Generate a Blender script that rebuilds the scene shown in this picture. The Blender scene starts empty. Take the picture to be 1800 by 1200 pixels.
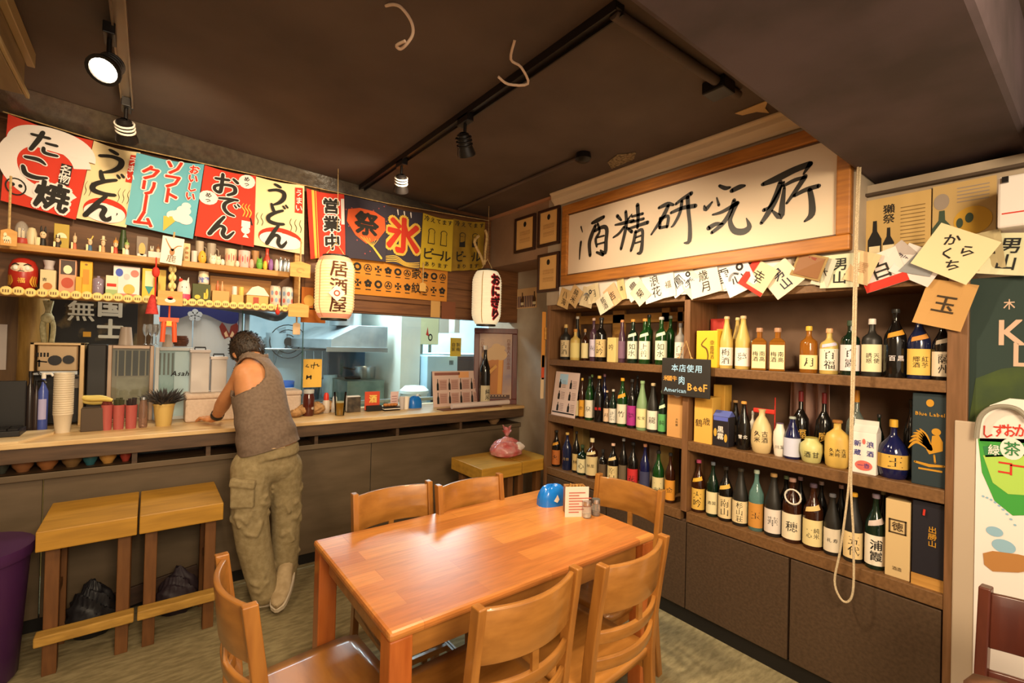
import bpy, math, random
from mathutils import Vector, Matrix
random.seed(7)
PI = math.pi
scene = bpy.context.scene
COL = scene.collection

# ------------------------------------------------------------------ camera, world, exposure, main lights
FPX = 819.4
CAM = Vector((0.0, 0.0, 1.55))
YAW, PITCH, ROLL = (math.radians(a) for a in (37.858, 0.532, 1.428))
_f0 = Vector((math.sin(YAW), math.cos(YAW), 0)); _r0 = Vector((math.cos(YAW), -math.sin(YAW), 0)); _u0 = Vector((0, 0, 1))
FWD = _f0 * math.cos(PITCH) + _u0 * math.sin(PITCH)
_u1 = _u0 * math.cos(PITCH) - _f0 * math.sin(PITCH)
RGT = _r0 * math.cos(ROLL) + _u1 * math.sin(ROLL)
UPV = _u1 * math.cos(ROLL) - _r0 * math.sin(ROLL)
cam_data = bpy.data.cameras.new('camera')
cam_data.sensor_width = 36.0
cam_data.lens = 36.0 * FPX / 1800.0
cam_data.clip_start = 0.05
cam = bpy.data.objects.new('camera', cam_data)
COL.objects.link(cam)
m3 = Matrix((RGT, UPV, -FWD)).transposed()
cam.matrix_world = Matrix.Translation(CAM) @ m3.to_4x4()
scene.camera = cam

scene.view_settings.view_transform = 'Standard'
scene.view_settings.look = 'None'
scene.view_settings.gamma = 1.0
scene.view_settings.use_curve_mapping = False
scene.view_settings.exposure = 0.0

world = bpy.data.worlds.new('world'); scene.world = world
world.use_nodes = True
bg = world.node_tree.nodes['Background']
bg.inputs[0].default_value = (1.0, 0.83, 0.63, 1)
bg.inputs[1].default_value = 1.35


def light(name, kind, loc, energy, color=(1, 0.76, 0.5), target=None, size=0.3, spot=60, blend=0.6, size_y=None):
    d = bpy.data.lights.new(name, kind)
    d.energy = energy; d.color = color
    if kind == 'AREA':
        d.size = size
        if size_y: d.shape = 'RECTANGLE'; d.size_y = size_y
    else:
        d.shadow_soft_size = size
    if kind == 'SPOT':
        d.spot_size = math.radians(spot); d.spot_blend = blend
    o = bpy.data.objects.new(name, d); COL.objects.link(o); o.location = loc
    if target is not None:
        o.rotation_euler = (Vector(target) - Vector(loc)).to_track_quat('-Z', 'Y').to_euler()
    return o


WARM = (1.0, 0.79, 0.52)
# dining room: unseen fill lights added overhead and behind, spots on the two tracks
light('overhead_fill_light', 'AREA', (0.7, 0.7, 2.62), 30, WARM, (0.8, 0.8, 0), 0.5)  # added fill from above, no fixture modelled
light('overhead_fill_light', 'AREA', (-0.7, 1.2, 2.62), 26, WARM, (-0.4, 2.6, 0.5), 0.5)
light('room_fill_light', 'AREA', (0.2, -1.0, 2.3), 95, WARM, (1.5, 2.0, 1.0), 0.8)  # added frontal fill from behind the camera
light('table_spot_light', 'SPOT', (1.22, 1.30, 2.55), 95, WARM, (0.95, 1.5, 0.75), 0.05, 70, 0.8)
light('sign_spot_light', 'SPOT', (1.24, 2.02, 2.50), 55, (1, 0.80, 0.55), (2.4, 1.75, 2.02), 0.04, 62, 0.9)
light('shelf_spot_light', 'SPOT', (1.20, 1.65, 2.50), 130, WARM, (2.4, 1.1, 0.9), 0.06, 95, 0.9)
light('display_spot_light', 'SPOT', (-0.02, 2.20, 2.52), 60, (1, 0.78, 0.5), (0.1, 3.4, 1.9), 0.05, 120, 0.9)
light('banner_spot_light', 'SPOT', (1.25, 2.45, 2.50), 60, WARM, (0.9, 3.45, 2.0), 0.05, 110, 0.9)
# kitchen: cool fluorescent tubes on its ceiling
light('kitchen_tube_light', 'AREA', (1.7, 4.7, 2.5), 85, (0.72, 0.92, 1.0), (1.7, 4.7, 0), 1.4, size_y=0.5)
light('kitchen_tube_light', 'AREA', (3.2, 5.6, 2.5), 65, (0.72, 0.92, 1.0), (3.2, 5.6, 0), 1.0, size_y=0.5)
light('kitchen_tube_light', 'AREA', (0.3, 4.15, 2.4), 14, (1.0, 0.88, 0.7), (0.3, 4.15, 0), 0.6, size_y=0.3)


def at(px, py, ax, val):
    """point where the line of sight through a pixel of the 1800x1200 photograph meets a room plane"""
    d = RGT * ((px - 900) / FPX) - UPV * ((py - 600) / FPX) + FWD
    i = 'XYZ'.index(ax)
    return CAM + d * ((val - CAM[i]) / d[i])


def real_radius(p, wpx):
    d = Vector(p) - CAM
    dep = d.dot(FWD); c = dep / math.hypot(dep, d.dot(RGT))
    return wpx * dep * c / (2 * FPX)


# ------------------------------------------------------------------ materials
def lin(h):
    if isinstance(h, tuple): return h if len(h) == 4 else (*h, 1)
    h = h.lstrip('#')
    return (*[((c / 12.92) if c <= 0.04045 else ((c + 0.055) / 1.055) ** 2.4) for c in (int(h[i:i + 2], 16) / 255 for i in (0, 2, 4))], 1)


MATS = {}


def mat(name, color, rough=0.5, metal=0.0, c2=None, scale=8.0, stretch=(1, 1, 1), bump=0.0, emit=0.0, trans=0.0, alpha=1.0,
        coat=0.0, spec=0.5, detail=4.0, lo=0.35, hi=0.65, ior=1.45, kind='noise', emit_color=None):
    if name in MATS: return MATS[name]
    m = bpy.data.materials.new(name); m.use_nodes = True
    nt = m.node_tree; b = nt.nodes['Principled BSDF']
    b.inputs['Base Color'].default_value = lin(color)
    b.inputs['Roughness'].default_value = rough
    b.inputs['Metallic'].default_value = metal
    b.inputs['Transmission Weight'].default_value = trans
    b.inputs['Alpha'].default_value = alpha
    b.inputs['Coat Weight'].default_value = coat
    b.inputs['Coat Roughness'].default_value = 0.08
    b.inputs['Specular IOR Level'].default_value = spec
    b.inputs['IOR'].default_value = ior
    if emit:
        b.inputs['Emission Color'].default_value = lin(emit_color or color)
        b.inputs['Emission Strength'].default_value = emit
    if c2 or bump:
        tc = nt.nodes.new('ShaderNodeTexCoord'); mp = nt.nodes.new('ShaderNodeMapping')
        mp.inputs['Scale'].default_value = stretch
        nt.links.new(tc.outputs['Object'], mp.inputs['Vector'])
        if kind == 'wave':
            n = nt.nodes.new('ShaderNodeTexWave'); n.inputs['Scale'].default_value = scale
            n.inputs['Distortion'].default_value = 3; n.inputs['Detail'].default_value = 2
            out = n.outputs['Fac']
        elif kind == 'stave':
            n = nt.nodes.new('ShaderNodeTexBrick'); n.inputs['Scale'].default_value = scale
            n.inputs['Color1'].default_value = lin(color); n.inputs['Color2'].default_value = lin(c2)
            n.inputs['Mortar'].default_value = lin(c2); n.inputs['Mortar Size'].default_value = 0.004
            n.inputs['Brick Width'].default_value = 1.6; n.inputs['Row Height'].default_value = 0.28
            n.inputs['Bias'].default_value = 0.0
            out = None
        else:
            n = nt.nodes.new('ShaderNodeTexNoise'); n.inputs['Scale'].default_value = scale
            n.inputs['Detail'].default_value = detail; out = n.outputs['Fac']
        nt.links.new(mp.outputs['Vector'], n.inputs['Vector'])
        if kind == 'stave':
            n2 = nt.nodes.new('ShaderNodeTexNoise'); n2.inputs['Scale'].default_value = 9; n2.inputs['Detail'].default_value = 6
            mp2 = nt.nodes.new('ShaderNodeMapping'); mp2.inputs['Scale'].default_value = (1, 9, 9)
            nt.links.new(tc.outputs['Object'], mp2.inputs['Vector']); nt.links.new(mp2.outputs['Vector'], n2.inputs['Vector'])
            mx = nt.nodes.new('ShaderNodeMix'); mx.data_type = 'RGBA'; mx.blend_type = 'MULTIPLY'
            mx.inputs['Factor'].default_value = 0.55
            nt.links.new(n.outputs['Color'], mx.inputs['A']); nt.links.new(n2.outputs['Fac'], mx.inputs['B'])
            nt.links.new(mx.outputs['Result'], b.inputs['Base Color'])
        elif c2:
            r = nt.nodes.new('ShaderNodeValToRGB')
            r.color_ramp.elements[0].position = lo; r.color_ramp.elements[1].position = hi
            r.color_ramp.elements[0].color = lin(color); r.color_ramp.elements[1].color = lin(c2)
            nt.links.new(out, r.inputs['Fac']); nt.links.new(r.outputs['Color'], b.inputs['Base Color'])
        if bump and out is not None:
            bp = nt.nodes.new('ShaderNodeBump'); bp.inputs['Strength'].default_value = bump; bp.inputs['Distance'].default_value = 0.01
            nt.links.new(out, bp.inputs['Height']); nt.links.new(bp.outputs['Normal'], b.inputs['Normal'])
    MATS[name] = m
    return m


def paint(c, rough=0.55):
    return mat('paint_%s_%d' % (c, int(rough * 100)), c, rough)


# ------------------------------------------------------------------ mesh building
class MB:
    def __init__(s): s.v = []; s.f = []; s.m = []

    def add(s, vs, fs, mi=0):
        o = len(s.v); s.v += [tuple(v) for v in vs]
        s.f += [tuple(i + o for i in f) for f in fs]; s.m += [mi] * len(fs)
        return s

    def box(s, c, d, rot=None, mi=0, taper=1.0):
        x, y, z = (k / 2 for k in d); c = Vector(c)
        vs = [Vector((sx * x * (taper if sz > 0 else 1), sy * y * (taper if sz > 0 else 1), sz * z)) for sz in (-1, 1) for sy in (-1, 1) for sx in (-1, 1)]
        if rot is not None: vs = [rot @ v for v in vs]
        return s.add([c + v for v in vs], [(0, 2, 3, 1), (4, 5, 7, 6), (0, 1, 5, 4), (2, 6, 7, 3), (0, 4, 6, 2), (1, 3, 7, 5)], mi)

    def b2(s, a, b, mi=0):
        return s.box([(a[i] + b[i]) / 2 for i in range(3)], [abs(b[i] - a[i]) for i in range(3)], None, mi)

    def lathe(s, prof, seg=20, c=(0, 0, 0), mi=0, rot=None, cap=True, sx=1.0, sy=1.0):
        c = Vector(c); vs = []; n = len(prof); fs = []
        for r, z in prof:
            for k in range(seg):
                a = 2 * PI * k / seg
                v = Vector((r * math.cos(a) * sx, r * math.sin(a) * sy, z))
                vs.append(c + (rot @ v if rot is not None else v))
        for i in range(n - 1):
            for k in range(seg):
                k2 = (k + 1) % seg
                fs.append((i * seg + k, i * seg + k2, (i + 1) * seg + k2, (i + 1) * seg + k))
        if cap:
            if prof[0][0] > 1e-6: fs.append(tuple(range(seg - 1, -1, -1)))
            if prof[-1][0] > 1e-6: fs.append(tuple((n - 1) * seg + k for k in range(seg)))
        return s.add(vs, fs, mi)

    def cyl(s, a, b, r, r2=None, seg=14, mi=0):
        a = Vector(a); b = Vector(b); d = b - a
        q = d.to_track_quat('Z', 'Y').to_matrix()
        return s.lathe([(r, 0), (r if r2 is None else r2, d.length)], seg, a, mi, q)

    def tube(s, pts, r, seg=8, mi=0, rs=None, closed=False):
        pts = [Vector(p) for p in pts]; n = len(pts); vs = []; fs = []
        up = None
        for i, p in enumerate(pts):
            t = (pts[min(i + 1, n - 1)] - pts[max(i - 1, 0)])
            if closed: t = pts[(i + 1) % n] - pts[i - 1]
            t.normalize()
            if up is None:
                up = Vector((0, 0, 1)) if abs(t.z) < 0.9 else Vector((1, 0, 0))
            a = t.cross(up)
            if a.length < 1e-4: a = t.orthogonal()
            a.normalize(); b = t.cross(a); up = a.cross(t)
            rr = rs[i] if rs else r
            for k in range(seg):
                g = 2 * PI * k / seg
                vs.append(p + a * (rr * math.cos(g)) + b * (rr * math.sin(g)))
        for i in range(n if closed else n - 1):
            j = (i + 1) % n
            for k in range(seg):
                k2 = (k + 1) % seg
                fs.append((i * seg + k, i * seg + k2, j * seg + k2, j * seg + k))
        if not closed:
            fs.append(tuple(range(seg - 1, -1, -1))); fs.append(tuple((n - 1) * seg + k for k in range(seg)))
        return s.add(vs, fs, mi)

    def prism(s, pts, fa, fb, mi=0):
        """pts 2D outline; fa, fb map (u, v) to the two end faces"""
        n = len(pts)
        vs = [fa(*p) for p in pts] + [fb(*p) for p in pts]
        fs = [tuple(range(n - 1, -1, -1)), tuple(range(n, 2 * n))] + [(i, (i + 1) % n, n + (i + 1) % n, n + i) for i in range(n)]
        return s.add(vs, fs, mi)

    def ell(s, c, r, seg=14, rings=8, mi=0, rot=None):
        if not hasattr(r, '__len__'): r = (r, r, r)
        c = Vector(c); vs = []; fs = []
        for i in range(rings + 1):
            t = PI * i / rings
            for k in range(seg):
                a = 2 * PI * k / seg
                v = Vector((r[0] * math.sin(t) * math.cos(a), r[1] * math.sin(t) * math.sin(a), -r[2] * math.cos(t)))
                vs.append(c + (rot @ v if rot is not None else v))
        for i in range(rings):
            for k in range(seg):
                k2 = (k + 1) % seg
                fs.append((i * seg + k, i * seg + k2, (i + 1) * seg + k2, (i + 1) * seg + k))
        return s.add(vs, fs, mi)

    def grid(s, nu, nv, fn, mi=0):
        vs = [fn(i / nu, j / nv) for j in range(nv + 1) for i in range(nu + 1)]
        fs = [(j * (nu + 1) + i, j * (nu + 1) + i + 1, (j + 1) * (nu + 1) + i + 1, (j + 1) * (nu + 1) + i) for j in range(nv) for i in range(nu)]
        return s.add(vs, fs, mi)

    def flat(s, pts, fn, mi=0):
        return s.add([fn(*p) for p in pts], [tuple(range(len(pts)))], mi)


def obj(name, mb, m=None, parent=None, loc=(0, 0, 0), rot=(0, 0, 0), smooth=False, bev=0.0, solid=0.0, sub=0, label=None):
    me = bpy.data.meshes.new(name)
    me.from_pydata(mb.v, [], mb.f)
    mats = m if isinstance(m, (list, tuple)) else [m]
    for k in mats:
        if k is not None: me.materials.append(k)
    if len(mats) > 1:
        me.polygons.foreach_set('material_index', mb.m)
    if smooth:
        me.polygons.foreach_set('use_smooth', [True] * len(me.polygons))
        try: me.set_sharp_from_angle(angle=math.radians(42))
        except Exception: pass
    me.update()
    o = bpy.data.objects.new(name, me); COL.objects.link(o)
    o.location = loc; o.rotation_euler = rot
    if parent is not None: o.parent = parent
    if solid:
        md = o.modifiers.new('solid', 'SOLIDIFY'); md.thickness = solid; md.offset = 0
    if bev:
        md = o.modifiers.new('bevel', 'BEVEL'); md.width = bev; md.segments = 2; md.limit_method = 'ANGLE'; md.angle_limit = math.radians(40)
    if sub:
        md = o.modifiers.new('sub', 'SUBSURF'); md.levels = sub; md.render_levels = sub
    if label: o['label'] = label
    return o


def tag(o, label, cat, group=None, kind=None):
    o['label'] = label; o['category'] = cat
    if group: o['group'] = group
    if kind: o['kind'] = kind
    return o


def thing(name, label, cat, loc=(0, 0, 0), rot=(0, 0, 0), group=None):
    if not hasattr(rot, '__len__'): rot = (0, 0, rot)
    o = bpy.data.objects.new(name, None); COL.objects.link(o)
    o.empty_display_size = 0.05
    o.location = loc; o.rotation_euler = rot
    return tag(o, label, cat, group)


def structure(name, mb, m, label=None, **k):
    o = obj(name, mb, m, **k); o['kind'] = 'structure'
    if label: o['label'] = label
    return o


def copy_tree(root, loc, rot=None, label=None):
    r = root.copy(); COL.objects.link(r); r.location = loc
    if rot is not None: r.rotation_euler = rot
    if label: r['label'] = label
    for ch in list(root.children):
        c = ch.copy(); COL.objects.link(c); c.parent = r
        for g in list(ch.children):
            d = g.copy(); COL.objects.link(d); d.parent = c
    return r


# ------------------------------------------------------------------ lettering: flat print made from Blender's built-in font
CHARS = ('たこ焼うどんソフトクリームおいしいでめっ営業中祭氷冷えてますビール居酒屋おにぎり国士無双本店使用米牛American BeefBlue LabelAsahiKL木茶しずおかコ酒精研究所'
         '佐藤梅百年鳳美田魔王天誘惑黒糖紅芋薩州芳純八海郷杉山荘華穂福玉川浦霞徳勝出鶴歳古酒大吟醸泉月花鬼ころ久保千寿白雪菊正宗龍竹松風林火辛口生一献上善如水羅漢獺祭らくち青元'
         '丸吉金幸喜伝夢心名物自家製とろ十ありがとうMENU日本ハイ0123456789円四季豊国讃岐自慢屋台缶茶凍樽越初亀富士日月星春夏秋冬人気品米麦赤新浪蔵壺南高宝銀緑鹿家紋國肉賞状禄雲甘冷北銘石の霧男一飯珍F壱品五代礼造露')
GLYPH = {}


def load_glyphs(chars, off, key, res=1):
    tmp = []
    for ch in sorted(set(chars)):
        if ch == ' ' or (ch, key) in GLYPH: continue
        cu = bpy.data.curves.new('g', 'FONT'); cu.body = ch; cu.size = 1.0
        cu.dimensions = '2D'; cu.fill_mode = 'FRONT'; cu.resolution_u = res; cu.offset = off
        o = bpy.data.objects.new('g', cu); COL.objects.link(o); tmp.append((ch, o, cu))
    dg = bpy.context.evaluated_depsgraph_get(); dg.update()
    for ch, o, cu in tmp:
        ev = o.evaluated_get(dg); me = ev.to_mesh()
        vs = [(v.co.x, v.co.y) for v in me.vertices]; fs = [tuple(p.vertices) for p in me.polygons]
        ev.to_mesh_clear()
        if vs:
            x0 = min(v[0] for v in vs); x1 = max(v[0] for v in vs); y0 = min(v[1] for v in vs); y1 = max(v[1] for v in vs)
            GLYPH[(ch, key)] = (vs, fs, x0, x1, y0, y1)
    for ch, o, cu in tmp:
        bpy.data.objects.remove(o); bpy.data.curves.remove(cu)


def load_bold(chars, key, rings):
    """heavier cut of a character: the regular one laid down several times, shifted round a small circle"""
    for ch in set(chars) - {' '}:
        g = GLYPH.get((ch, 'r'))
        if not g: continue
        vs, fs, x0, x1, y0, y1 = g; V = []; F = []; R = max(r for r, n in rings)
        for r, n in rings:
            for k in range(n):
                a = 2 * PI * (k + 0.5) / n; o = len(V)
                V += [(x + r * math.cos(a), y + r * math.sin(a)) for x, y in vs]
                F += [tuple(i + o for i in f) for f in fs]
        GLYPH[(ch, key)] = (V, F, x0 - R, x1 + R, y0 - R, y1 + R, len(vs))


load_glyphs(CHARS, 0.0, 'r')
load_bold(CHARS, 'b', ((0.017, 4),))
load_bold(CHARS, 'h', ((0.040, 8), (0.0, 1)))
load_bold(CHARS, 'o', ((0.105, 12), (0.055, 6)))


def put(mb, ch, cx, cy, sx, sy, fn, key='r', mi=0, shear=0.0, ang=0.0, box=None):
    """one character centred at cx, cy; the em square (or its own box) scaled to sx by sy"""
    g = GLYPH.get((ch, key)) or GLYPH.get((ch, 'b')) or GLYPH.get((ch, 'r'))
    if not g: print('no glyph', ch); return
    vs, fs, x0, x1, y0, y1 = g[:6]; nc = g[6] if len(g) > 6 else 10 ** 9
    if box: gx, gy = (box[2] + box[3]) / 2, (box[4] + box[5]) / 2
    else: gx, gy = (x0 + x1) / 2, 0.36
    if not box and ord(ch) < 0x3000: gy = 0.36
    ca, sa = math.cos(ang), math.sin(ang); out = []
    p0 = Vector(fn(cx, cy)); nn = ((Vector(fn(cx + 1e-3, cy)) - p0).cross(Vector(fn(cx, cy + 1e-3)) - p0)).normalized()
    for k, (x, y) in enumerate(vs):
        u = (x - gx + shear * (y - gy)) * sx; v = (y - gy) * sy
        p = Vector(fn(cx + u * ca - v * sa, cy + u * sa + v * ca))
        out.append(p + nn * (6e-5 * (k // nc)))     # the passes of one character lie a hair apart
    mb.add(out, fs, mi)


def vtext(mb, s, cx, cy, size, fn, key='r', mi=0, pitch=1.0, sx=None, ang=0.0):
    n = len(s)
    for i, ch in enumerate(s):
        if ch == 'ー' : put(mb, '一', cx, cy + ((n - 1) / 2 - i) * size * pitch, size, size, fn, key, mi, ang=PI / 2)
        else: put(mb, ch, cx, cy + ((n - 1) / 2 - i) * size * pitch, sx or size, size, fn, key, mi, ang=ang)


def htext(mb, s, cx, cy, size, fn, key='r', mi=0, shear=0.0, pitch=None):
    ws = []
    for ch in s:
        g = GLYPH.get((ch, key)) or GLYPH.get((ch, 'b')) or GLYPH.get((ch, 'r'))
        if pitch: ws.append(pitch)
        elif ord(ch) > 0x2fff: ws.append(1.0)
        elif g: ws.append(g[3] - g[2] + 0.08)
        else: ws.append(0.3)
    x = cx - sum(ws) * size / 2
    for ch, w in zip(s, ws):
        put(mb, ch, x + w * size / 2, cy, size, size, fn, key, mi, shear); x += w * size


def stroke(mb, pts, fn, mi=0):
    """brush stroke: list of (x, y, half width); filled ribbon with round ends"""
    n = len(pts); L = []; R = []
    P = [Vector((p[0], p[1])) for p in pts]
    for i in range(n):
        t = P[min(i + 1, n - 1)] - P[max(i - 1, 0)]
        if t.length < 1e-9: t = Vector((1, 0))
        t.normalize(); nn = Vector((-t.y, t.x)) * pts[i][2]
        L.append(P[i] + nn); R.append(P[i] - nn)
    vs = [fn(p.x, p.y) for p in L] + [fn(p.x, p.y) for p in R]
    mb.add(vs, [(n + i, n + i + 1, i + 1, i) for i in range(n - 1)], mi)
    for e in (0, n - 1):
        r = pts[e][2] * 0.9; k = 8
        mb.add([fn(P[e].x + r * math.cos(2 * PI * j / k), P[e].y + r * math.sin(2 * PI * j / k)) for j in range(k)], [tuple(range(k))], mi)


def smooth_path(pts, n=4):
    """Catmull-Rom through tuples"""
    out = []
    m = len(pts)
    for i in range(m - 1):
        p0, p1, p2, p3 = pts[max(i - 1, 0)], pts[i], pts[i + 1], pts[min(i + 2, m - 1)]
        for k in range(n):
            t = k / n
            out.append(tuple(0.5 * ((2 * b) + (c - a) * t + (2 * a - 5 * b + 4 * c - d) * t * t + (3 * b - a - 3 * c + d) * t ** 3) for a, b, c, d in zip(p0, p1, p2, p3)))
    out.append(tuple(pts[-1]))
    return out


def disc(mb, cx, cy, rx, ry, fn, mi=0, n=20, a0=0.0, a1=2 * PI):
    full = abs(a1 - a0) > 6.2
    pts = [(cx + rx * math.cos(a0 + (a1 - a0) * k / n), cy + ry * math.sin(a0 + (a1 - a0) * k / n)) for k in range(n if full else n + 1)]
    mb.add([fn(*p) for p in pts], [tuple(range(len(pts)))], mi)


def ring(mb, cx, cy, r0, r1, fn, mi=0, n=24, a0=0.0, a1=2 * PI, ky=1.0):
    vs = []
    for k in range(n + 1):
        a = a0 + (a1 - a0) * k / n
        vs += [fn(cx + r0 * math.cos(a), cy + ky * r0 * math.sin(a)), fn(cx + r1 * math.cos(a), cy + ky * r1 * math.sin(a))]
    mb.add(vs, [(2 * k, 2 * k + 1, 2 * k + 3, 2 * k + 2) for k in range(n)], mi)


def rect(mb, x0, y0, x1, y1, fn, mi=0):
    mb.add([fn(x0, y0), fn(x1, y0), fn(x1, y1), fn(x0, y1)], [(0, 1, 2, 3)], mi)


# ------------------------------------------------------------------ shared materials
M_wall = mat('wall_paint', '#b7a690', 0.8, c2='#a39079', scale=3)
M_ceil = mat('ceiling_paint', '#5e4f46', 0.75, c2='#4e413a', scale=2.2, bump=0.25, detail=8)
M_duct = mat('duct_paint', '#57474a', 0.7, c2='#443838', scale=4, bump=0.5, detail=8)
M_floor = mat('floor_carpet', '#9a8b66', 0.95, c2='#7b6d4c', scale=14, stretch=(1, 3, 1), bump=0.4, detail=8)
M_cwood = mat('counter_wood', '#5c442f', 0.5, c2='#493524', scale=5, stretch=(1, 6, 9), detail=6)
M_ctop = mat('counter_top_wood', '#dcbc88', 0.4, c2='#c49c66', scale=4, stretch=(1, 10, 1), detail=6)
M_panel = mat('counter_panel', '#66543f', 0.6, c2='#584833', scale=3, stretch=(1, 4, 4), detail=5)
M_head = mat('header_wood', '#7a4f2c', 0.5, c2='#5f3a20', scale=4, stretch=(1, 6, 14), detail=6)
M_shelf = mat('shelf_wood', '#7a5736', 0.5, c2='#684829', scale=5, stretch=(14, 1, 14), detail=6)
M_shelfv = mat('shelf_wood_upright', '#80593a', 0.5, c2='#6c4a2c', scale=5, stretch=(14, 14, 1), detail=6)
M_door = mat('cabinet_door_wood', '#54402f', 0.55, c2='#473525', scale=5, stretch=(14, 1.2, 16), detail=6)
M_back = mat('shelf_back', '#6e5340', 0.8, c2='#5e4634', scale=6)
M_pine = mat('pine_wood', '#c4914a', 0.45, c2='#ad7a3a', scale=5, stretch=(1, 8, 12), detail=6)
M_frame = mat('sign_frame_wood', '#b9762f', 0.45, c2='#9c6026', scale=5, stretch=(1, 8, 12), detail=6)
M_stool = mat('stool_wood', '#bd8a2e', 0.5, c2='#a67724', scale=4, stretch=(1, 5, 9), detail=6)
M_stoolleg = mat('stool_leg_wood', '#744a24', 0.55, c2='#633d1c', scale=5, stretch=(8, 8, 1), detail=6)
M_rail = mat('stool_rail_wood', '#b98d3e', 0.7, c2='#99712c', scale=9, stretch=(1, 5, 5), detail=6)
M_chair = mat('chair_wood', '#a0682c', 0.32, c2='#885422', scale=4, stretch=(7, 7, 1), detail=6, coat=0.5)
M_chairh = mat('chair_wood_flat', '#a36c30', 0.32, c2='#8b5924', scale=4, stretch=(1.5, 7, 7), detail=6, coat=0.5)
M_table = mat('table_wood', '#e0944a', 0.3, c2='#bd7036', scale=3.2, kind='stave', coat=0.2); M_table.node_tree.nodes['Principled BSDF'].inputs['Coat Roughness'].default_value = 0.3
M_tleg = mat('table_leg_wood', '#b0602a', 0.3, c2='#9a4e1f', scale=4, stretch=(8, 8, 1), coat=0.4)
M_black = mat('black_plastic', '#1a1716', 0.45)
M_dark = mat('dark_metal', '#1d1918', 0.35, 0.3)
M_steel = mat('stainless_steel', '#b9bdbf', 0.28, 0.9)
M_white = mat('white_paint', '#e6ddd0', 0.55)
M_paper = mat('cream_paper', '#e6d3ac', 0.8)
M_ink = mat('black_ink', '#1c1815', 0.7)
M_red = mat('red_print', '#c8301f', 0.7)
M_glass = bpy.data.materials.new('clear_glass'); M_glass.use_nodes = True
_n = M_glass.node_tree; _n.nodes.remove(_n.nodes['Principled BSDF'])
_t = _n.nodes.new('ShaderNodeBsdfTransparent'); _t.inputs[0].default_value = (0.93, 0.97, 0.96, 1)
_g = _n.nodes.new('ShaderNodeBsdfGlossy'); _g.inputs['Roughness'].default_value = 0.03
_f = _n.nodes.new('ShaderNodeFresnel'); _f.inputs[0].default_value = 1.35
_x = _n.nodes.new('ShaderNodeMixShader'); _n.links.new(_f.outputs[0], _x.inputs[0]); _n.links.new(_t.outputs[0], _x.inputs[1]); _n.links.new(_g.outputs[0], _x.inputs[2])
_n.links.new(_x.outputs[0], _n.nodes['Material Output'].inputs['Surface'])
M_cream = mat('cream_print', '#f1dfb6', 0.8)
M_rope = mat('straw_rope', '#cfae78', 0.9, c2='#a98955', scale=60, bump=0.4)
M_gold = mat('gold_print', '#d29a35', 0.4, 0.3)

# ================================================================== THE ROOM
CEIL = 2.71
XS = 2.43           # front plane of the bottle shelf and of the bulkhead above it
YH = 3.48           # front plane of the wooden header over the counter
YC = 3.40           # front panel of the counter
structure('floor', MB().b2((-2.2, -1.6, -0.05), (4.6, 7.0, 0)), M_floor)
structure('ceiling', MB().b2((-2.2, -1.6, CEIL), (4.6, 3.62, CEIL + 0.08)), M_ceil)
structure('wall_right', MB().b2((2.76, -1.6, 0), (2.86, 3.95, CEIL)), M_wall)
structure('wall_left', MB().b2((-1.5, -1.6, 0), (-1.4, 4.6, CEIL)), M_wall)
# bulkhead above the bottle shelf: deep part over the shelf, shallower part towards the counter
structure('trim_1', MB().b2((XS, 0.69, 1.87), (2.76, 2.70, CEIL)), M_wall, 'plaster bulkhead above the bottle shelf')
structure('trim_2', MB().b2((XS, 2.70, 2.25), (2.76, YH, CEIL)), mat('bulkhead_paint', '#9b7a5f', 0.8, c2='#8d6c52', scale=4), 'raised bulkhead beside the header')
structure('trim_3', MB().b2((XS - 0.02, 2.62, CEIL - 0.02), (XS, YH, CEIL)), mat('cove_strip', '#c08a66', 0.6), 'thin strip along the top of the bulkhead')
structure('trim_4', MB().b2((XS - 0.012, 0.95, 1.87), (XS, 2.55, 2.0)), M_white, 'white board between sign and shelf')
c = MB()
c.prism([(0, 0), (0.065, 0), (0.065, 0.012), (0.05, 0.02), (0.05, 0.05), (0.02, 0.075), (0.012, 0.09), (0, 0.09)],
        lambda u, v: (XS - 0.005 - u, 0.70, CEIL - v), lambda u, v: (XS - 0.005 - u, 2.62, CEIL - v))
structure('trim_5', c, mat('cornice_paint', '#d8c3a3', 0.6), 'white moulded cornice above the calligraphy sign', bev=0.004)
# dropped beam near the camera
structure('trim_14', MB().b2((-0.4, 0.19, 2.35), (2.76, 0.695, CEIL)), M_duct, 'dark dropped ceiling beam', bev=0.02)
structure('trim_7', MB().b2((2.35, -0.6, 2.30), (2.76, 0.185, CEIL)), M_duct, 'dark boxed duct at the right wall', bev=0.03)
# header over the counter, made of long boards
hd = structure('header', MB().b2((-1.4, YH, 1.77), (2.76, YH + 0.12, CEIL)), M_head, 'wooden header wall over the counter')
hd.name = 'wall_back'
for z0, z1, col in ((1.78, 1.86, 0), (1.868, 2.02, 1), (2.028, 2.24, 0), (2.248, 2.45, 1), (2.458, 2.69, 0)):
    obj('board', MB().b2((0.93, YH - 0.012 - 0.003 * col, z0), (2.42, YH, z1)), M_head, hd, bev=0.003)
# post between header and wall
structure('trim_15', MB().b2((at(880, 520, 'Y', 3.76).x, 3.76, 1.0), (at(893, 520, 'Y', 3.76).x, 3.82, 2.25)), M_head, 'wooden post at the right end of the counter')

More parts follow.
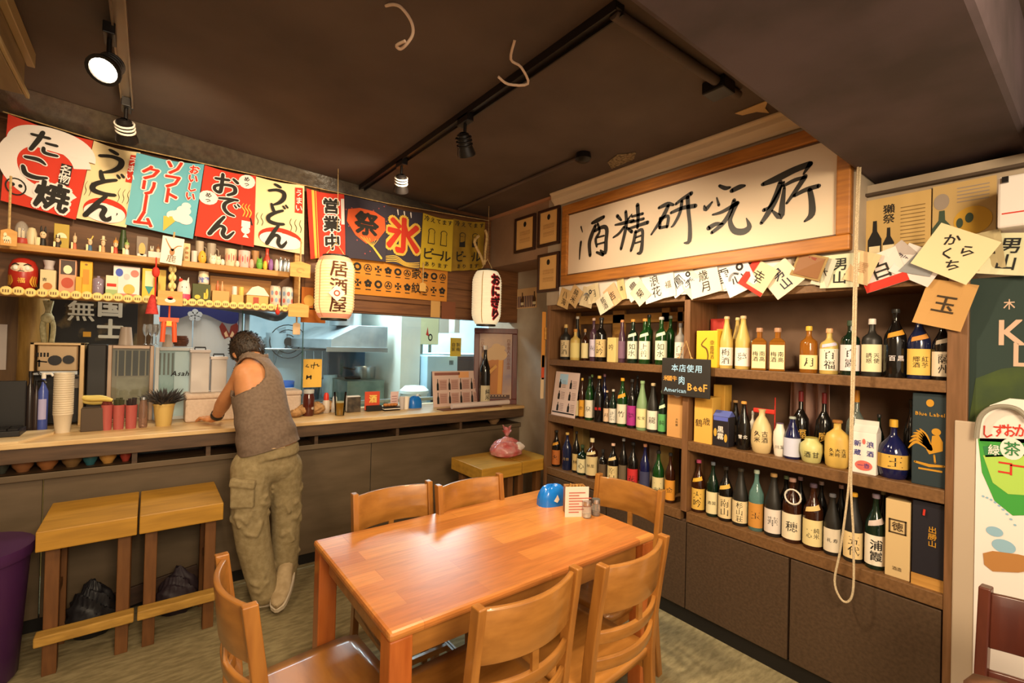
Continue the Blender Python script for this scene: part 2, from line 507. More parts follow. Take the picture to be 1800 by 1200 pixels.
# counter ------------------------------------------------------------
ct = thing('service_counter', 'long dark wooden counter with pale top below the kitchen opening', 'counter', (0.6, YC, 0))
def cb(name, a, b, m, **k):
    return obj(name, MB().b2((a[0] - 0.6, a[1] - YC, a[2]), (b[0] - 0.6, b[1] - YC, b[2])), m, ct, **k)
cb('countertop', (-1.4, YC - 0.07, 0.975), (2.755, YC + 0.52, 1.0), M_ctop, bev=0.004)
cb('apron', (-1.4, YC - 0.06, 0.90), (2.755, YC - 0.025, 0.975), M_cwood, bev=0.003)
cb('niche_back', (-1.4, YC + 0.22, 0.835), (2.755, YC + 0.25, 0.975), M_black)
cb('niche_floor', (-1.4, YC - 0.02, 0.815), (2.755, YC + 0.25, 0.835), M_cwood)
for x in (-0.05, 0.30, 0.93, 1.53, 2.10):
    cb('niche_divider', (x - 0.012, YC - 0.02, 0.835), (x + 0.012, YC + 0.22, 0.90), M_cwood)
for x0, x1 in ((-1.4, -0.42), (-0.415, 0.50), (0.505, 1.33), (1.335, 2.755)):
    cb('front_panel', (x0, YC, 0.08), (x1, YC + 0.02, 0.815), M_panel, bev=0.002)
cb('ledge_strip', (-1.4, YC - 0.025, 0.80), (2.755, YC, 0.835), M_panel, bev=0.004)
cb('kick_board', (-1.4, YC + 0.03, 0.0), (2.755, YC + 0.05, 0.08), M_black)

# kitchen behind ----------------------------------------------------------
M_kwall = mat('kitchen_wall_paint', '#c3d2d8', 0.5, c2='#b2c4cd', scale=3)
structure('wall_kitchen', MB().b2((0.0, 6.3, 0), (4.6, 6.4, 2.71)), M_kwall)
structure('ceiling_kitchen', MB().b2((-1.4, 3.62, 2.6), (4.6, 6.4, 2.71)), M_kwall).name = 'ceiling_2'
structure('wall_kitchen_right', MB().b2((4.3, 3.95, 0), (4.4, 6.4, 2.71)), M_kwall)
structure('wall_kitchen_left', MB().b2((0.02, 4.55, 0), (0.08, 6.3, 2.6)), M_kwall)
XP0, XP1 = at(704, 640, 'Y', 4.7).x, at(738, 640, 'Y', 4.7).x
structure('trim_16', MB().b2((XP0, 4.7, 0), (XP1, 6.3, 2.6)), mat('pillar_paint', '#d8d8cc', 0.6), 'white plastered kitchen pillar')
# left back wall, brown boards, and its round post
bw = structure('wall_back_left', MB().b2((-1.4, 4.36, 0), (0.02, 4.46, 2.6)), mat('back_board_wood', '#7c5a34', 0.6, c2='#65472a', scale=4, stretch=(8, 8, 1)), 'brown boarded wall behind the bar')
XT = at(57, 600, 'Y', 4.2).x
structure('trim_17', MB().lathe([(0.075, 0), (0.07, 1.2), (0.072, 2.6)], 20, (XT, 4.22, 0)), mat('log_wood', '#a8823f', 0.55, c2='#8c682c', scale=6, stretch=(6, 6, 1), bump=0.2), 'pale round log post behind the bar', smooth=True)

# left box near the ceiling (signboard case) -------------------------------
lb = thing('wooden_sign_case', 'brown wooden box hanging at the ceiling in the upper left corner', 'box', (-0.62, 2.2, 2.50))
obj('case', MB().b2((-0.3, -1.0, 0.0), (0.20, 0.47, 0.19)), mat('case_wood', '#8c7752', 0.55, c2='#786444', scale=4, stretch=(8, 1, 8)), lb, bev=0.004)
obj('rim', MB().b2((0.20, -1.0, 0.13), (0.225, 0.50, 0.19)).b2((0.20, -1.0, 0.0), (0.212, 0.50, 0.02)), mat('case_rim', '#a48e62', 0.5), lb, bev=0.003)

# ceiling: fallen strips, tear, cable ducts --------------------------------
def ceil_pt(px, py, z): return at(px, py, 'Z', z)
pts = [ceil_pt(*p) for p in ((682, 8, 2.69), (700, 14, 2.67), (722, 36, 2.62), (727, 58, 2.57), (716, 76, 2.52), (702, 88, 2.50), (697, 80, 2.50), (712, 74, 2.52))]
r0 = pts[0].copy()
def loose(name, label, pix, r, m, cat='wire'):
    P = [ceil_pt(*p) for p in pix]; o0 = P[0].copy(); o0.z = CEIL
    return tag(obj(name, MB().tube([p - o0 for p in [Vector(q) for q in smooth_path([tuple(x) for x in P], 4)]], r, 8), m, None, o0, smooth=True), label, cat)
M_tape = mat('beige_cable', '#d8bca4', 0.7)
loose('dangling_cable', 'beige cable curling down from the ceiling, above the banners', [(678, 10, CEIL), (692, 8, 2.70), (706, 14, 2.68), (722, 36, 2.65), (726, 58, 2.62), (716, 76, 2.59), (704, 86, 2.58), (697, 80, 2.58), (712, 72, 2.58)], 0.0052, M_tape)
loose('dangling_cable', 'kinked beige cable hanging across the middle light track', [(905, 70, CEIL), (898, 104, 2.68), (916, 118, 2.66), (928, 147, 2.63), (894, 148, 2.63), (876, 135, 2.64)], 0.0052, M_tape)
P = [ceil_pt(*p, CEIL - 0.004) for p in ((1292, 199), (1310, 192), (1350, 176), (1345, 190), (1352, 198), (1330, 196), (1305, 202))]
o0 = sum(P, Vector()) / len(P)
tag(obj('torn_paper', MB().flat([(p.x - o0.x, p.y - o0.y) for p in P], lambda u, v: (u, v, 0)), mat('torn_paper_mat', '#c9a877', 0.8), None, o0, solid=0.004), 'torn yellow paper scrap stuck to the ceiling by the cornice', 'paper')
P = [ceil_pt(*p, CEIL - 0.004) for p in ((1068, 285), (1085, 272), (1118, 268), (1114, 280), (1090, 290), (1075, 296))]
o0 = sum(P, Vector()) / len(P)
tag(obj('torn_paper', MB().flat([(p.x - o0.x, p.y - o0.y) for p in P], lambda u, v: (u, v, 0)), mat('torn_patch', '#a4906a', 0.9, c2='#5a4a38', scale=60), None, o0, solid=0.004), 'frayed pale patch of torn ceiling paint left of the sign top', 'patch')

# light tracks -------------------------------------------------------------
M_track = mat('track_metal', '#2a2422', 0.35, 0.5)
M_trackl = mat('track_rail_pale', '#8a7864', 0.35, 0.5)
def track(name, label, x, y0, y1, m):
    t = thing(name, label, 'light track', (x, (y0 + y1) / 2, CEIL - 0.035)); h = (y1 - y0) / 2
    obj('rail_body', MB().b2((-0.02, -h, 0.012), (0.02, h, 0.035)), m, t, bev=0.002)
    for s in (-1, 1):
        obj('rail_lip', MB().b2((s * 0.02 - 0.003, -h, 0), (s * 0.02 + 0.003, h, 0.035)), m, t)
    obj('end_cap', MB().b2((-0.024, h, -0.002), (0.024, h + 0.02, 0.035)), M_black, t, bev=0.003)
    return t
track('light_track', 'pale light track on the ceiling in the upper left, with one lit spotlight', -0.115, 1.0, 2.98, M_trackl)
track('light_track', 'long dark light track across the middle of the ceiling with two spotlights', 1.215, 1.02, 3.44, M_track)
M_lens = mat('lamp_lens', '#fff3dc', 0.3, emit=28, emit_color='#ffe9c6')
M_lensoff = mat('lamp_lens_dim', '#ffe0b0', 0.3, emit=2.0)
M_ringw = mat('lamp_ring_white', '#d8cdbf', 0.4)
def spot(label, loc, aim, lit=False, s=1.0, white=False):
    t = thing('track_spotlight', label, 'spotlight', loc, 0, 'spotlights on the ceiling tracks')
    obj('adapter', MB().b2((-0.018, -0.05, -0.02), (0.018, 0.05, 0.022)), M_dark, t, bev=0.003)
    q = Vector(aim).normalized().to_track_quat('Z', 'Y').to_matrix()
    c = Vector((0, 0, -0.12))
    obj('stem', MB().cyl((0, 0, -0.02), (0, 0, -0.075), 0.008).cyl((0, 0, -0.07), c - q @ Vector((0, 0, 0.02)), 0.009), M_dark, t, smooth=True)
    hd = obj('lamp_head', MB().lathe([(0.014, -0.055), (0.03, -0.045), (0.034, 0.0), (0.046 * s, 0.045), (0.046 * s, 0.055), (0.036 * s, 0.055), (0.030, 0.02), (0.0, 0.02)], 20, c, 0, q, False), M_dark, t, smooth=True)
    for z in (-0.035, -0.018, 0.0):
        obj('cooling_ring', MB().lathe([(0.036, z), (0.041, z + 0.002), (0.041, z + 0.007), (0.036, z + 0.009)], 20, c, 0, q, False), M_ringw if white else M_dark, t, smooth=True)
    obj('lens', MB().lathe([(0.0, 0.047), (0.036 * s, 0.048)], 20, c, 0, q, False), M_lens if lit else M_lensoff, t)
    return t
spot('lit round spotlight glowing on the pale ceiling track', at(193, 60, 'Z', 2.665), (-0.25, -0.75, -0.75), True, 1.15)
spot('unlit spotlight with a white ring hanging above the banners', at(222, 185, 'Z', 2.665), (0.1, 0.7, -0.6), False, 1.0, True)
spot('black spotlight on the dark track nearer the window-side banners', (1.21, 2.72, 2.665), (0.25, 0.55, -0.7), False, 1.0, True)
spot('black spotlight on the dark track nearer the calligraphy sign', (1.21, 1.98, 2.665), (0.5, 0.4, -0.8), False, 1.0)
pipe = thing('ceiling_conduit', 'dark conduit with junction box running along the ceiling towards the sign', 'conduit', (1.72, 1.05, CEIL - 0.02))
obj('pipe', MB().cyl((-0.5, 0.0, 0), (0.32, -0.02, 0), 0.02), M_ceil, pipe, smooth=True)
obj('junction_box', MB().b2((0.14, -0.05, -0.035), (0.24, 0.05, 0.02)), M_dark, pipe, bev=0.006)
pipe2 = thing('ceiling_conduit', 'thin conduit and round cap crossing the ceiling behind the dark track', 'conduit', (2.02, 2.5, CEIL - 0.015))
obj('pipe', MB().cyl((0, -0.55, 0), (0.02, 0.9, 0), 0.012), M_ceil, pipe2, smooth=True)
obj('cap', MB().lathe([(0.045, 0.015), (0.05, -0.02), (0.03, -0.035)], 18, (0, -0.55, 0)), M_dark, pipe2, smooth=True)

# ================================================================== KITCHEN CONTENTS
def kp(px, py, Y): return at(px, py, 'Y', Y)
# extractor hood along the pillar
a = kp(582, 613, 4.85); b = kp(662, 624, 4.85); top = kp(640, 572, 4.85)
hood = thing('extractor_hood', 'stainless steel extractor hood over the kitchen stove', 'hood', (a.x, 4.85, a.z))
w = b.x - a.x + 0.12; hh = top.z - a.z
prof = [(0, 0), (0, 0.10), (0.28, hh), (w, hh), (w, 0), (w - 0.02, -0.02)]
obj('canopy', MB().prism(prof, lambda u, v: (u, 0, v), lambda u, v: (u - 0.12, 1.25, v)), mat('hood_steel', '#c8ced0', 0.34, 0.55, c2='#9aa2a6', scale=3), hood, bev=0.006)
obj('lip', MB().b2((-0.05, -0.015, -0.03), (w, 0.0, 0.02)), M_steel, hood, bev=0.003)
obj('duct', MB().cyl((w * 0.45, 0.4, hh), (w * 0.45, 0.4, hh + 0.6), 0.17, seg=20), M_steel, hood, smooth=True)
# stove under the hood
s0 = kp(610, 700, 5.0); s1 = kp(676, 665, 5.0)
st = thing('kitchen_range', 'stainless cooking range under the extractor hood', 'stove', (s0.x, 5.0, 0))
ww = s1.x - s0.x
obj('body', MB().b2((0, 0, 0), (ww, 0.7, s1.z - 0.02)), mat('range_steel', '#8d9a8c', 0.4, 0.7, c2='#6e7c70', scale=5), st, bev=0.005)
obj('splash_panel', MB().b2((-0.02, 0.62, s1.z - 0.02), (ww, 0.66, s1.z + 0.36)), mat('splash_panel_dark', '#3f5163', 0.35, 0.3), st)
obj('burner', MB().lathe([(0.09, 0), (0.1, 0.02), (0.05, 0.03)], 16, (ww * 0.4, 0.3, s1.z - 0.02)), M_black, st, smooth=True)
pt = thing('cooking_pot', 'steel pot on the kitchen range', 'pot', (s0.x + ww * 0.72, 5.3, s1.z - 0.02))
obj('pot_body', MB().lathe([(0.10, 0), (0.115, 0.02), (0.118, 0.14), (0.112, 0.14), (0.105, 0.02), (0, 0.02)], 20), M_steel, pt, smooth=True)
obj('handle', MB().tube([(-0.12, 0, 0.11), (-0.16, 0, 0.115), (-0.25, 0, 0.13)], 0.01), M_black, pt, smooth=True)
# fridge
f0 = kp(737, 625, 4.55); f0.x = XP1 + 0.012; f1 = kp(803, 700, 4.55)
fr = thing('kitchen_fridge', 'pale blue kitchen refrigerator with a dark glass front', 'fridge', (f0.x, 4.55, 0))
fw = f1.x - f0.x
obj('cabinet', MB().b2((0, 0, 0), (fw, 0.6, f0.z)), mat('fridge_blue', '#a9cbe0', 0.35), fr, bev=0.01)
obj('glass_door', MB().b2((0.05, -0.012, 0.2), (fw * 0.5, 0.0, f0.z - 0.17)), mat('fridge_dark_glass', '#3a4048', 0.15), fr, bev=0.004)
d = MB(); fn = lambda u, v: (u, -0.003, v)
for k in range(3): rect(d, fw * 0.72 + k * 0.018, f0.z - 0.10, fw * 0.72 + k * 0.018 + 0.010, f0.z - 0.05, fn)
obj('dial_mark', d, M_ink, fr)
# boxes on the wall at right
for (x0, y0, x1, y1, lab, mk) in ((733, 560, 772, 605, 'cream gas heater box with a small flame mark on the kitchen wall', 1), (772, 562, 790, 585, 'small white dispenser on the kitchen wall beside the heater', 0), (799, 564, 809, 585, 'narrow white dispenser on the kitchen wall', 0)):
    A = kp(x0, y1, 5.2); B = kp(x1, y0, 5.2)
    t = thing('wall_box', lab, 'box', ((A.x + B.x) / 2, 5.2, A.z)); w2 = (B.x - A.x) / 2
    obj('case', MB().b2((-w2, 0, 0), (w2, 0.22, B.z - A.z + 0.1)), mat('heater_cream', '#e4dcae', 0.5) if mk else M_white, t, bev=0.008)
    if mk:
        d = MB(); fn = lambda u, v: (u, -0.002, v)
        d.flat([(-0.03, 0.12), (-0.01, 0.22), (0.0, 0.15), (0.015, 0.10)], fn, 0); ring(d, 0.03, 0.09, 0.018, 0.03, fn, 1, ky=1.5)
        obj('flame_mark', d, [M_red, M_ink], t)
        obj('pipe', MB().cyl((-0.05, 0.1, 0), (-0.05, 0.1, -0.12), 0.03).cyl((0.08, 0.1, 0), (0.08, 0.1, -0.1), 0.02), mat('pipe_grey', '#7f8a86', 0.4, 0.5), t, smooth=True)
structure('shelf_slab', MB().b2((XP1, 5.15, kp(760, 622, 5.2).z - 0.02), (4.2, 6.3, kp(760, 622, 5.2).z)), M_kwall).name = 'trim_8'
A = kp(800, 626, 5.0); B = kp(838, 628, 5.0)
dk = thing('kitchen_cupboard', 'dark brown cupboard at the right end of the kitchen', 'cupboard', (A.x, 5.0, 0))
obj('body', MB().b2((0, 0, 0), (B.x - A.x + 0.5, 0.5, A.z)), mat('cupboard_brown', '#4c3a35', 0.5), dk, bev=0.005)
obj('door', MB().b2((0.02, -0.015, 0.05), (0.3, 0.0, A.z - 0.05)), mat('cupboard_brown', '#4c3a35', 0.5), dk, bev=0.004)
A = kp(791, 626, 4.5); B = kp(811, 594, 4.5)
d = MB(); fn = lambda u, v: (u, -0.003, v)
n = tag(obj('note', MB().b2((-(B.x - A.x) / 2, 0, 0), ((B.x - A.x) / 2, 0.003, B.z - A.z)), paint('#d9a81f'), None, ((A.x + B.x) / 2, 4.5, A.z)), 'yellow handwritten note in the kitchen beside the wall boxes', 'note')
vtext(d, '自家', -0.03, (B.z - A.z) / 2, 0.05, fn); vtext(d, '製梅', 0.03, (B.z - A.z) / 2, 0.05, fn); obj('lettering', d, M_ink, n)
# bin, jars on trim_8
A = kp(724, 706, 4.4)
bn = thing('waste_bin', 'white lidded bin standing in the kitchen by the pillar', 'bin', (A.x, 4.35, 0))
zt = kp(724, 682, 4.35).z
obj('body', MB().lathe([(0.10, 0), (0.13, zt - 0.05)], 18), mat('bin_white', '#dbe6e6', 0.5), bn, smooth=True)
obj('lid', MB().lathe([(0.145, zt - 0.05), (0.145, zt - 0.02), (0.10, zt + 0.02), (0, zt + 0.03)], 18), mat('bin_white', '#dbe6e6', 0.5), bn, smooth=True)
# wall shelf with kitchen gear seen between man and glass
zs = kp(470, 612, 5.9).z
ks = thing('kitchen_wall_shelf', 'steel wire shelf on the kitchen back wall behind the glass', 'shelf', (1.2, 6.0, zs))
obj('board', MB().b2((-0.9, 0, -0.02), (0.85, 0.28, 0.0)), M_steel, ks, bev=0.003)
for x in (-0.7, 0.0, 0.7):
    obj('bracket', MB().tube([(x, 0.02, -0.02), (x, 0.28, -0.02), (x, 0.28, -0.25), (x, 0.04, -0.03)], 0.008, 6), M_steel, ks)
def kitem(name, label, cat, px, py0, py1, wpx, Y, col, prof, rough=0.4, metal=0.0):
    A = kp(px, py1, Y); B = kp(px, py0, Y); r = real_radius(A, wpx); h = B.z - A.z
    return tag(obj(name, MB().lathe([(r * p, h * q) for p, q in prof], 16), paint(col, rough) if not metal else M_steel, None, A, smooth=True), label, cat)
CYL = [(0.9, 0), (1, 0.05), (1, 0.8), (0.7, 0.88), (0.3, 0.92), (0.3, 1), (0, 1)]
TUB = [(0.85, 0), (1, 1), (0.93, 1), (0.8, 0.06), (0, 0.06)]
JAR = [(0.95, 0), (1, 0.06), (1, 0.75), (0.85, 0.82), (0.85, 1), (0, 1)]
A = kp(460, 608, 5.98)
fan = thing('wall_fan', 'grey electric fan hanging on the kitchen back wall', 'fan', kp(503, 600, 6.15), (0, 0, 0))
R = 0.2
for rr in (0.2, 0.14, 0.08): obj('guard_ring', MB().tube([(rr * math.cos(k * PI / 12), -0.1, rr * math.sin(k * PI / 12)) for k in range(24)], 0.006, 6, closed=True), M_dark, fan)
obj('hub', MB().cyl((0, -0.12, 0), (0, 0.14, 0), 0.05), M_dark, fan, smooth=True)
for k in range(3):
    a = k * 2 * PI / 3
    obj('blade', MB().flat([(0.03 * math.cos(a), 0.03 * math.sin(a)), (0.18 * math.cos(a - 0.4), 0.18 * math.sin(a - 0.4)), (0.19 * math.cos(a + 0.2), 0.19 * math.sin(a + 0.2))], lambda u, v: (u, -0.06 + 0.1 * u, v)), paint('#8fa0a8'), fan, solid=0.003)
# worktop at the back
wk = thing('kitchen_worktop', 'stainless worktop along the kitchen back wall', 'worktop', (1.1, 5.35, 0))
obj('top', MB().b2((-0.95, 0, 0.86), (s0.x - 1.13, 0.85, 0.9)), M_steel, wk, bev=0.004)
obj('cabinet', MB().b2((-0.93, 0.03, 0), (s0.x - 1.15, 0.83, 0.86)), mat('worktop_cabinet_steel', '#6f8794', 0.4, 0.6), wk, bev=0.004)
for (nm, lb2, ct2, x, y, r, h, col, prof) in (
        ('detergent_bottle', 'green detergent bottle on the back worktop of the kitchen', 'bottle', 0.62, 5.55, 0.05, 0.32, '#a8c42a', CYL),
        ('plastic_tub', 'white plastic tub on the back worktop of the kitchen', 'tub', 0.92, 5.55, 0.12, 0.16, '#e6eef0', TUB),
        ('plastic_tub', 'blue plastic tub on the back worktop of the kitchen', 'tub', 1.18, 5.6, 0.11, 0.2, '#2d5aa8', TUB),
        ('plastic_tub', 'dark tub holding utensils on the kitchen worktop near the note', 'tub', 1.45, 5.5, 0.09, 0.22, '#34404a', TUB),
        ('storage_jar', 'pale blue storage jar on the kitchen worktop left of the range', 'jar', 1.68, 5.6, 0.09, 0.26, '#9fc0d0', JAR)):
    tag(obj(nm, MB().lathe([(r * p, h * q) for p, q in prof], 16), paint(col, 0.35), None, (x, y, 0.9), smooth=True), lb2, ct2)
for (nm, lb2, ct2, x, r, h, col, prof) in (
        ('storage_jar', 'white storage jar on the wire shelf of the kitchen', 'jar', 0.55, 0.08, 0.2, '#eef4f4', JAR),
        ('detergent_bottle', 'yellow-green bottle on the wire shelf under the first lantern', 'bottle', 1.86, 0.05, 0.26, '#b8cf2c', CYL),
        ('detergent_bottle', 'purple bottle on the wire shelf under the first lantern', 'bottle', 1.98, 0.045, 0.24, '#5b4590', CYL),
        ('plastic_tub', 'white tub on the wire shelf of the kitchen, left of the green bottle', 'tub', 1.66, 0.11, 0.2, '#e9f1e8', TUB),
        ('plastic_tub', 'steel-grey tub on the wire shelf behind the glass edge', 'tub', 1.2, 0.12, 0.18, '#a8b6bc', TUB)):
    tag(obj(nm, MB().lathe([(r * p, h * q) for p, q in prof], 16), paint(col, 0.35), None, (x, 6.12, zs), smooth=True), lb2, ct2)
# ladle rack (dark utensils)
for i, (x, l) in enumerate(((1.5, 0.3), (1.6, 0.26), (1.7, 0.33))):
    t = tag(obj('ladle', MB().tube([(0, 0, 0), (0, -0.01, -l)], 0.008, 6).ell((0, -0.02, -l - 0.03), (0.045, 0.03, 0.035), 12, 6), M_steel, None, (x, 6.02, zs - 0.03), smooth=True), ('first of three steel ladles under the kitchen wire shelf, nearest the fan', 'middle one of three steel ladles under the kitchen wire shelf', 'longest of three steel ladles under the kitchen wire shelf')[i], 'ladle', 'ladles under the wire shelf')
# noren curtain left, grey-white cloth with a navy top
C0 = kp(281, 545, 4.3); C1 = kp(424, 545, 4.3); zb = kp(340, 700, 4.3).z
cw = C1.x - C0.x
nr = thing('noren_curtain', 'pale noren curtain with a navy band and white blossom crest behind the bar', 'curtain', (C0.x, 4.30, zb))
hz = C0.z - zb + 0.06
def noren(u0, u1):
    return MB().grid(12, 8, lambda i, j: ((u0 + (u1 - u0) * i) * cw, 0.012 * math.sin(9 * (u0 + (u1 - u0) * i)) * (1 - j * 0.7), hz * j))
M_noren = mat('noren_cloth', '#c9cdd0', 0.9)
obj('cloth_panel', noren(0, 0.385), M_noren, nr, solid=0.002); obj('cloth_panel', noren(0.395, 1.0), M_noren, nr, solid=0.002)
d = MB()
prof = [(0, hz), (cw, hz), (cw, hz - 0.06)] + [(cw * (1 - k / 16), hz - 0.105 - 0.035 * math.sin(k / 16 * 2 * PI * 1.25 + 0.5)) for k in range(1, 17)]
d.flat(prof, lambda u, v: (u, -0.018, v)); obj('rod', MB().cyl((-0.12, 0.02, hz), (cw, 0.0, hz), 0.012).cyl((-0.10, 0.02, hz), (-0.10, 0.06, hz), 0.01), M_dark, nr); obj('navy_band', d, mat('navy_print', '#2a2f6e', 0.8), nr, solid=0.001)
d = MB(); fn = lambda u, v: (u, -0.021, v)
for k in range(5): disc(d, cw * 0.41 + 0.028 * math.cos(k * 2 * PI / 5 + PI / 2), hz - 0.085 + 0.028 * math.sin(k * 2 * PI / 5 + PI / 2), 0.02, 0.02, fn)
obj('blossom_crest', d, paint('#c4ccd4', 0.8), nr)
d = MB(); ux, uy = cw * 0.845, hz - 0.215
for s in (-1, 1):
    d.flat([(ux, uy), (ux + s * 0.02 - 0.01, uy + 0.06), (ux + s * 0.05, uy + 0.085), (ux + s * 0.068, uy + 0.05), (ux + s * 0.05, uy - 0.01), (ux + s * 0.03, uy - 0.045), (ux, uy - 0.03)], lambda u, v: (u, -0.0205, v))
obj('butterfly_print', d, mat('butterfly_print', '#7c2a20', 0.8), nr)
d = MB()
for s in (-1, 1): d.flat([(ux + s * 0.004, uy - 0.025), (ux + s * 0.02, uy + 0.02), (ux + s * 0.035, uy + 0.0), (ux + s * 0.025, uy - 0.03)], lambda u, v: (u, -0.0225, v))
obj('wing_print', d, paint('#d8b28a', 0.8), nr)
# aluminium posts of the sliding glass
for px in (421, 432):
    A = kp(px, 640, 4.1)
    structure('window_post', MB().b2((A.x - 0.014, 4.08, 1.0), (A.x + 0.014, 4.12, 2.3)), mat('aluminium', '#8a94a6', 0.35, 0.7)).name = 'trim_9'
structure('window_rail', MB().b2((at(424, 600, 'Y', 4.1).x, 4.08, 1.0), (2.6, 4.12, 1.03)), M_steel).name = 'trim_10'
structure('window_rail', MB().b2((-0.1, 4.06, 1.80), (at(527, 600, 'Y', 4.1).x, 4.14, 1.86)), mat('rail_grey', '#75756f', 0.6)).name = 'trim_11'
# grey rolled screen under the display shelf, hanging belly
A = kp(372, 540, 4.0); B = kp(505, 555, 4.0)
rb = tag(obj('rolled_screen', MB().tube(smooth_path([(0, 0, 0.02), ((B.x - A.x) * 0.5, 0, -0.01), ((B.x - A.x) * 0.85, 0, -0.05), (B.x - A.x, 0, 0.02)], 6), 0.03, 10, rs=None), mat('screen_grey', '#5d6068', 0.6), None, A, smooth=True), 'grey rolled screen sagging below the display shelf', 'screen')

# ================================================================== CALLIGRAPHY SIGN
SY0, SY1, SZ0, SZ1 = 0.70, 2.50, 2.005, 2.59
XF = XS - 0.045
sg = thing('calligraphy_sign', 'long white framed calligraphy sign above the bottle shelf', 'sign', (XS - 0.005, (SY0 + SY1) / 2, SZ0), -PI / 2)
hw = (SY1 - SY0) / 2; sh = SZ1 - SZ0; fw = 0.068
bd = obj('board', MB().b2((-hw + 0.03, -0.022, 0.03), (hw - 0.03, -0.002, sh - 0.03)), mat('sign_paper', '#e4cdb2', 0.55), sg)
for nm, a, b in (('frame_rail', (-hw, -0.045, 0), (hw, 0, fw)), ('frame_rail', (-hw, -0.045, sh - fw), (hw, 0, sh)), ('frame_stile', (-hw, -0.045, fw), (-hw + fw * 0.8, 0, sh - fw)), ('frame_stile', (hw - fw * 0.8, -0.045, fw), (hw, 0, sh - fw))):
    obj(nm, MB().b2(a, b), M_frame, sg, bev=0.006)
obj('inner_bead', MB().b2((-hw + 0.05, -0.03, fw), (hw - 0.05, -0.02, fw + 0.008)).b2((-hw + 0.05, -0.03, sh - fw - 0.008), (hw - 0.05, -0.02, sh - fw)), mat('bead_dark', '#5a3a1c', 0.5), sg)
SIGN = [
 [(214,655,4),(222,684,2)], [(214,735,6),(209,775,5),(206,826,3)], [(272,636,6),(300,622,9),(335,603,7)], [(290,650,8),(270,700,10),(258,745,9),(262,806,8)],
 [(302,640,6),(312,680,6),(292,720,7),(297,760,5)], [(285,678,6),(330,656,8),(350,670,9),(346,730,9),(341,792,9),(316,780,4)], [(300,712,4),(336,702,4)], [(300,748,4),(336,738,4)], [(296,790,5),(330,802,8)],
 [(450,575,7),(452,650,8),(425,772,7)], [(405,598,8),(426,621,5)], [(482,590,3),(462,616,5)], [(394,646,4),(440,636,7),(492,622,6)], [(442,655,6),(415,690,6),(384,712,4)], [(455,660,5),(482,682,8)],
 [(482,602,5),(540,586,6)], [(476,632,5),(545,613,6)], [(464,666,5),(566,632,8)], [(512,540,9),(515,600,8),(512,662,6)], [(502,680,7),(493,730,8),(477,782,6)], [(502,686,5),(535,671,7),(538,720,7),(530,786,9),(511,796,4)], [(503,712,4),(530,702,4)], [(500,742,4),(528,733,4)],
 [(624,556,6),(670,536,9),(702,540,5)], [(674,545,8),(642,610,9),(584,697,4)], [(632,610,7),(629,658,7)], [(632,615,6),(673,600,7),(668,656,7)], [(628,662,6),(668,653,6)], [(714,536,6),(745,511,7),(796,479,9)], [(688,582,6),(750,556,8),(818,545,9)], [(746,520,7),(736,580,7),(705,642,6),(690,656,3)], [(776,500,9),(781,580,8),(788,650,8),(785,730,9),(758,741,3)],
 [(944,439,6),(975,452,8),(1000,448,5)], [(1008,466,9),(1050,446,10),(1078,439,5)], [(864,545,4),(872,563,9),(906,525,4)], [(930,502,3),(941,542,6)], [(1022,515,8),(1000,580,9),(960,640,9),(903,687,7)], [(908,592,4),(960,576,7),(1040,530,9)], [(1036,530,9),(1010,590,8),(1000,630,9),(1022,675,12),(1070,681,13),(1101,655,10),(1086,610,2)], [(886,663,10),(925,641,8),(962,640,4)],
 [(1172,432,8),(1250,400,14),(1340,355,13),(1422,324,12)], [(1422,324,10),(1388,377,4)], [(1266,420,9),(1242,500,13),(1202,580,11),(1164,637,7)], [(1286,450,6),(1276,530,10),(1265,602,12),(1222,570,4)], [(1178,568,8),(1216,540,5),(1284,420,5)], [(1282,440,6),(1340,410,8),(1396,394,6)], [(1396,390,10),(1350,460,9),(1298,532,5)], [(1338,492,7),(1400,460,9),(1468,440,9)], [(1420,460,9),(1431,520,11),(1430,590,12),(1393,627,4)]]
d = MB()
cy = (SY0 + SY1) / 2
for s in SIGN:
    q = []
    for (x, y, w) in s:
        p = at(x / 3 + 950, y / 3 + 180, 'X', XS - 0.028)
        p2 = at(x / 3 + 950, y / 3 + 180 + w / 3, 'X', XS - 0.028)
        q.append((-(p.y - cy), p.z - SZ0, abs(p2.z - p.z) * 1.35))
    stroke(d, smooth_path(q, 4), lambda u, v: (u, -0.0235, v))
obj('lettering', d, mat('sign_ink', '#2d2822', 0.5), bd)

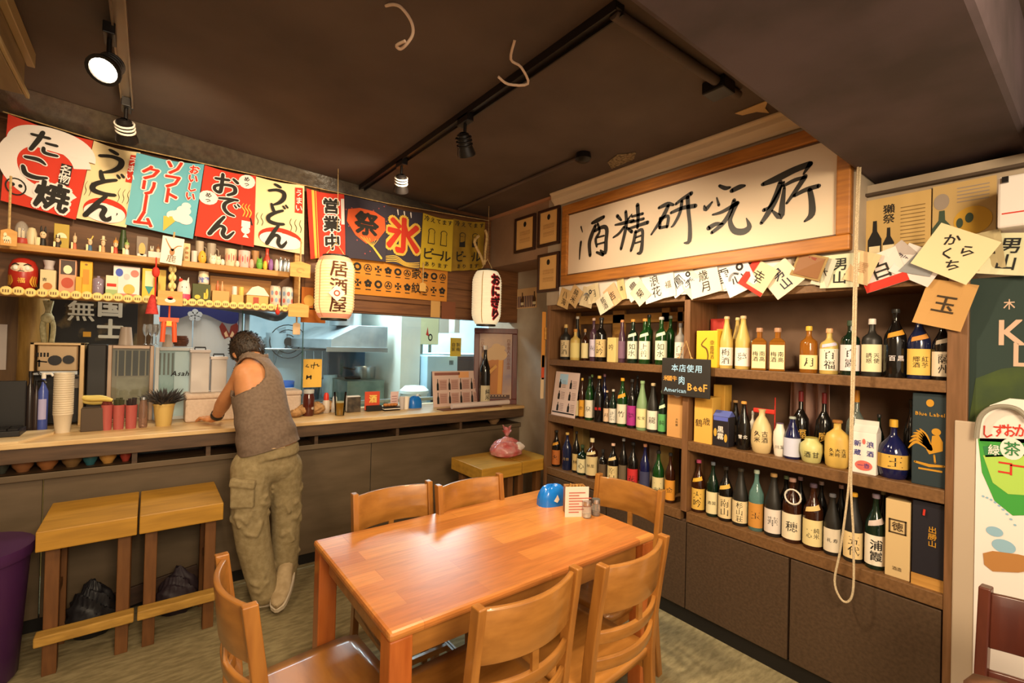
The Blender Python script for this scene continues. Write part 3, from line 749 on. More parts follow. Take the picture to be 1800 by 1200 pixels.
# ================================================================== CERTIFICATES, PHOTO
def framed(pix, label, border=0.022):
    """frame on the bulkhead from its outer corner pixels"""
    (xl, xr, yt, yb) = pix
    A = at(xl, yb, 'X', XS - 0.01); B = at(xr, yt, 'X', XS - 0.01)
    w = (A.y - B.y); h = B.z - A.z
    t = thing('certificate_frame', label, 'frame', (XS - 0.001, (A.y + B.y) / 2, A.z), -PI / 2, 'framed certificates')
    m = mat('certificate_frame_wood', '#3a2218', 0.4)
    obj('frame', MB().b2((-w / 2, -0.022, 0), (w / 2, 0, border)).b2((-w / 2, -0.022, h - border), (w / 2, 0, h)).b2((-w / 2, -0.022, border), (-w / 2 + border, 0, h - border)).b2((w / 2 - border, -0.022, border), (w / 2, 0, h - border)), m, t, bev=0.003)
    p = obj('certificate', MB().b2((-w / 2 + border, -0.012, border), (w / 2 - border, -0.002, h - border)), mat('certificate_paper', '#dfae6a', 0.7), t)
    d = MB(); fn = lambda u, v: (u, -0.0135, v)
    disc(d, 0, h * 0.77, 0.018, 0.022, fn, 0)
    for k in range(7): vtext(d, '賞状日本酒品'[k % 4:k % 4 + 2] + '一酒人', w * (0.22 - 0.073 * k), h * 0.42, 0.020, fn, mi=1)
    ring(d, 0, h / 2, 0.0, 0.001, fn)
    obj('print', d, [M_ink, mat('faint_print', '#b98a52', 0.8)], p)
framed((905, 942, 374, 446), 'dark framed certificate furthest from the calligraphy sign')
framed((946, 985, 360, 436), 'upper dark framed certificate next to the calligraphy sign')
framed((945, 984, 441, 515), 'lower dark framed certificate under another certificate')
A = at(906, 543, 'X', 2.755); B = at(944, 504, 'X', 2.755)
ph = thing('wall_poster', 'small photo poster of a bottle and purple stripes on the wall below the certificates', 'poster', (2.757, (A.y + B.y) / 2, A.z), -PI / 2)
w = A.y - B.y; h = B.z - A.z
sh_ = obj('sheet', MB().b2((-w / 2, -0.003, 0), (w / 2, 0, h)), paint('#e2b882', 0.6), ph)
d = MB(); fn = lambda u, v: (u, -0.004, v)
for k in range(11): rect(d, -w * 0.46 + k * w * 0.084, 0.01, -w * 0.46 + k * w * 0.084 + w * 0.05, h * 0.62, fn, 0)
fn2 = lambda u, v: (u, -0.005, v)
for cx in (-0.05, w * 0.4):
    d.flat([(cx - 0.022, 0.02), (cx + 0.022, 0.02), (cx + 0.022, h * 0.45), (cx + 0.008, h * 0.62), (cx + 0.008, h * 0.8), (cx - 0.008, h * 0.8), (cx - 0.008, h * 0.62), (cx - 0.022, h * 0.45)], fn2, 1)
    rect(d, cx - 0.022, 0.03, cx + 0.022, h * 0.3, lambda u, v: (u, -0.006, v), 2)
obj('print', d, [paint('#5d4a5c', 0.7), paint('#5c3a1c', 0.6), M_cream], sh_)

# ================================================================== BOTTLE SHELF
BY0, BY1 = 0.33, 2.69
sc = thing('bottle_shelf', 'large brown wooden shelf cabinet filled with sake bottles along the right wall', 'shelf', (XS, (BY0 + BY1) / 2, 0), -PI / 2)
cyb = (BY0 + BY1) / 2
def sp(name, y0, y1, x0, x1, z0, z1, m, **k):
    return obj(name, MB().b2((-(y1 - cyb), x0 - XS, z0), (-(y0 - cyb), x1 - XS, z1)), m, sc, **k)
DIV0, DIV1 = 1.478, 1.515
sp('side_panel', BY0, BY0 + 0.06, XS, 2.755, 0, 1.87, M_shelfv, bev=0.003)
sp('side_panel', BY1 - 0.03, BY1, XS, 2.755, 0, 1.87, M_shelfv, bev=0.003)
sp('divider', DIV0, DIV1, XS + 0.002, 2.73, 0.63, 1.84, M_shelfv, bev=0.002)
for (y0, y1) in ((BY0 + 0.06, DIV0), (DIV1, BY1 - 0.03)):
    for z0, z1 in ((1.41, 1.456), (0.98, 1.033), (0.575, 0.631)):
        sp('shelf_board', y0, y1, XS + 0.004, 2.73, z0, z1, M_shelf, bev=0.003)
    sp('top_board', y0, y1, XS + 0.004, 2.73, 1.832, 1.868, M_shelf, bev=0.003)
sp('back_panel', BY0 + 0.06, BY1 - 0.03, 2.735, 2.752, 0.63, 1.87, M_back)
for y0, y1 in ((0.395, 0.93), (0.94, 1.474), (1.48, 2.06), (2.07, 2.655)):
    dd = sp('door', y0, y1, XS + 0.006, XS + 0.024, 0.085, 0.568, M_door, bev=0.003)
sp('base_body', BY0 + 0.06, BY1 - 0.03, XS + 0.03, 2.74, 0.02, 0.575, M_back)
sp('kick_board', BY0 + 0.06, BY1 - 0.03, XS + 0.02, XS + 0.03, 0, 0.085, M_black)
# open lattice of the back in the upper left bay
for y0, y1, z0, z1 in ((2.17, 2.28, 1.456, 1.83), (1.80, 1.86, 1.46, 1.83), (1.70, 1.74, 1.46, 1.83), (1.515, 2.66, 1.735, 1.80), (2.62, 2.66, 1.456, 1.83)):
    sp('back_slat', y0, y1, 2.715, 2.735, z0, z1, M_pine, bev=0.002)

# -------------------------------- bottles
G = {  # glass colours
 'blk': mat('glass_black', '#14110f', 0.12, coat=0.3), 'brn': mat('glass_brown', '#33180c', 0.12, coat=0.3), 'grn': mat('glass_green', '#1c4a1c', 0.1, trans=0.35, coat=0.3),
 'dgr': mat('glass_dark_green', '#12261a', 0.12, trans=0.1, coat=0.3), 'clr': mat('glass_clear', '#cfe0d8', 0.06, trans=0.85), 'tea': mat('glass_teal', '#9cd0c8', 0.08, trans=0.75),
 'frg': mat('glass_frosted_green', '#8fae7c', 0.45, trans=0.25), 'frk': mat('glass_frosted_dark', '#25221e', 0.42), 'yel': mat('glass_yellow_frosted', '#e0c06a', 0.4, trans=0.25),
 'amb': mat('glass_amber', '#c07a2a', 0.1, trans=0.55), 'blu': mat('glass_blue', '#171a45', 0.08, coat=0.5), 'nav': mat('glass_navy', '#1b2140', 0.15, coat=0.4),
 'cer': mat('ceramic_cream', '#d6bb86', 0.4), 'ceg': mat('ceramic_green_cream', '#c9c27e', 0.4), 'cey': mat('ceramic_yellow', '#d7b25a', 0.4), 'wht': mat('ceramic_white', '#e6dccb', 0.3), 'gry': mat('ceramic_grey', '#8b8680', 0.5),
 'pur': mat('glass_purple', '#4a3040', 0.2, coat=0.3)}
PROF = {
 'sake': [(0.94, 0), (1, 0.015), (1, 0.55), (0.93, 0.62), (0.62, 0.71), (0.36, 0.79), (0.29, 0.85), (0.28, 0.94), (0.33, 0.95), (0.33, 0.975)],
 'slope': [(0.94, 0), (1, 0.015), (1, 0.50), (0.90, 0.58), (0.58, 0.73), (0.37, 0.86), (0.33, 0.95), (0.36, 0.955), (0.36, 0.975)],
 'wine': [(0.94, 0), (1, 0.015), (1, 0.60), (0.9, 0.67), (0.5, 0.73), (0.36, 0.77), (0.34, 0.95), (0.38, 0.955), (0.38, 0.975)],
 'short': [(0.94, 0), (1, 0.02), (1, 0.62), (0.9, 0.68), (0.45, 0.74), (0.3, 0.80), (0.3, 0.95), (0.33, 0.975)],
 'slim': [(0.9, 0), (1, 0.02), (1, 0.55), (0.8, 0.66), (0.5, 0.74), (0.45, 0.97)],
 'jar': [(0.80, 0), (0.92, 0.04), (1, 0.25), (1, 0.58), (0.86, 0.70), (0.45, 0.78), (0.30, 0.82), (0.30, 0.93), (0.36, 0.97)],
 'tokkuri': [(0.72, 0), (0.84, 0.03), (1, 0.22), (0.98, 0.45), (0.80, 0.64), (0.48, 0.78), (0.30, 0.84), (0.28, 0.93), (0.38, 0.985)],
 'cup': [(0.70, 0), (0.80, 0.05), (1, 0.45), (0.95, 0.72), (0.62, 0.85), (0.5, 0.97)],
 'decanter': [(0.75, 0), (0.85, 0.03), (1, 0.18), (1, 0.42), (0.80, 0.56), (0.45, 0.66), (0.22, 0.74), (0.2, 0.86), (0.24, 0.88)],
 'round': [(0.5, 0), (0.8, 0.08), (1, 0.35), (0.85, 0.58), (0.45, 0.68), (0.25, 0.73), (0.24, 0.97)]}
CAPH = {'sake': 0.06, 'slope': 0.055, 'wine': 0.06, 'short': 0.10, 'slim': 0.06, 'jar': 0.06, 'tokkuri': 0.02, 'cup': 0.02, 'decanter': 0.13, 'round': 0.16, 'sq': 0.1}
Z1, Z2, Z3 = 1.456, 1.033, 0.631


def cyl_fn(R, r_off=0.0012, bend=0.0):
    return lambda u, v: ((R + r_off) * math.sin(u / R), -(R + r_off) * math.cos(u / R), v)


def bottle(px, pt, wpx, z, style, glass, lab, text, desc, where, group, cap='#2a2a2a', x=None, tcol='#1c1815', neck=None, lz=None, h=None, key='r', back=False, bsize=None):
    X = x or (XS + (0.175 if back else 0.075))
    A = at(px, 700, 'X', X); y = A.y
    top = at(px, pt, 'X', X).z
    H = h or (top - z)
    R = real_radius((X, y, z + H / 2), wpx)
    view = math.atan2(-X, y)          # turn the label towards the room's middle
    rz = math.radians(-62) + 0.0 if y > 1.6 else math.radians(-70)
    sq = style == 'sq'
    if sq:
        R2 = R * 0.80
        o = obj('liquor_bottle', MB().b2((-R2, -R2, 0), (R2, R2, H * 0.68)).box((0, 0, H * 0.72), (R2 * 2, R2 * 2, H * 0.08), None, 0, 0.45).cyl((0, 0, H * 0.74), (0, 0, H * 0.95), R2 * 0.36), G[glass], None, (X, y, z), (0, 0, rz), bev=R2 * 0.12)
        fn = lambda u, v: (u, -R2 - 0.0012, v)
    else:
        o = obj('sake_bottle' if style in ('sake', 'slope', 'wine') else 'liquor_bottle', MB().lathe([(r * R, q * H) for r, q in PROF[style]], 22), G[glass], None, (X, y, z), (0, 0, rz), smooth=True)
        fn = cyl_fn(R)
    tag(o, (desc + ' ' + where).strip(), 'bottle', group)
    rn = next(r for r, q in reversed(PROF.get(style, [(0.3, 1)]))) if not sq else 0.33
    ch = CAPH[style] * H
    if cap:
        rc = rn * R * 1.12 if not sq else R * 0.36
        obj('cap', MB().lathe([(rc, H - ch), (rc * 1.04, H - ch * 0.9), (rc, H - 0.002), (rc * 0.8, H), (0, H)], 14), paint(cap, 0.35), o, smooth=True)
    if lab:
        l0, l1 = (lz or {'sake': (0.06, 0.46), 'slope': (0.06, 0.44), 'wine': (0.10, 0.50), 'short': (0.08, 0.55), 'jar': (0.3, 0.55), 'sq': (0.05, 0.60), 'slim': (0.1, 0.5), 'round': (0.3, 0.4), 'cup': (0.1, 0.6), 'tokkuri': (0.1, 0.5), 'decanter': (0.18, 0.42)}[style])
        l0 *= H; l1 *= H
        if sq: lb = obj('label', MB().b2((-R2 * 0.9, -R2 - 0.001, l0), (R2 * 0.9, -R2, l1)), paint(lab, 0.7), o); hwid = R2 * 0.9
        else:
            hwid = R * 1.45
            lb = obj('label', MB().grid(14, 1, lambda i, j: cyl_fn(R, 0.0006)((i * 2 - 1) * hwid, l0 + (l1 - l0) * j)), paint(lab, 0.7), o, smooth=True)
        par = lb
    else:
        l0, l1 = (lz or (0.1, 0.5)); l0 *= H; l1 *= H; par = o; hwid = R
    if text:
        d = MB(); f2 = (lambda u, v: (u, -R2 - 0.002, v)) if sq else cyl_fn(R, 0.0016)
        cols = text.split('/'); n = max(len(t) for t in cols)
        s = min((l1 - l0) * 0.92 / n, R * 1.25 / len(cols))
        if bsize: s = bsize * R
        for k, t in enumerate(cols):
            if len(cols) == 1: vtext(d, t, 0, (l0 + l1) / 2, s, f2, key)
            else: vtext(d, t, (len(cols) - 1) / 2 * s * 1.15 - k * s * 1.15, (l0 + l1) / 2, s * (1 if k == 0 or len(t) <= len(cols[0]) else 0.8), f2, key)
        obj('lettering', d, paint(tcol, 0.7), par)
    if neck and not sq:
        q0, q1 = 0.53 * H, 0.60 * H
        # slanting shoulder tag following the bottle shape
        pr = PROF[style]
        def rad(q):
            for (ra, qa), (rb, qb) in zip(pr, pr[1:]):
                if qa <= q <= qb: return (ra + (rb - ra) * (q - qa) / (qb - qa + 1e-9)) * R
            return R * 0.3
        def f3(i, j):
            a = (i - 0.5) * 1.7; q = 0.60 + 0.07 * j + 0.06 * (i - 0.5)
            r = rad(q) + 0.0015
            return (r * math.sin(a), -r * math.cos(a), q * H)
        obj('neck_label', MB().grid(10, 2, f3), paint(neck, 0.7), o, smooth=True)
    return o


TL, TM, TB = 'on the top shelf, far bay', 'on the middle shelf, far bay', 'on the bottom shelf, far bay'
RT, RM, RB = 'on the top shelf, near bay', 'on the middle shelf, near bay', 'on the bottom shelf, near bay'
g = 'bottles on the upper far shelf'
bottle(992, 570, 18, Z1, 'short', 'frk', '#c9b48c', '古酒', 'squat dark bottle with cork and beige label', TL, g, '#c9a25c')
bottle(1009, 578, 18, Z1, 'short', 'yel', '#e2cf86', None, 'squat yellow bottle with yellow label', TL, g, '#c98a3a')
bottle(1012, 556, 12, Z1, 'slim', 'frk', None, None, 'tall thin dark bottle with silver stopper at the back', TL, g, '#d8d4c8', back=True)
bottle(1026, 578, 13, Z1, 'short', 'brn', '#e6d6a0', None, 'small brown bottle with cream and yellow label', TL, g, '#b98a50')
bottle(1041, 559, 14, Z1, 'wine', 'pur', '#d9cde0', '花', 'dark purple bottle with lilac white label', TL, g, '#d8b49a')
bottle(1054, 558, 20, Z1, 'wine', 'blk', '#d9bd83', '大吟', 'black bottle with tan label beside the boxed bottle', TL, g)
bottle(1091, 562, 13, Z1, 'slim', 'pur', '#7a5a70', None, 'narrow purple tube bottle', TL, g, '#c98a5a')
bottle(1110, 561, 19, Z1, 'wine', 'dgr', '#d8dcc4', '如水', 'green bottle with white label, nearest the purple tube', TL, g, '#c98a3a', neck='#cfd6c0')
bottle(1131, 560, 20, Z1, 'wine', 'grn', '#e2e2cc', '上善', 'green bottle with white label, middle one of three alike', TL, g, '#d09040', neck='#cfd6c0')
bottle(1138, 553, 16, Z1, 'wine', 'grn', None, None, 'tall unlabelled green bottle at the back', TL, g, back=True)
bottle(1160, 557, 21, Z1, 'wine', 'grn', '#dfe0c6', '如水', 'green bottle with white label and silver cap', TL, g, '#b9b4ac', neck='#cfd6c0')
bottle(1176, 555, 16, Z1, 'wine', 'grn', None, None, 'bright green unlabelled bottle behind the ceramic one', TL, g, '#8a8f80', back=True)
bottle(1194, 568, 20, Z1, 'short', 'gry', '#ece0d0', '白雪', 'grey ceramic bottle with white label by the divider', TL, g, '#5e5a5a')
g = 'bottles on the middle far shelf'
bottle(1014, 668, 11, Z2, 'sake', 'blk', '#d6c79c', None, 'black bottle with tan label behind the menu stand', TM, g)
bottle(1023, 664, 11, Z2, 'sake', 'brn', '#d99a2e', '金', 'brown bottle with orange label', TM, g, '#d8b04a')
bottle(1036, 661, 15, Z2, 'sake', 'grn', '#e6dcc4', '泉', 'green bottle with white label next to the red-lettered one', TM, g)
bottle(1053, 660, 18, Z2, 'sake', 'blk', None, '鬼/羅', 'black bottle with bold red lettering', TM, g, '#c9a24a', tcol='#c8281e', lz=(0.08, 0.5), key='b')
bottle(1067, 686, 12, Z2, 'sake', 'blk', '#d9b896', '月', 'small dark bottle with pinkish label', TM, g, '#c9a98a')
bottle(1078, 684, 14, Z2, 'sake', 'dgr', '#ded8c8', '正宗', 'small dark green bottle with white label', TM, g, '#c9c0b0')
bottle(1094, 664, 19, Z2, 'sake', 'grn', '#e3d8bd', '竹', 'green bottle with cream label and orange shoulder tag', TM, g, '#e0a030', neck='#e0952a')
bottle(1111, 666, 17, Z2, 'sake', 'blk', '#a3267c', '夢', 'black bottle with magenta label', TM, g)
bottle(1129, 669, 20, Z2, 'slope', 'frg', '#e0d39a', '宝/松', 'frosted green bottle with pale yellow label', TM, g, '#8fae7c')
bottle(1148, 673, 20, Z2, 'slope', 'frk', '#e6dcc8', '龍', 'frosted grey bottle with white label and flat beige top', TM, g, '#c9b48c')
bottle(1165, 686, 15, Z2, 'sake', 'dgr', '#5aa35a', '純', 'dark bottle with green label beside the beige box', TM, g, '#a8c79a', neck='#cfe0b8')
bottle(1040, 658, 12, Z2, 'sake', 'dgr', None, None, 'dark green bottle in the back row behind the menu', TM, g, '#7a9a5a', back=True)
bottle(1062, 657, 12, Z2, 'sake', 'blu', None, None, 'dark blue bottle with pink cap in the back row', TM, g, '#b08090', back=True)
bottle(1120, 660, 13, Z2, 'sake', 'blk', None, None, 'black bottle in the back row behind the magenta label', TM, g, back=True)
g = 'bottles on the lower far shelf'
bottle(980, 756, 15, Z3, 'sake', 'blk', '#b5652a', '火', 'black bottle with orange flame-coloured label', TB, g, neck='#d0902a')
bottle(999, 760, 17, Z3, 'sake', 'nav', None, '銀/月', 'dark navy bottle with gold lettering', TB, g, '#d9b060', tcol='#a98a5a')
bottle(1015, 758, 13, Z3, 'sake', 'blk', '#c9a868', '林', 'slim black bottle with tan label', TB, g)
bottle(1026, 782, 18, Z3, 'short', 'dgr', '#e0d0a0', '心', 'short olive bottle with cream label', TB, g, '#3a4a30')
bottle(1043, 770, 21, Z3, 'short', 'brn', '#d9c08a', '風/林', 'wide brown bottle with cream label and round tag', TB, g, '#e0cfa0', neck='#e0cf9a')
bottle(1062, 790, 15, Z3, 'short', 'blk', '#5e4a34', None, 'short dark bottle between two cream labels', TB, g)
bottle(1080, 779, 19, Z3, 'sake', 'blk', '#d9bf86', '辛口', 'black bottle with tan label and pale cap', TB, g, '#e0b8a0', neck='#d9bf86')
bottle(1098, 770, 15, Z3, 'sake', 'blk', '#6a5a44', None, 'plain black bottle left of the red label', TB, g, '#a0a0a0')
bottle(1115, 777, 19, Z3, 'sake', 'blk', '#c42a2c', '花', 'black bottle with bright red label', TB, g)
bottle(1136, 780, 18, Z3, 'sake', 'blu', '#3a3a5a', None, 'dark blue bottle with reddish cap', TB, g, '#c98a6a')
bottle(1160, 792, 21, Z3, 'sake', 'grn', '#d9c894', '一献', 'bright green bottle with cream label', TB, g)
bottle(1181, 796, 18, Z3, 'sake', 'brn', '#d9912e', '金', 'brown bottle with orange label by the divider', TB, g)
g = 'bottles on the upper near shelf'
bottle(1275, 556, 24, Z1, 'slope', 'yel', '#ece2d4', '梅酒', 'frosted yellow bottle with white label beside the yellow box', RT, g, '#d9b48a', lz=(0.06, 0.40))
bottle(1294, 558, 20, Z1, 'slope', 'yel', None, None, 'pale yellow frosted bottle standing behind its two neighbours', RT, g, '#d0c08a', back=True)
bottle(1304, 555, 27, Z1, 'slope', 'yel', '#ece2d8', '夢', 'frosted yellow bottle with white label beside square amber bottles', RT, g, '#d9b48a', lz=(0.06, 0.40))
bottle(1333, 576, 33, Z1, 'sq', 'amb', '#e6d9a8', '南高/梅酒', 'square amber bottle with cream label beside the frosted bottles', RT, g, '#b98a6a')
bottle(1365, 576, 35, Z1, 'sq', 'amb', '#e6d9a8', '南高/梅酒', 'square amber bottle with cream label and clear brown corner', RT, g, '#b98a6a')
bottle(1420, 573, 32, Z1, 'short', 'amb', '#ecdca0', '月', 'round amber bottle with gold cap and purple band', RT, g, '#d9b040', lz=(0.08, 0.38))
bottle(1456, 577, 34, Z1, 'short', 'yel', '#ece0cc', '百福', 'yellowish bottle with peach cap and white paper tag', RT, g, '#e0a878', neck='#cfc4dc')
bottle(1493, 563, 35, Z1, 'short', 'dgr', '#e6dcdc', '百露', 'dark green bottle with plain white label behind the cord', RT, g, '#3a4a3a')
bottle(1531, 560, 37, Z1, 'short', 'frk', '#e3d6ac', '天使/誘惑', 'matte dark bottle with white cap and cream label', RT, g, '#e0d4cc')
bottle(1572, 543, 42, Z1, 'sake', 'blk', None, '黒/百', 'tall black bottle with white brush lettering and gold flower', RT, g, tcol='#dcd0d0', lz=(0.06, 0.5), key='b', neck='#d0902a')
bottle(1614, 552, 43, Z1, 'sake', 'nav', '#e0b85a', '紅芋/郷酒', 'dark bottle with golden yellow label and orange neck', RT, g, '#d9762a', neck='#c9863a')
bottle(1655, 560, 38, Z1, 'sake', 'blk', '#d9cbb4', '薩州', 'dark bottle with grey white label by the right post', RT, g, '#3a3030', neck='#a89a88')
g = 'bottles on the middle near shelf'
bottle(1293, 703, 22, Z2, 'slope', 'blk', '#d8d0c0', '佐/藤', 'black bottle with tan cap behind the black carton', RM, g, '#b08a5a', back=True)
bottle(1308, 705, 25, Z2, 'slope', 'blk', None, '北/雪', 'black bottle with large white lettering and orange cap', RM, g, '#d99a4a', tcol='#e6e0d8', lz=(0.06, 0.48), key='b')
bottle(1324, 722, 13, Z2, 'short', 'wht', None, None, 'small white bottle peeking out behind the black one', RM, g, '#b8b0a8', back=True)
bottle(1340, 718, 38, Z2, 'tokkuri', 'cer', None, '古酒/久米', 'cream stoneware flask with brushed lettering', RM, g, None, lz=(0.15, 0.62))
bottle(1372, 743, 24, Z2, 'cup', 'wht', None, '玉/川', 'small white jar capped with a purple cloth', RM, g, '#6a5a70', lz=(0.08, 0.5))
bottle(1394, 732, 30, Z2, 'slope', 'blu', '#c9cbe0', None, 'clear blue bottle with a narrow white label', RM, g, '#a8b0a8', lz=(0.06, 0.5))
bottle(1408, 687, 34, Z2, 'round', 'blk', None, '福', 'round black bottle with gold lettering, by the blue one', RM, g, '#7a2426', back=True, tcol='#d0a040', lz=(0.2, 0.5), key='b')
bottle(1449, 690, 34, Z2, 'round', 'blk', None, '魔', 'round black bottle with gold lettering above the green jar', RM, g, '#7a2426', back=True, tcol='#d0a040', lz=(0.2, 0.5), key='b')
bottle(1428, 768, 42, Z2, 'cup', 'ceg', None, '甘/酒', 'wide green and cream ceramic jar', RM, g, '#b0a050', lz=(0.1, 0.6))
bottle(1473, 738, 45, Z2, 'jar', 'cey', None, '古酒/大吟/久米', 'yellow ceramic jar with black brushed columns', RM, g, '#a87038', lz=(0.08, 0.58))
bottle(1506, 685, 40, Z2, 'round', 'clr', None, None, 'round clear bottle with orange wrapped neck at the back', RM, g, '#d9902a', back=True)
bottle(1572, 737, 58, Z2, 'decanter', 'blu', '#d0a548', '王', 'round dark blue decanter with gold label and stopper', RM, g, '#d9a83a')
bottle(1603, 702, 30, Z2, 'sake', 'blk', None, None, 'dark bottle hidden behind the teal whisky box', RM, g, back=True)
bottle(1546, 728, 20, Z2, 'sake', 'dgr', None, None, 'dark bottle behind the white carton', RM, g, back=True)
g = 'bottles on the lower near shelf'
bottle(1231, 808, 24, Z3, 'sake', 'brn', '#d9ae4e', '大吟', 'dark bottle with golden label, first from the divider', RB, g, '#b04a6a', neck='#d0a02e')
bottle(1256, 812, 22, Z3, 'sake', 'dgr', '#e3d3a4', '国/酒', 'dark green bottle with cream label, second from the divider', RB, g, '#6a707a')
bottle(1279, 820, 26, Z3, 'sake', 'blk', '#dfc694', '南山', 'black bottle with cream label and gold shoulder emblem', RB, g, '#2a2420', neck='#d0a548')
bottle(1305, 823, 28, Z3, 'slope', 'frk', '#e6cfa0', '杉山荘', 'matte black bottle with cream label of three characters', RB, g, '#3a342c')
bottle(1333, 826, 27, Z3, 'sake', 'tea', '#c98a3a', '玉', 'clear teal bottle with orange round label', RB, g, '#b8c4b0')
bottle(1363, 832, 31, Z3, 'slope', 'frk', '#e0d3c8', '華', 'matte dark bottle with white and lilac label', RB, g, '#b8905a')
bottle(1396, 840, 35, Z3, 'sake', 'brn', '#e8d8b8', '穂', 'brown bottle with white label and a white cord ring', RB, g, '#b08a7a')
bottle(1433, 850, 36, Z3, 'sake', 'brn', '#e0cc92', '純米/一心', 'brown bottle with yellowish label and shoulder tag', RB, g, '#5a4a58', neck='#d0b070')
bottle(1467, 868, 30, Z3, 'slope', 'frk', '#e6d8c0', '寿/礼', 'grey black bottle with white label left of the cord', RB, g, '#6a6a70')
bottle(1504, 866, 35, Z3, 'slope', 'frk', '#e3c690', '五代', 'dark brown bottle with orange cap behind the cord loop', RB, g, '#d9a030')
bottle(1543, 868, 38, Z3, 'sake', 'dgr', '#ece0cc', '浦霞', 'green black bottle with bold white label and shoulder strip', RB, g, '#8a7a8a', neck='#c9b8b0', key='b')
for i, (px, pt) in enumerate(((1410, 838), (1447, 846), (1482, 852), (1556, 862), (1385, 836))):
    bottle(px, pt, 24, Z3, 'sake', 'blk', None, None, ('pink-capped black bottle behind the yellowish label', 'pale-capped black bottle behind the shoulder tag', 'pale-capped black bottle in the back row behind the cord', 'khaki-capped black bottle behind the bold white label', 'green-capped black bottle behind the white cord ring')[i], RB, 'bottles on the lower near shelf', ['#c9a0a0', '#c9b0a8', '#d8b0a0', '#b8b090', '#9ab08a'][i], back=True)
# cord ring on the neck of one bottle
A = at(1396, 872, 'X', XS + 0.04)
tag(obj('cord_ring', MB().tube([(0.0, 0.035 * math.cos(k * PI / 8), 0.035 * math.sin(k * PI / 8)) for k in range(16)], 0.004, 6, closed=True), mat('white_cord', '#d8cfc0', 0.8), None, (XS + 0.024, A.y, A.z)), 'white twisted cord ring hung on a brown bottle neck', 'cord')

# -------------------------------- boxes among the bottles
def sbox(name, x0, x1, pt, z, m, label, cat='box', dep=0.09, X=None, texts=(), rz=-PI / 2, group=None, bev=0.003, th=None):
    """upright box whose front face spans pixel columns x0..x1 at depth X; texts: (string, u, v, size in widths, key, colour)"""
    X = X or XS + 0.03
    A = at(x0, 700, 'X', X); B = at(x1, 700, 'X', X); w = A.y - B.y
    h = th or (at((x0 + x1) / 2, pt, 'X', X).z - z)
    o = obj(name, MB().b2((-w / 2, 0, 0), (w / 2, dep, h)), m, None, (X, (A.y + B.y) / 2, z), (0, 0, rz), bev=bev)
    tag(o, label, cat, group)
    fn = lambda u, v: (u, -0.0015, v)
    for (s, u, v, sz, key, col) in texts:
        d = MB()
        if col and s: vtext(d, s, u * w, v * h, sz * w, fn, key)
        obj('lettering', d, paint(col, 0.7), o)
    return o, w, h, fn
sbox('wooden_bottle_box', 1065, 1080, 593, Z1, paint('#d8c27e'), 'slim cream wooden box ' + TL, texts=(('吟', 0, 0.6, 0.6, 'r', '#5a4a30'),))
sbox('paper_bottle_box', 1173, 1209, 691, Z2, paint('#cf9a5c', 0.7), 'plain beige bottle box with a small white arc under the hanging board', texts=(('大吟醸', 0, 0.35, 0.12, 'r', '#4a3a20'),))
o = bpy.data.objects['paper_bottle_box']; d = MB(); ring(d, 0, 0.27, 0.022, 0.032, lambda u, v: (u, -0.002, v), 0, 12, PI * 1.1, PI * 1.9); obj('arc_mark', d, M_white, o)
sbox('paper_bottle_box', 992, 1008, 752, Z3, paint('#8a5c2c'), 'brown bottle box at the back ' + TB, X=XS + 0.22, dep=0.08)
sbox('paper_bottle_box', 1009, 1026, 748, Z3, paint('#a88a50'), 'tan bottle box at the back ' + TB, X=XS + 0.22, dep=0.08)
sbox('paper_bottle_box', 1143, 1160, 783, Z3, paint('#8a7460'), 'grey brown bottle box at the back near the green bottle', X=XS + 0.2, dep=0.08)
sbox('paper_bottle_box', 1162, 1184, 784, Z3, paint('#b89a58'), 'yellow tan bottle box at the back by the divider', X=XS + 0.2, dep=0.08)
o, w, h, fn = sbox('gift_box', 1222, 1259, 581, Z1, paint('#dfb52a', 0.6), 'bright yellow gift box with a brush character ' + RT, dep=0.08)
d = MB(); stroke(d, smooth_path([(0.0, h * 0.8, 0.002), (-0.03, h * 0.62, 0.004), (0.0, h * 0.5, 0.005), (0.01, h * 0.3, 0.004), (0.0, h * 0.1, 0.003)]), fn); vtext(d, '幸喜', w * 0.26, h * 0.6, 0.03, fn); vtext(d, '梅酒', w * 0.26, h * 0.35, 0.025, fn)
obj('lettering', d, paint('#6a4a12'), o)
sbox('gift_box', 1246, 1270, 560, Z1, paint('#b8352a', 0.6), 'red patterned gift box behind the yellow box', X=XS + 0.2, dep=0.06)
sbox('gift_box', 1257, 1276, 578, Z1, paint('#c9a01e', 0.6), 'yellow gift box half hidden behind the frosted bottle', X=XS + 0.14, dep=0.06)
o, w, h, fn = sbox('wooden_bottle_box', 1221, 1253, 697, Z2, mat('pale_box_wood', '#d9a648', 0.6, c2='#c99538', scale=4, stretch=(6, 6, 1)), 'pale wooden box with two brushed characters ' + RM)
d = MB(); rect(d, -w / 2 + 0.002, 0.0, w / 2 - 0.002, h * 0.78, fn, 1); vtext(d, '歳', w * 0.2, h * 0.47, w * 0.42, lambda u, v: (u, -0.0025, v)); vtext(d, '鶴', -w * 0.22, h * 0.42, w * 0.42, lambda u, v: (u, -0.0025, v)); obj('lettering', d, [M_ink, paint('#e0ad50')], o)
sbox('wooden_bottle_box', 1254, 1274, 676, Z2, mat('pale_box_wood', '#d9a648', 0.6), 'taller brown wooden box behind the black carton', X=XS + 0.14, dep=0.08)
o, w, h, fn = sbox('drink_carton', 1254, 1282, 732, Z2, paint('#231f24', 0.5), 'black drink carton with blue top and white lettering', 'carton', dep=0.07)
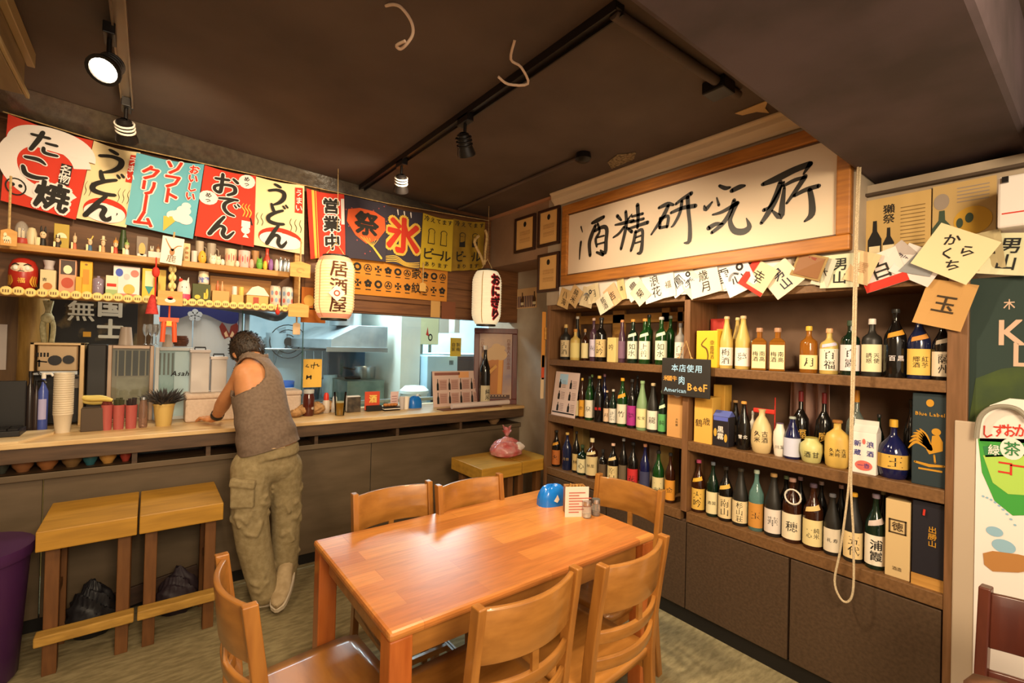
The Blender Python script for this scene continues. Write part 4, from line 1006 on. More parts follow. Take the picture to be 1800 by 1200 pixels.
d = MB(); vtext(d, '黒霧', 0, h * 0.45, w * 0.42, fn, 'b'); rect(d, -w * 0.45, h * 0.86, w * 0.45, h * 0.99, fn, 1); disc(d, -w * 0.33, h * 0.45, w * 0.1, h * 0.14, fn, 2); disc(d, w * 0.33, h * 0.3, w * 0.1, h * 0.14, fn, 2); obj('lettering', d, [M_white, paint('#5a66c0'), paint('#c9a040')], o)
obj('gable', MB().prism([(0, h), (0.07, h), (0.035, h + 0.03)], lambda u, v: (-w / 2, u, v), lambda u, v: (w / 2, u, v)), paint('#5a66b0', 0.5), o)
A = at(1497, 800, 'X', XS + 0.03); B = at(1542, 800, 'X', XS + 0.03)
o, w, h, fn = sbox('drink_carton', 1499, 1542, 760, Z2, paint('#e6dcd4', 0.5), 'white drink carton with blue characters and a pink emblem', 'carton', dep=0.07)
d = MB(); vtext(d, '新', -w * 0.26, h * 0.72, w * 0.32, fn, 'b'); vtext(d, '浪', w * 0.26, h * 0.72, w * 0.32, fn, 'b'); vtext(d, '蔵', -w * 0.26, h * 0.5, w * 0.3, fn, 'b'); vtext(d, '酒', w * 0.26, h * 0.5, w * 0.3, fn, 'b')
disc(d, 0, h * 0.2, w * 0.36, h * 0.12, fn, 1); htext(d, '一壺', 0, h * 0.2, w * 0.26, lambda u, v: (u, -0.0025, v), mi=0); disc(d, 0, h * 0.78, 0.006, 0.012, fn, 1)
obj('lettering', d, [paint('#2b3080'), paint('#d0695e')], o)
obj('gable', MB().prism([(0, h), (0.07, h), (0.038, h + 0.03), (0.038, h + 0.05), (0.032, h + 0.05), (0.032, h + 0.03)], lambda u, v: (-w / 2, u, v), lambda u, v: (w / 2, u, v)), paint('#d8cec6', 0.5), o)
o, w, h, fn = sbox('whisky_box', 1604, 1668, 692, Z2, paint('#26343a', 0.5), 'dark teal box with gold rooster and gold lettering', dep=0.10)
d = MB(); htext(d, 'Blue Label', 0, h * 0.78, w * 0.19, fn, 'b'); disc(d, 0, h * 0.9, 0.012, 0.015, fn)
rx, ry = w * 0.18, h * 0.40
d.flat([(rx - 0.02, ry - 0.02), (rx + 0.02, ry), (rx + 0.02, ry + 0.035), (rx + 0.008, ry + 0.06), (rx - 0.012, ry + 0.055), (rx - 0.015, ry + 0.02), (rx - 0.03, ry + 0.0)], fn)
disc(d, rx + 0.0, ry + 0.072, 0.014, 0.014, fn)
for k in range(6):
    a = 0.3 + k * 0.32
    stroke(d, smooth_path([(rx - 0.015, ry, 0.006), (rx - 0.05 * math.cos(a * 0.6) - 0.01, ry + 0.045 * math.sin(a) + 0.01, 0.006), (rx - 0.085 * math.cos(a * 0.5), ry + 0.05 * math.sin(a) - 0.02 + 0.01 * k, 0.002)]), fn)
stroke(d, [(rx - 0.005, ry - 0.02, 0.003), (rx - 0.002, ry - 0.05, 0.003)], fn); stroke(d, [(-w * 0.4, h * 0.245, 0.004), (0, h * 0.225, 0.006), (w * 0.4, h * 0.24, 0.004)], fn); rect(d, -w * 0.3, h * 0.17, w * 0.36, h * 0.19, fn)
obj('gold_print', d, M_gold, o)
o, w, h, fn = sbox('wooden_bottle_box', 1560, 1604, 880, Z3, paint('#cdaf7e', 0.7), 'pale wooden box with a square seal print ' + RB, dep=0.10)
d = MB(); z0 = h * 0.66; s = w * 0.36
for a, b, c_, e in ((-s, z0 - s, s, z0 - s + 0.006), (-s, z0 + s - 0.006, s, z0 + s), (-s, z0 - s, -s + 0.006, z0 + s), (s - 0.006, z0 - s, s, z0 + s)): rect(d, a, b, c_, e, fn)
put(d, '徳', 0, z0, s * 1.3, s * 1.3, fn, 'b'); htext(d, '酒造', 0, h * 0.12, w * 0.2, fn)
obj('lettering', d, paint('#4a3824'), o)
o, w, h, fn = sbox('gift_box', 1607, 1666, 884, Z3 + 0.045, mat('navy_box', '#1c1a24', 0.55), 'dark navy box with gold brush characters next to the right post', dep=0.10)
d = MB(); vtext(d, '出勝山', 0.012, h * 0.55, w * 0.27, fn, 'b'); obj('lettering', d, M_gold, o)
obj('red_tassel', MB().tube([(-0.012, -0.006, h * 0.90), (-0.014, -0.006, h * 0.82)], 0.004, 6), M_red, o)
obj('pale_plinth', MB().b2((-w / 2, -0.004, -0.045), (w / 2, 0.10, 0.0)), M_pine, o)
# menu stand
A = at(970, 728, 'X', XS + 0.02); B = at(1010, 655, 'X', XS + 0.02); w = A.y - B.y + 0.02; h = B.z - Z2
mn = tag(obj('menu_sheet', MB().b2((-w / 2, 0, 0), (w / 2, 0.004, h)), paint('#dcc2b8', 0.5), None, (XS + 0.02, (A.y + B.y) / 2, Z2), (math.radians(-8), 0, -PI / 2)), 'laminated drinks menu leaning on the middle shelf of the left bay', 'menu')
d = MB(); fn = lambda u, v: (u, -0.0015, v)
rect(d, -w * 0.46, 0.02, w * 0.46, 0.03, fn, 0); rect(d, -w * 0.3, h * 0.72, w * 0.05, h * 0.95, fn, 1)
for i in range(2):
    for j in range(3):
        cx = -w * 0.25 + i * w * 0.45; cz = h * (0.2 + 0.26 * j)
        d.flat([(cx - 0.011, cz - 0.03), (cx + 0.011, cz - 0.03), (cx + 0.011, cz + 0.008), (cx + 0.004, cz + 0.02), (cx + 0.004, cz + 0.035), (cx - 0.004, cz + 0.035), (cx - 0.004, cz + 0.02), (cx - 0.011, cz + 0.008)], lambda u, v: (u, -0.002, v), 0)
        for k in range(5): rect(d, cx + 0.02, cz - 0.025 + k * 0.012, cx + 0.06, cz - 0.021 + k * 0.012, fn, 2)
obj('print', d, [M_ink, paint('#a8cbe6'), paint('#9a7f78')], mn)
# cloth draped at the back of the middle right shelf
A = at(1388, 680, 'X', 2.69); B = at(1460, 680, 'X', 2.69)
w = A.y - B.y
tag(obj('draped_cloth', MB().grid(24, 8, lambda i, j: ((i - 0.5) * w, 0.02 * math.sin(i * 22 + j), 0.36 * j - 0.03 * math.sin(i * 9) * (1 - j))), mat('pink_cloth', '#b08a7c', 0.8), None, (2.69, (A.y + B.y) / 2, Z2 + 0.01), (0, 0, -PI / 2), smooth=True, solid=0.004), 'pinkish grey cloth draped behind bottles on the middle right shelf', 'cloth')
A = at(1350, 735, 'X', XS + 0.16)
rt = thing('red_toy_windmill', 'red plastic toy on a thin stick behind the stoneware flask', 'toy', (XS + 0.17, A.y - 0.03, Z2))
obj('stick', MB().cyl((0, 0, 0), (0, 0, 0.28), 0.003), M_red, rt); obj('arm', MB().b2((-0.008, 0.0, 0.19), (0.008, 0.11, 0.215)), M_red, rt, bev=0.005)

# hanging blackboard sign on the divider
A = at(1164, 628, 'X', XS - 0.03); B = at(1249, 634, 'X', XS - 0.03); zb = at(1206, 697, 'X', XS - 0.03).z; zt = at(1206, 630, 'X', XS - 0.03).z
w = A.y - B.y; h = zt - zb
bb = thing('hanging_blackboard', 'small blackboard sign with blue and orange chalk lettering hanging on the shelf divider', 'sign', (XS - 0.02, (A.y + B.y) / 2, zb), (0, 0, -PI / 2))
bo = obj('board', MB().b2((-w / 2, -0.012, 0), (w / 2, 0, h)), mat('blackboard', '#27231f', 0.7), bb, bev=0.004)
d = MB(); fn = lambda u, v: (u, -0.0135, v)
htext(d, '本店使用', 0.01, h * 0.74, h * 0.21, fn, 'b', 0, pitch=1.08); htext(d, '米', -w * 0.40, h * 0.45, h * 0.15, fn, 'b', 1); htext(d, '國牛', -w * 0.26, h * 0.45, h * 0.15, fn, 'b', 1); put(d, '肉', -w * 0.06, h * 0.42, h * 0.2, h * 0.24, fn, 'b', 0)
htext(d, 'American', -w * 0.20, h * 0.15, h * 0.16, fn, 'b', 0); htext(d, 'BeeF', w * 0.26, h * 0.27, h * 0.27, fn, 'b', 1)
obj('lettering', d, [paint('#9fc8e8'), paint('#e6a44a')], bo)
obj('cord', MB().tube([(-w * 0.15, -0.006, h), (0.0, -0.004, h + 0.10), (w * 0.12, -0.006, h)], 0.003, 6), M_rope, bb)
for u in (-w * 0.15, w * 0.12): obj('hook_ring', MB().tube([(u + 0.008 * math.cos(k * PI / 5), -0.006, h - 0.002 + 0.008 * math.sin(k * PI / 5)) for k in range(10)], 0.002, 5, closed=True), M_gold, bb)
# bead cord of the roller blind, with a loop
cr = []
for p in ((1508, 292), (1503, 440), (1499, 600), (1495, 760), (1492, 850), (1478, 960), (1467, 1020), (1478, 1052), (1492, 1056), (1500, 1030), (1500, 940), (1496, 850), (1500, 700), (1504, 560), (1507, 400), (1512, 294)):
    cr.append(tuple(at(p[0], p[1], 'X', XS - 0.06)))
cr = [Vector(q) for q in smooth_path(cr, 5)]; o0 = cr[0].copy()
tag(obj('blind_cord', MB().tube([p - o0 for p in cr], 0.0045, 6), mat('bead_cord', '#dcc8a6', 0.6, c2='#a89272', scale=400), None, o0, smooth=True), 'long beige beaded pull cord looping down in front of the bottle shelf', 'cord')
# orange hanging strip with wooden tag at the left end of the shelf
A = at(957, 548, 'Y', 2.72); B = at(957, 700, 'Y', 2.72)
st = thing('hanging_strip', 'narrow orange paper strip with a wooden tag beside the shelf end', 'hanging', (2.425, 2.72, B.z), 0)
l = A.z - B.z
obj('strip', MB().b2((-0.015, 0, l * 0.36), (0.02, 0.006, l)), paint('#d08a3a'), st); obj('strip', MB().b2((-0.012, 0, l * 0.22), (0.016, 0.005, l * 0.5)), paint('#c8502e'), st)
obj('strip', MB().b2((-0.016, 0, 0), (0.014, 0.005, l * 0.24)), paint('#d8b890'), st); obj('wooden_tag', MB().b2((-0.0, -0.02, l * 0.68), (0.045, -0.006, l * 0.82)), M_pine, st, bev=0.003)

# ================================================================== HANGING SAKE LABELS
LABCOL = ['#e0cba0', '#e6dcc6', '#d9c08e', '#e8e2d6', '#dfd0ae']
def coaster(px, py, w, h, tilt, text, label, col=None, X=None, tcol='#231d18', key='r', extra=None, z=None, cols=1, lean=0.0, off=0.0):
    X = (X or XS - 0.02) - off
    A = at(px, py, 'X', X)
    s = (A - CAM).dot(FWD) / FPX
    k_ = 0.92 if px < 1300 else 0.74
    W, H = w * k_, h * k_
    o = obj('sake_label', MB().grid(4, 4, lambda i, j: ((i - 0.5) * W, 0.006 * math.sin(3 * i + 2 * j), (j - 0.5) * H)), paint(col or random.choice(LABCOL), 0.8), None, A, (lean, math.radians(tilt), -PI / 2), solid=0.002)
    tag(o, label, 'label card', 'sake labels hung along the shelf top')
    d = MB(); fn = lambda u, v: (u, 0.006 * math.sin(3 * (u / W + 0.5) + 2 * (v / H + 0.5)) - 0.0025, v)
    fn2 = lambda u, v: (u, 0.006 * math.sin(3 * (u / W + 0.5) + 2 * (v / H + 0.5)) - 0.0032, v)
    if extra == 'redband': rect(d, -W / 2, -H / 2, -W * 0.25, H / 2, fn, 1); rect(d, -W / 2, -H * 0.5, W / 2, -H * 0.36, fn, 1)
    if extra == 'redfoot': rect(d, -W / 2, -H / 2, W / 2, -H * 0.25, fn, 1)
    if extra == 'gold': rect(d, -W * 0.42, -H * 0.42, W * 0.42, H * 0.42, fn, 2)
    if extra == 'grey': d.flat([(-W * 0.3, -H * 0.4), (W * 0.4, -H * 0.2), (W * 0.3, H * 0.4), (-W * 0.2, H * 0.3)], fn, 3)
    if extra == 'swirl': ring(d, -W * 0.1, 0, W * 0.15, W * 0.24, fn, 3, 14, 0.5, 3.0); ring(d, W * 0.2, H * 0.3, W * 0.06, W * 0.13, fn, 0)
    n = len(text); sz = min(H * 0.8 / max(n, 1), W * 0.5)
    vtext(d, text, 0, 0, sz, fn2, key)
    obj('lettering', d, [paint(tcol, 0.7), M_red, paint('#8a5a30'), paint('#8d8d90')], o)
    return o
sm, md = 0.13, 0.15
for args in (
 (992, 524, sm, 0.15, 20, '八海', 'tan sake label card hung furthest to the shelf end, by the certificates', '#d8b47a'),
 (1010, 520, sm, 0.15, 35, '純米', 'tan sake label hung second from the certificates', '#d6b27c', None, '#231d18', 'r', None, None, 1, 0, 0.006),
 (1032, 522, sm, 0.15, 15, '泉', 'cream sake label with a grey swirl, third from the certificates', '#dcc8a0', None, '#231d18', 'r', 'swirl'),
 (1043, 516, 0.12, 0.14, -10, '月', 'cream sake label partly covered above the lowest one', '#e0cfa6', None, '#231d18', 'r', None, None, 1, 0, 0.005),
 (1062, 533, 0.14, 0.12, -28, '銘酒', 'white sake label turned sideways, hung lowest of the first bunch', '#e8dcc0', None, '#231d18', 'r', None, None, 1, 0, 0.012),
 (1076, 520, 0.13, 0.15, -30, '吉', 'peach sake label at the end of the first bunch', '#e0bc90'),
 (1092, 507, 0.07, 0.16, -10, '酒', 'narrow yellowish sake label left of the white board', '#dcc88e'),
 (1114, 505, 0.15, 0.15, -35, '豊', 'white sake label with small marks, first on the white board', '#ece4d4'),
 (1125, 516, 0.12, 0.13, -42, '菊', 'cream sake label peeping out below the first white one', '#e4d8bc', None, '#231d18', 'r', None, None, 1, 0, 0.005),
 (1152, 503, 0.19, 0.19, -14, '浪花', 'large pale blue and cream sake label below the bright spot of the sign', '#e2e2dc', None, '#3a3024'),
 (1174, 500, 0.10, 0.16, -8, '福', 'narrow white sake label right of the large pale blue one', '#ebe6da', None, '#6a5a3a', 'r', None, None, 1, 0, 0.006),
 (1193, 494, 0.16, 0.15, -36, '鳳', 'pale blue-white sake label with a dark bird mark', '#dfe4e6'),
 (1214, 497, 0.13, 0.17, -44, '寿', 'cream label with grey circles left of the pink-tinted one', '#dcd6bc', None, '#231d18', 'r', 'swirl'),
 (1238, 494, 0.19, 0.17, -12, '歳月', 'pinkish white sake label with a brushed column', '#e9dccc', None, '#231d18', 'r', None, None, 1, 0, 0.006),
 (1270, 486, 0.19, 0.15, -12, '雪', 'white sake label with two small dark drawings', '#e8e0da'),
 (1297, 488, 0.17, 0.17, -24, '心', 'white sake label with grey swirl and pink foot', '#e6dede', None, '#231d18', 'r', 'swirl', None, 1, 0, 0.005),
 (1332, 487, 0.19, 0.20, 35, '幸', 'sake label with a red border band below the sign', '#e3d0a4', None, '#231d18', 'r', 'redband', None, 1, 0, 0.008),
 (1374, 490, 0.20, 0.19, -38, '男山', 'cream sake label with a blue-black brushed name', '#e2d2b8', None, '#2a2f40', 'b', None, None, 1, 0, 0.004),
 (1422, 468, 0.18, 0.15, 20, '福禄', 'brown patterned sake label tilted below the sign', '#a08250', None, '#8a2a24', 'b', 'gold', None, 1, 0, 0.01),
 (1448, 478, 0.10, 0.17, 18, '大', 'grey scribbled sake label behind the brown patterned one', '#c9c2b0'),
 (1476, 476, 0.20, 0.20, 2, '男山', 'pale green sake label with two heavy black characters, under the sign corner', '#d3d3b4', None, '#1a1a1a', 'b'),
 (1515, 470, 0.13, 0.18, 22, '雲', 'peach striped sake label crossed by the cord', '#dab98e', None, '#b8906a', 'r', None, None, 1, 0, 0.008),
 (1549, 475, 0.20, 0.20, -18, '白', 'white sake label with bird swirls and a red foot', '#e2d4cc', None, '#231d18', 'b', 'redfoot'),
 (1581, 458, 0.16, 0.16, -40, '鶴', 'grey lilac sake label behind the white one', '#b3a6a0', None, '#5a5058'),
 (1614, 465, 0.20, 0.17, 32, '千', 'white and grey sake label with a thin black character', '#d9d0cc', None, '#231d18', 'b', 'grey', None, 1, 0, 0.006),
 (1660, 535, 0.20, 0.24, 16, '玉', 'brown kraft sake label hung lowest, in front of the right post', '#bf9257', None, '#3a2c1a', 'b'),
 (1738, 440, 0.10, 0.19, -6, '酒', 'olive bottle-print label right of the large cream diamond card', '#b8a880'),
 (1772, 446, 0.19, 0.20, 10, '男山', 'pale green label with black characters at the right edge', '#d3d0ac', None, '#1a1a1a', 'b')):
    coaster(*args)
# big diamond card
A = at(1676, 445, 'X', XS - 0.05)
o = tag(obj('sake_label', MB().b2((-0.095, 0, -0.085), (0.095, 0.003, 0.085)), paint('#e2cfa4', 0.8), None, A, (0, math.radians(32), -PI / 2)), 'large cream diamond-hung label with four black kana', 'label card', 'sake labels hung along the shelf top')
d = MB(); fn = lambda u, v: (u, -0.0015, v); ca = math.radians(32)
for ch, u, v in (('か', -0.03, 0.042), ('ら', 0.032, 0.022), ('く', -0.016, -0.008), ('ち', 0.022, -0.04)): put(d, ch, u, v, 0.052, 0.046, fn, 'b', ang=ca * 0.8)
obj('lettering', d, M_ink, o)

# posters to the right of the sign -------------------------------------
def poster(pix, X, label, col, name='sake_poster', cat='poster', dep=0.004):
    x0, x1, y0, y1 = pix
    A = at(x0, y1, 'X', X); B = at(x1, y0, 'X', X); A2 = at((x0 + x1) / 2, y1, 'X', X); B2 = at((x0 + x1) / 2, y0, 'X', X)
    w = A.y - B.y; h = B2.z - A2.z
    o = tag(obj(name, MB().b2((-w / 2, 0, 0), (w / 2, dep, h)), paint(col, 0.7), None, (X, (A.y + B.y) / 2, A2.z), (0, 0, -PI / 2)), label, cat)
    return o, w, h, (lambda u, v: (u, -0.0015, v)), (lambda u, v: (u, -0.003, v))
def bshape(d, cx, z0, w, h, fn, mi):
    d.flat([(cx - w / 2, z0), (cx + w / 2, z0), (cx + w / 2, z0 + h * 0.5), (cx + w * 0.17, z0 + h * 0.72), (cx + w * 0.14, z0 + h), (cx - w * 0.14, z0 + h), (cx - w * 0.17, z0 + h * 0.72), (cx - w / 2, z0 + h * 0.5)], fn, mi)
o, w, h, f1, f2 = poster((1520, 1637, 343, 452), 2.56, 'tan sake poster with two bottle pictures right of the sign', '#c9a566')
d = MB(); bshape(d, -w * 0.34, h * 0.02, 0.05, h * 0.62, f1, 0); bshape(d, -w * 0.12, h * 0.0, 0.04, h * 0.5, f1, 0)
for cx in (-w * 0.34, -w * 0.12): rect(d, cx - 0.02, h * 0.05, cx + 0.02, h * 0.22, f2, 1)
vtext(d, '獺祭', -w * 0.12, h * 0.72, w * 0.19, f1, 'b', 0)
for k in range(12): rect(d, w * 0.06, h * (0.12 + 0.06 * k), w * 0.42, h * (0.135 + 0.06 * k), f1, 2)
obj('print', d, [M_ink, M_cream, paint('#8a6c3c')], o)
o, w, h, f1, f2 = poster((1638, 1752, 318, 440), 2.555, 'tan and yellow sake poster with one bottle, behind the diamond card', '#c0a068')
d = MB(); bshape(d, -w * 0.34, h * 0.12, 0.06, h * 0.5, f1, 0); disc(d, -w * 0.35, h * 0.75, w * 0.13, h * 0.12, f1, 1); disc(d, w * 0.15, h * 0.42, w * 0.3, h * 0.2, f1, 2); disc(d, -w * 0.05, h * 0.4, 0.01, 0.02, f2, 0); disc(d, w * 0.1, h * 0.46, 0.012, 0.02, f2, 0)
for k in range(5): rect(d, -w * 0.1, h * (0.7 + 0.05 * k), w * 0.4, h * (0.715 + 0.05 * k), f1, 1)
obj('print', d, [paint('#3a4a38'), paint('#9a8a7c'), paint('#d0a030')], o)
structure('poster_ledge', MB().b2((2.54, 0.2, at(1640, 322, 'X', 2.54).z), (2.76, 0.72, at(1640, 322, 'X', 2.54).z + 0.012)), mat('ledge_dark', '#4a3a2c', 0.6)).name = 'trim_12'
structure('board_behind', MB().b2((2.57, 0.2, 1.87), (2.76, 0.69, 2.32)), M_wall).name = 'trim_13'
# white box (air conditioner / whiteboard) at the right edge
A = at(1752, 402, 'X', 2.36); B = at(1752, 312, 'X', 2.36)
wb = thing('white_wall_unit', 'white box unit with a thin red line at the right edge of the room', 'wall unit', (2.36, A.y, A.z), -PI / 2)
h = B.z - A.z
obj('case', MB().b2((0, 0, 0), (0.4, 0.2, h)), mat('unit_white', '#ddd3cd', 0.4), wb, bev=0.008)
d = MB(); rect(d, 0.012, h * 0.26, 0.39, h * 0.285, lambda u, v: (u, -0.001, v)); obj('red_line', d, M_red, wb)
obj('clip', MB().box((0.02, -0.006, h - 0.015), (0.016, 0.012, 0.02)), M_dark, wb)
# green beer poster and tall white banner
o, w, h, f1, f2 = poster((1702, 1830, 486, 745), XS + 0.02, 'dark green beer poster with large pale letters beside the shelf', mat and '#23352f', 'beer_poster')
d = MB(); L0 = at(1702, 600, 'X', XS + 0.02).y
def uy(px, py):
    p = at(px, py, 'X', XS + 0.018); return (-(p.y - o.location.y), p.z - o.location.z)
u, v = uy(1774, 535); put(d, '木', u, v, 0.03, 0.04, f1, 'b'); u, v = uy(1779, 583); put(d, 'K', u, v, 0.11, 0.13, f1, 'b'); u, v = uy(1797, 622); put(d, 'L', u, v, 0.10, 0.12, f1, 'b')
obj('lettering', d, paint('#c8a890'), o)
d = MB(); d.flat([uy(1702, 745), uy(1830, 760), uy(1830, 640), uy(1760, 648), uy(1715, 665)], lambda u, v: (u, -0.001, v)); obj('field_print', d, mat('poster_field', '#3f4f1e', 0.7, c2='#2a3c22', scale=9), o)
obj('side_edge', MB().b2((-w / 2 - 0.012, -0.004, 0), (-w / 2, 0.006, h)), mat('poster_edge', '#2f2a28', 0.5), o)
bn = thing('standing_banner', 'tall white standing banner with a green jar design beside the shelf', 'banner', (XS - 0.01, at(1714, 900, 'X', XS - 0.01).y, 0), -PI / 2)
zt = at(1714, 742, 'X', XS - 0.01).z
sheet = obj('sheet', MB().b2((0, 0, 0.02), (0.27, 0.004, zt)), mat('banner_white', '#e8ddd6', 0.6), bn)
obj('edge_pole', MB().b2((-0.06, 0.004, 0.0), (0.0, 0.02, zt)), mat('banner_pole', '#b8a48e', 0.5), bn, bev=0.004)
def by(px, py):
    p = at(px, py, 'X', XS - 0.0125); return (-(p.y - bn.location.y), p.z)
fA, fB, fC, fD = [(lambda k: (lambda u, v: (u, -0.0012 - 0.0012 * k, v)))(k) for k in range(4)]
d = MB()
d.flat([by(*p) for p in ((1722, 745), (1740, 712), (1775, 700), (1830, 705), (1830, 780), (1722, 775))], fA, 0)
d.flat([by(*p) for p in ((1719, 770), (1830, 772), (1830, 905), (1780, 906), (1748, 880), (1726, 830))], fA, 1)
d.flat([by(*p) for p in ((1728, 800), (1830, 798), (1830, 872), (1772, 868), (1745, 848))], fB, 2)
d.flat([by(*p) for p in ((1728, 784), (1830, 778), (1830, 800), (1732, 803))], fB, 3)
for px, py, r in ((1748, 934, 0.022), (1764, 960, 0.03)):
    u, v = by(px, py); disc(d, u, v, r, r * 0.8, fA, 4)
for k in range(9):
    u, v = by(1728 + k * 7, 872 + 0.9 * k * k * 0.6 + k * 2); disc(d, u, v, 0.004, 0.004, fA, 4, 8)
d.flat([by(*p) for p in ((1728, 972), (1745, 968), (1790, 974), (1830, 984), (1830, 1000), (1790, 1006), (1745, 1004), (1730, 992))], fB, 5)
obj('print', d, [paint('#e6dcd2'), paint('#3f9a3c'), paint('#a8cc58'), paint('#2f7a44'), paint('#8fb4c8'), paint('#b07a42')], sheet)
d = MB()
for ch, px, py, s in (('し', 1737, 759, 0.034), ('ず', 1757, 757, 0.034), ('お', 1776, 757, 0.034), ('か', 1796, 757, 0.034)): u, v = by(px, py); put(d, ch, u, v, s, s * 1.5, fC, 'b', 0)
for ch, px, py in (('コ', 1767, 822), ('一', 1792, 820)): u, v = by(px, py); put(d, ch, u, v, 0.048, 0.06, fC, 'b', 0)
u, v = by(1747, 791); put(d, '緑', u, v, 0.030, 0.04, fC, 'b', 1); u, v = by(1779, 789); disc(d, u, v, 0.030, 0.038, fC, 1); put(d, '茶', u, v, 0.042, 0.052, fD, 'b', 2)
obj('lettering', d, [M_red, M_white, paint('#2f7a44')], sheet)
d = MB(); P = [at(*p, 'X', XS - 0.03) for p in ((1716, 770), (1722, 735), (1740, 718), (1765, 714), (1790, 720), (1810, 740))]
obj('handle_loop', MB().tube(smooth_path([(-(p.y - bn.location.y), -0.02, p.z) for p in P], 4), 0.008, 8), mat('loop_grey', '#8c8474', 0.6), bn, smooth=True)

# ================================================================== TABLE AND CHAIRS
TX0, TX1, TY0, TY1 = 0.54, 1.755, 1.21, 1.963
tb = thing('dining_table', 'glossy orange-brown wooden dining table in the middle of the room', 'table', ((TX0 + TX1) / 2, (TY0 + TY1) / 2, 0))
hx, hy = (TX1 - TX0) / 2, (TY1 - TY0) / 2
obj('tabletop', MB().b2((-hx, -hy, 0.722), (hx, hy, 0.75)), M_table, tb, bev=0.010)
for sx in (-1, 1):
    for sy in (-1, 1): obj('leg', MB().box((sx * (hx - 0.04), sy * (hy - 0.04), 0.361), (0.07, 0.07, 0.722)), M_tleg, tb, bev=0.005)
    obj('apron', MB().b2((sx * (hx - 0.05) - 0.011, -hy + 0.08, 0.635), (sx * (hx - 0.05) + 0.011, hy - 0.08, 0.722)), M_chairh, tb, bev=0.002)
for sy in (-1, 1): obj('apron', MB().b2((-hx + 0.08, sy * (hy - 0.05) - 0.011, 0.635), (hx - 0.08, sy * (hy - 0.05) + 0.011, 0.722)), M_chairh, tb, bev=0.002)


def make_chair(label, loc, rz, M_chair=M_chair, M_chairh=M_chairh):
    t = thing('dining_chair', label, 'chair', loc, rz, 'chairs around the dining table')
    # seat with rounded front, slightly dished
    def seat(i, j):
        u = (i - 0.5); y = -0.19 + 0.40 * j
        wdt = 0.40 + 0.03 * j - 0.05 * max(0, (j - 0.8) / 0.2) ** 2
        return (u * wdt, y, 0.452 - 0.010 * math.cos(u * PI) * math.sin(j * PI))
    mb = MB().grid(10, 10, seat)
    obj('seat', mb, M_chairh, t, smooth=True, bev=0.0).modifiers.new('s', 'SOLIDIFY').thickness = 0.03
    t.children[0].modifiers[-1].offset = -1
    for s in (-1, 1):
        x = 0.182 * s
        path = [(x, -0.245, 0), (x, -0.205, 0.24), (x, -0.19, 0.44), (x, -0.205, 0.62), (x, -0.235, 0.84), (x, -0.24, 0.88)]
        m = MB(); vs = []; fs = []
        for k, (px, py, pz) in enumerate(smooth_path(path, 3)):
            for a, b in ((-1, -1), (1, -1), (1, 1), (-1, 1)): vs.append((px + a * 0.013, py + b * 0.019, pz))
        n = len(vs) // 4
        for k in range(n - 1):
            for e in range(4): fs.append((k * 4 + e, k * 4 + (e + 1) % 4, (k + 1) * 4 + (e + 1) % 4, (k + 1) * 4 + e))
        fs += [(3, 2, 1, 0), tuple(range(n * 4 - 4, n * 4))]
        m.add(vs, fs)
        obj('back_post', m, M_chair, t, bev=0.004)
        obj('leg', MB().box((0.178 * s, 0.17, 0.215), (0.036, 0.036, 0.43), None, 0, 1.0), M_chair, t, bev=0.004)
        obj('side_stretcher', MB().b2((x - 0.009, -0.21, 0.17), (x + 0.009, 0.16, 0.20)), M_chairh, t, bev=0.002)
        obj('side_rail', MB().b2((x - 0.01, -0.18, 0.37), (x + 0.01, 0.16, 0.42)), M_chairh, t, bev=0.002)
    obj('front_rail', MB().b2((-0.165, 0.16, 0.37), (0.165, 0.18, 0.42)), M_chairh, t, bev=0.002)
    obj('cross_stretcher', MB().b2((-0.175, -0.03, 0.175), (0.175, -0.01, 0.20)), M_chairh, t, bev=0.002)
    def curved(z0, z1, name, th=0.016, bow=0.045):
        def f(i, j):
            u = i * 2 - 1; z = z0 + (z1 - z0) * j
            yb = -0.19 - 0.045 * ((z - 0.44) / 0.44)
            return (0.172 * u, yb - bow * (1 - u * u), z)
        o = obj(name, MB().grid(16, 2, f), M_chairh, t, smooth=True)
        md = o.modifiers.new('s', 'SOLIDIFY'); md.thickness = th; md.offset = 0
        md = o.modifiers.new('b', 'BEVEL'); md.width = 0.004; md.segments = 2; md.limit_method = 'ANGLE'
    curved(0.715, 0.868, 'back_panel', 0.017)
    curved(0.615, 0.655, 'back_slat')
    curved(0.525, 0.565, 'back_slat')
    obj('back_spindle', MB().b2((-0.012, -0.263, 0.654), (0.012, -0.253, 0.72)), M_chairh, t)
    return t
ch = make_chair('wooden chair pulled out at the end of the table near the counter stools', (0.445, 1.53, 0), math.radians(-86.5))
copy_tree(ch, (0.915, 1.81, 0), (0, 0, PI), 'wooden chair on the counter side of the table, nearer the standing man')
copy_tree(ch, (1.29, 1.725, 0), (0, 0, PI + 0.02), 'wooden chair on the counter side of the table, nearer the plastic bag')
copy_tree(ch, (1.695, 1.475, 0), (0, 0, math.radians(95)), 'wooden chair at the table end next to the bottle shelf')
copy_tree(ch, (0.858, 1.235, 0), (0, 0, math.radians(1.9)), 'wooden chair in front of the table beside its corner leg, back to the room')
copy_tree(ch, (1.288, 1.215, 0), (0, 0, math.radians(4.6)), 'wooden chair in front of the table, nearer the bottle shelf')
M_mh = mat('chair_mahogany', '#5a2a1c', 0.35, c2='#4a2016', scale=4, stretch=(7, 7, 1), coat=0.3)
make_chair('dark mahogany chair by the standing banner at the room edge', (1.70, 0.06, 0), math.radians(85), M_mh, M_mh)
sb = thing('padded_chair', 'brown padded chair back at the bottom right corner', 'chair', (1.42, -0.235, 0), math.radians(93))
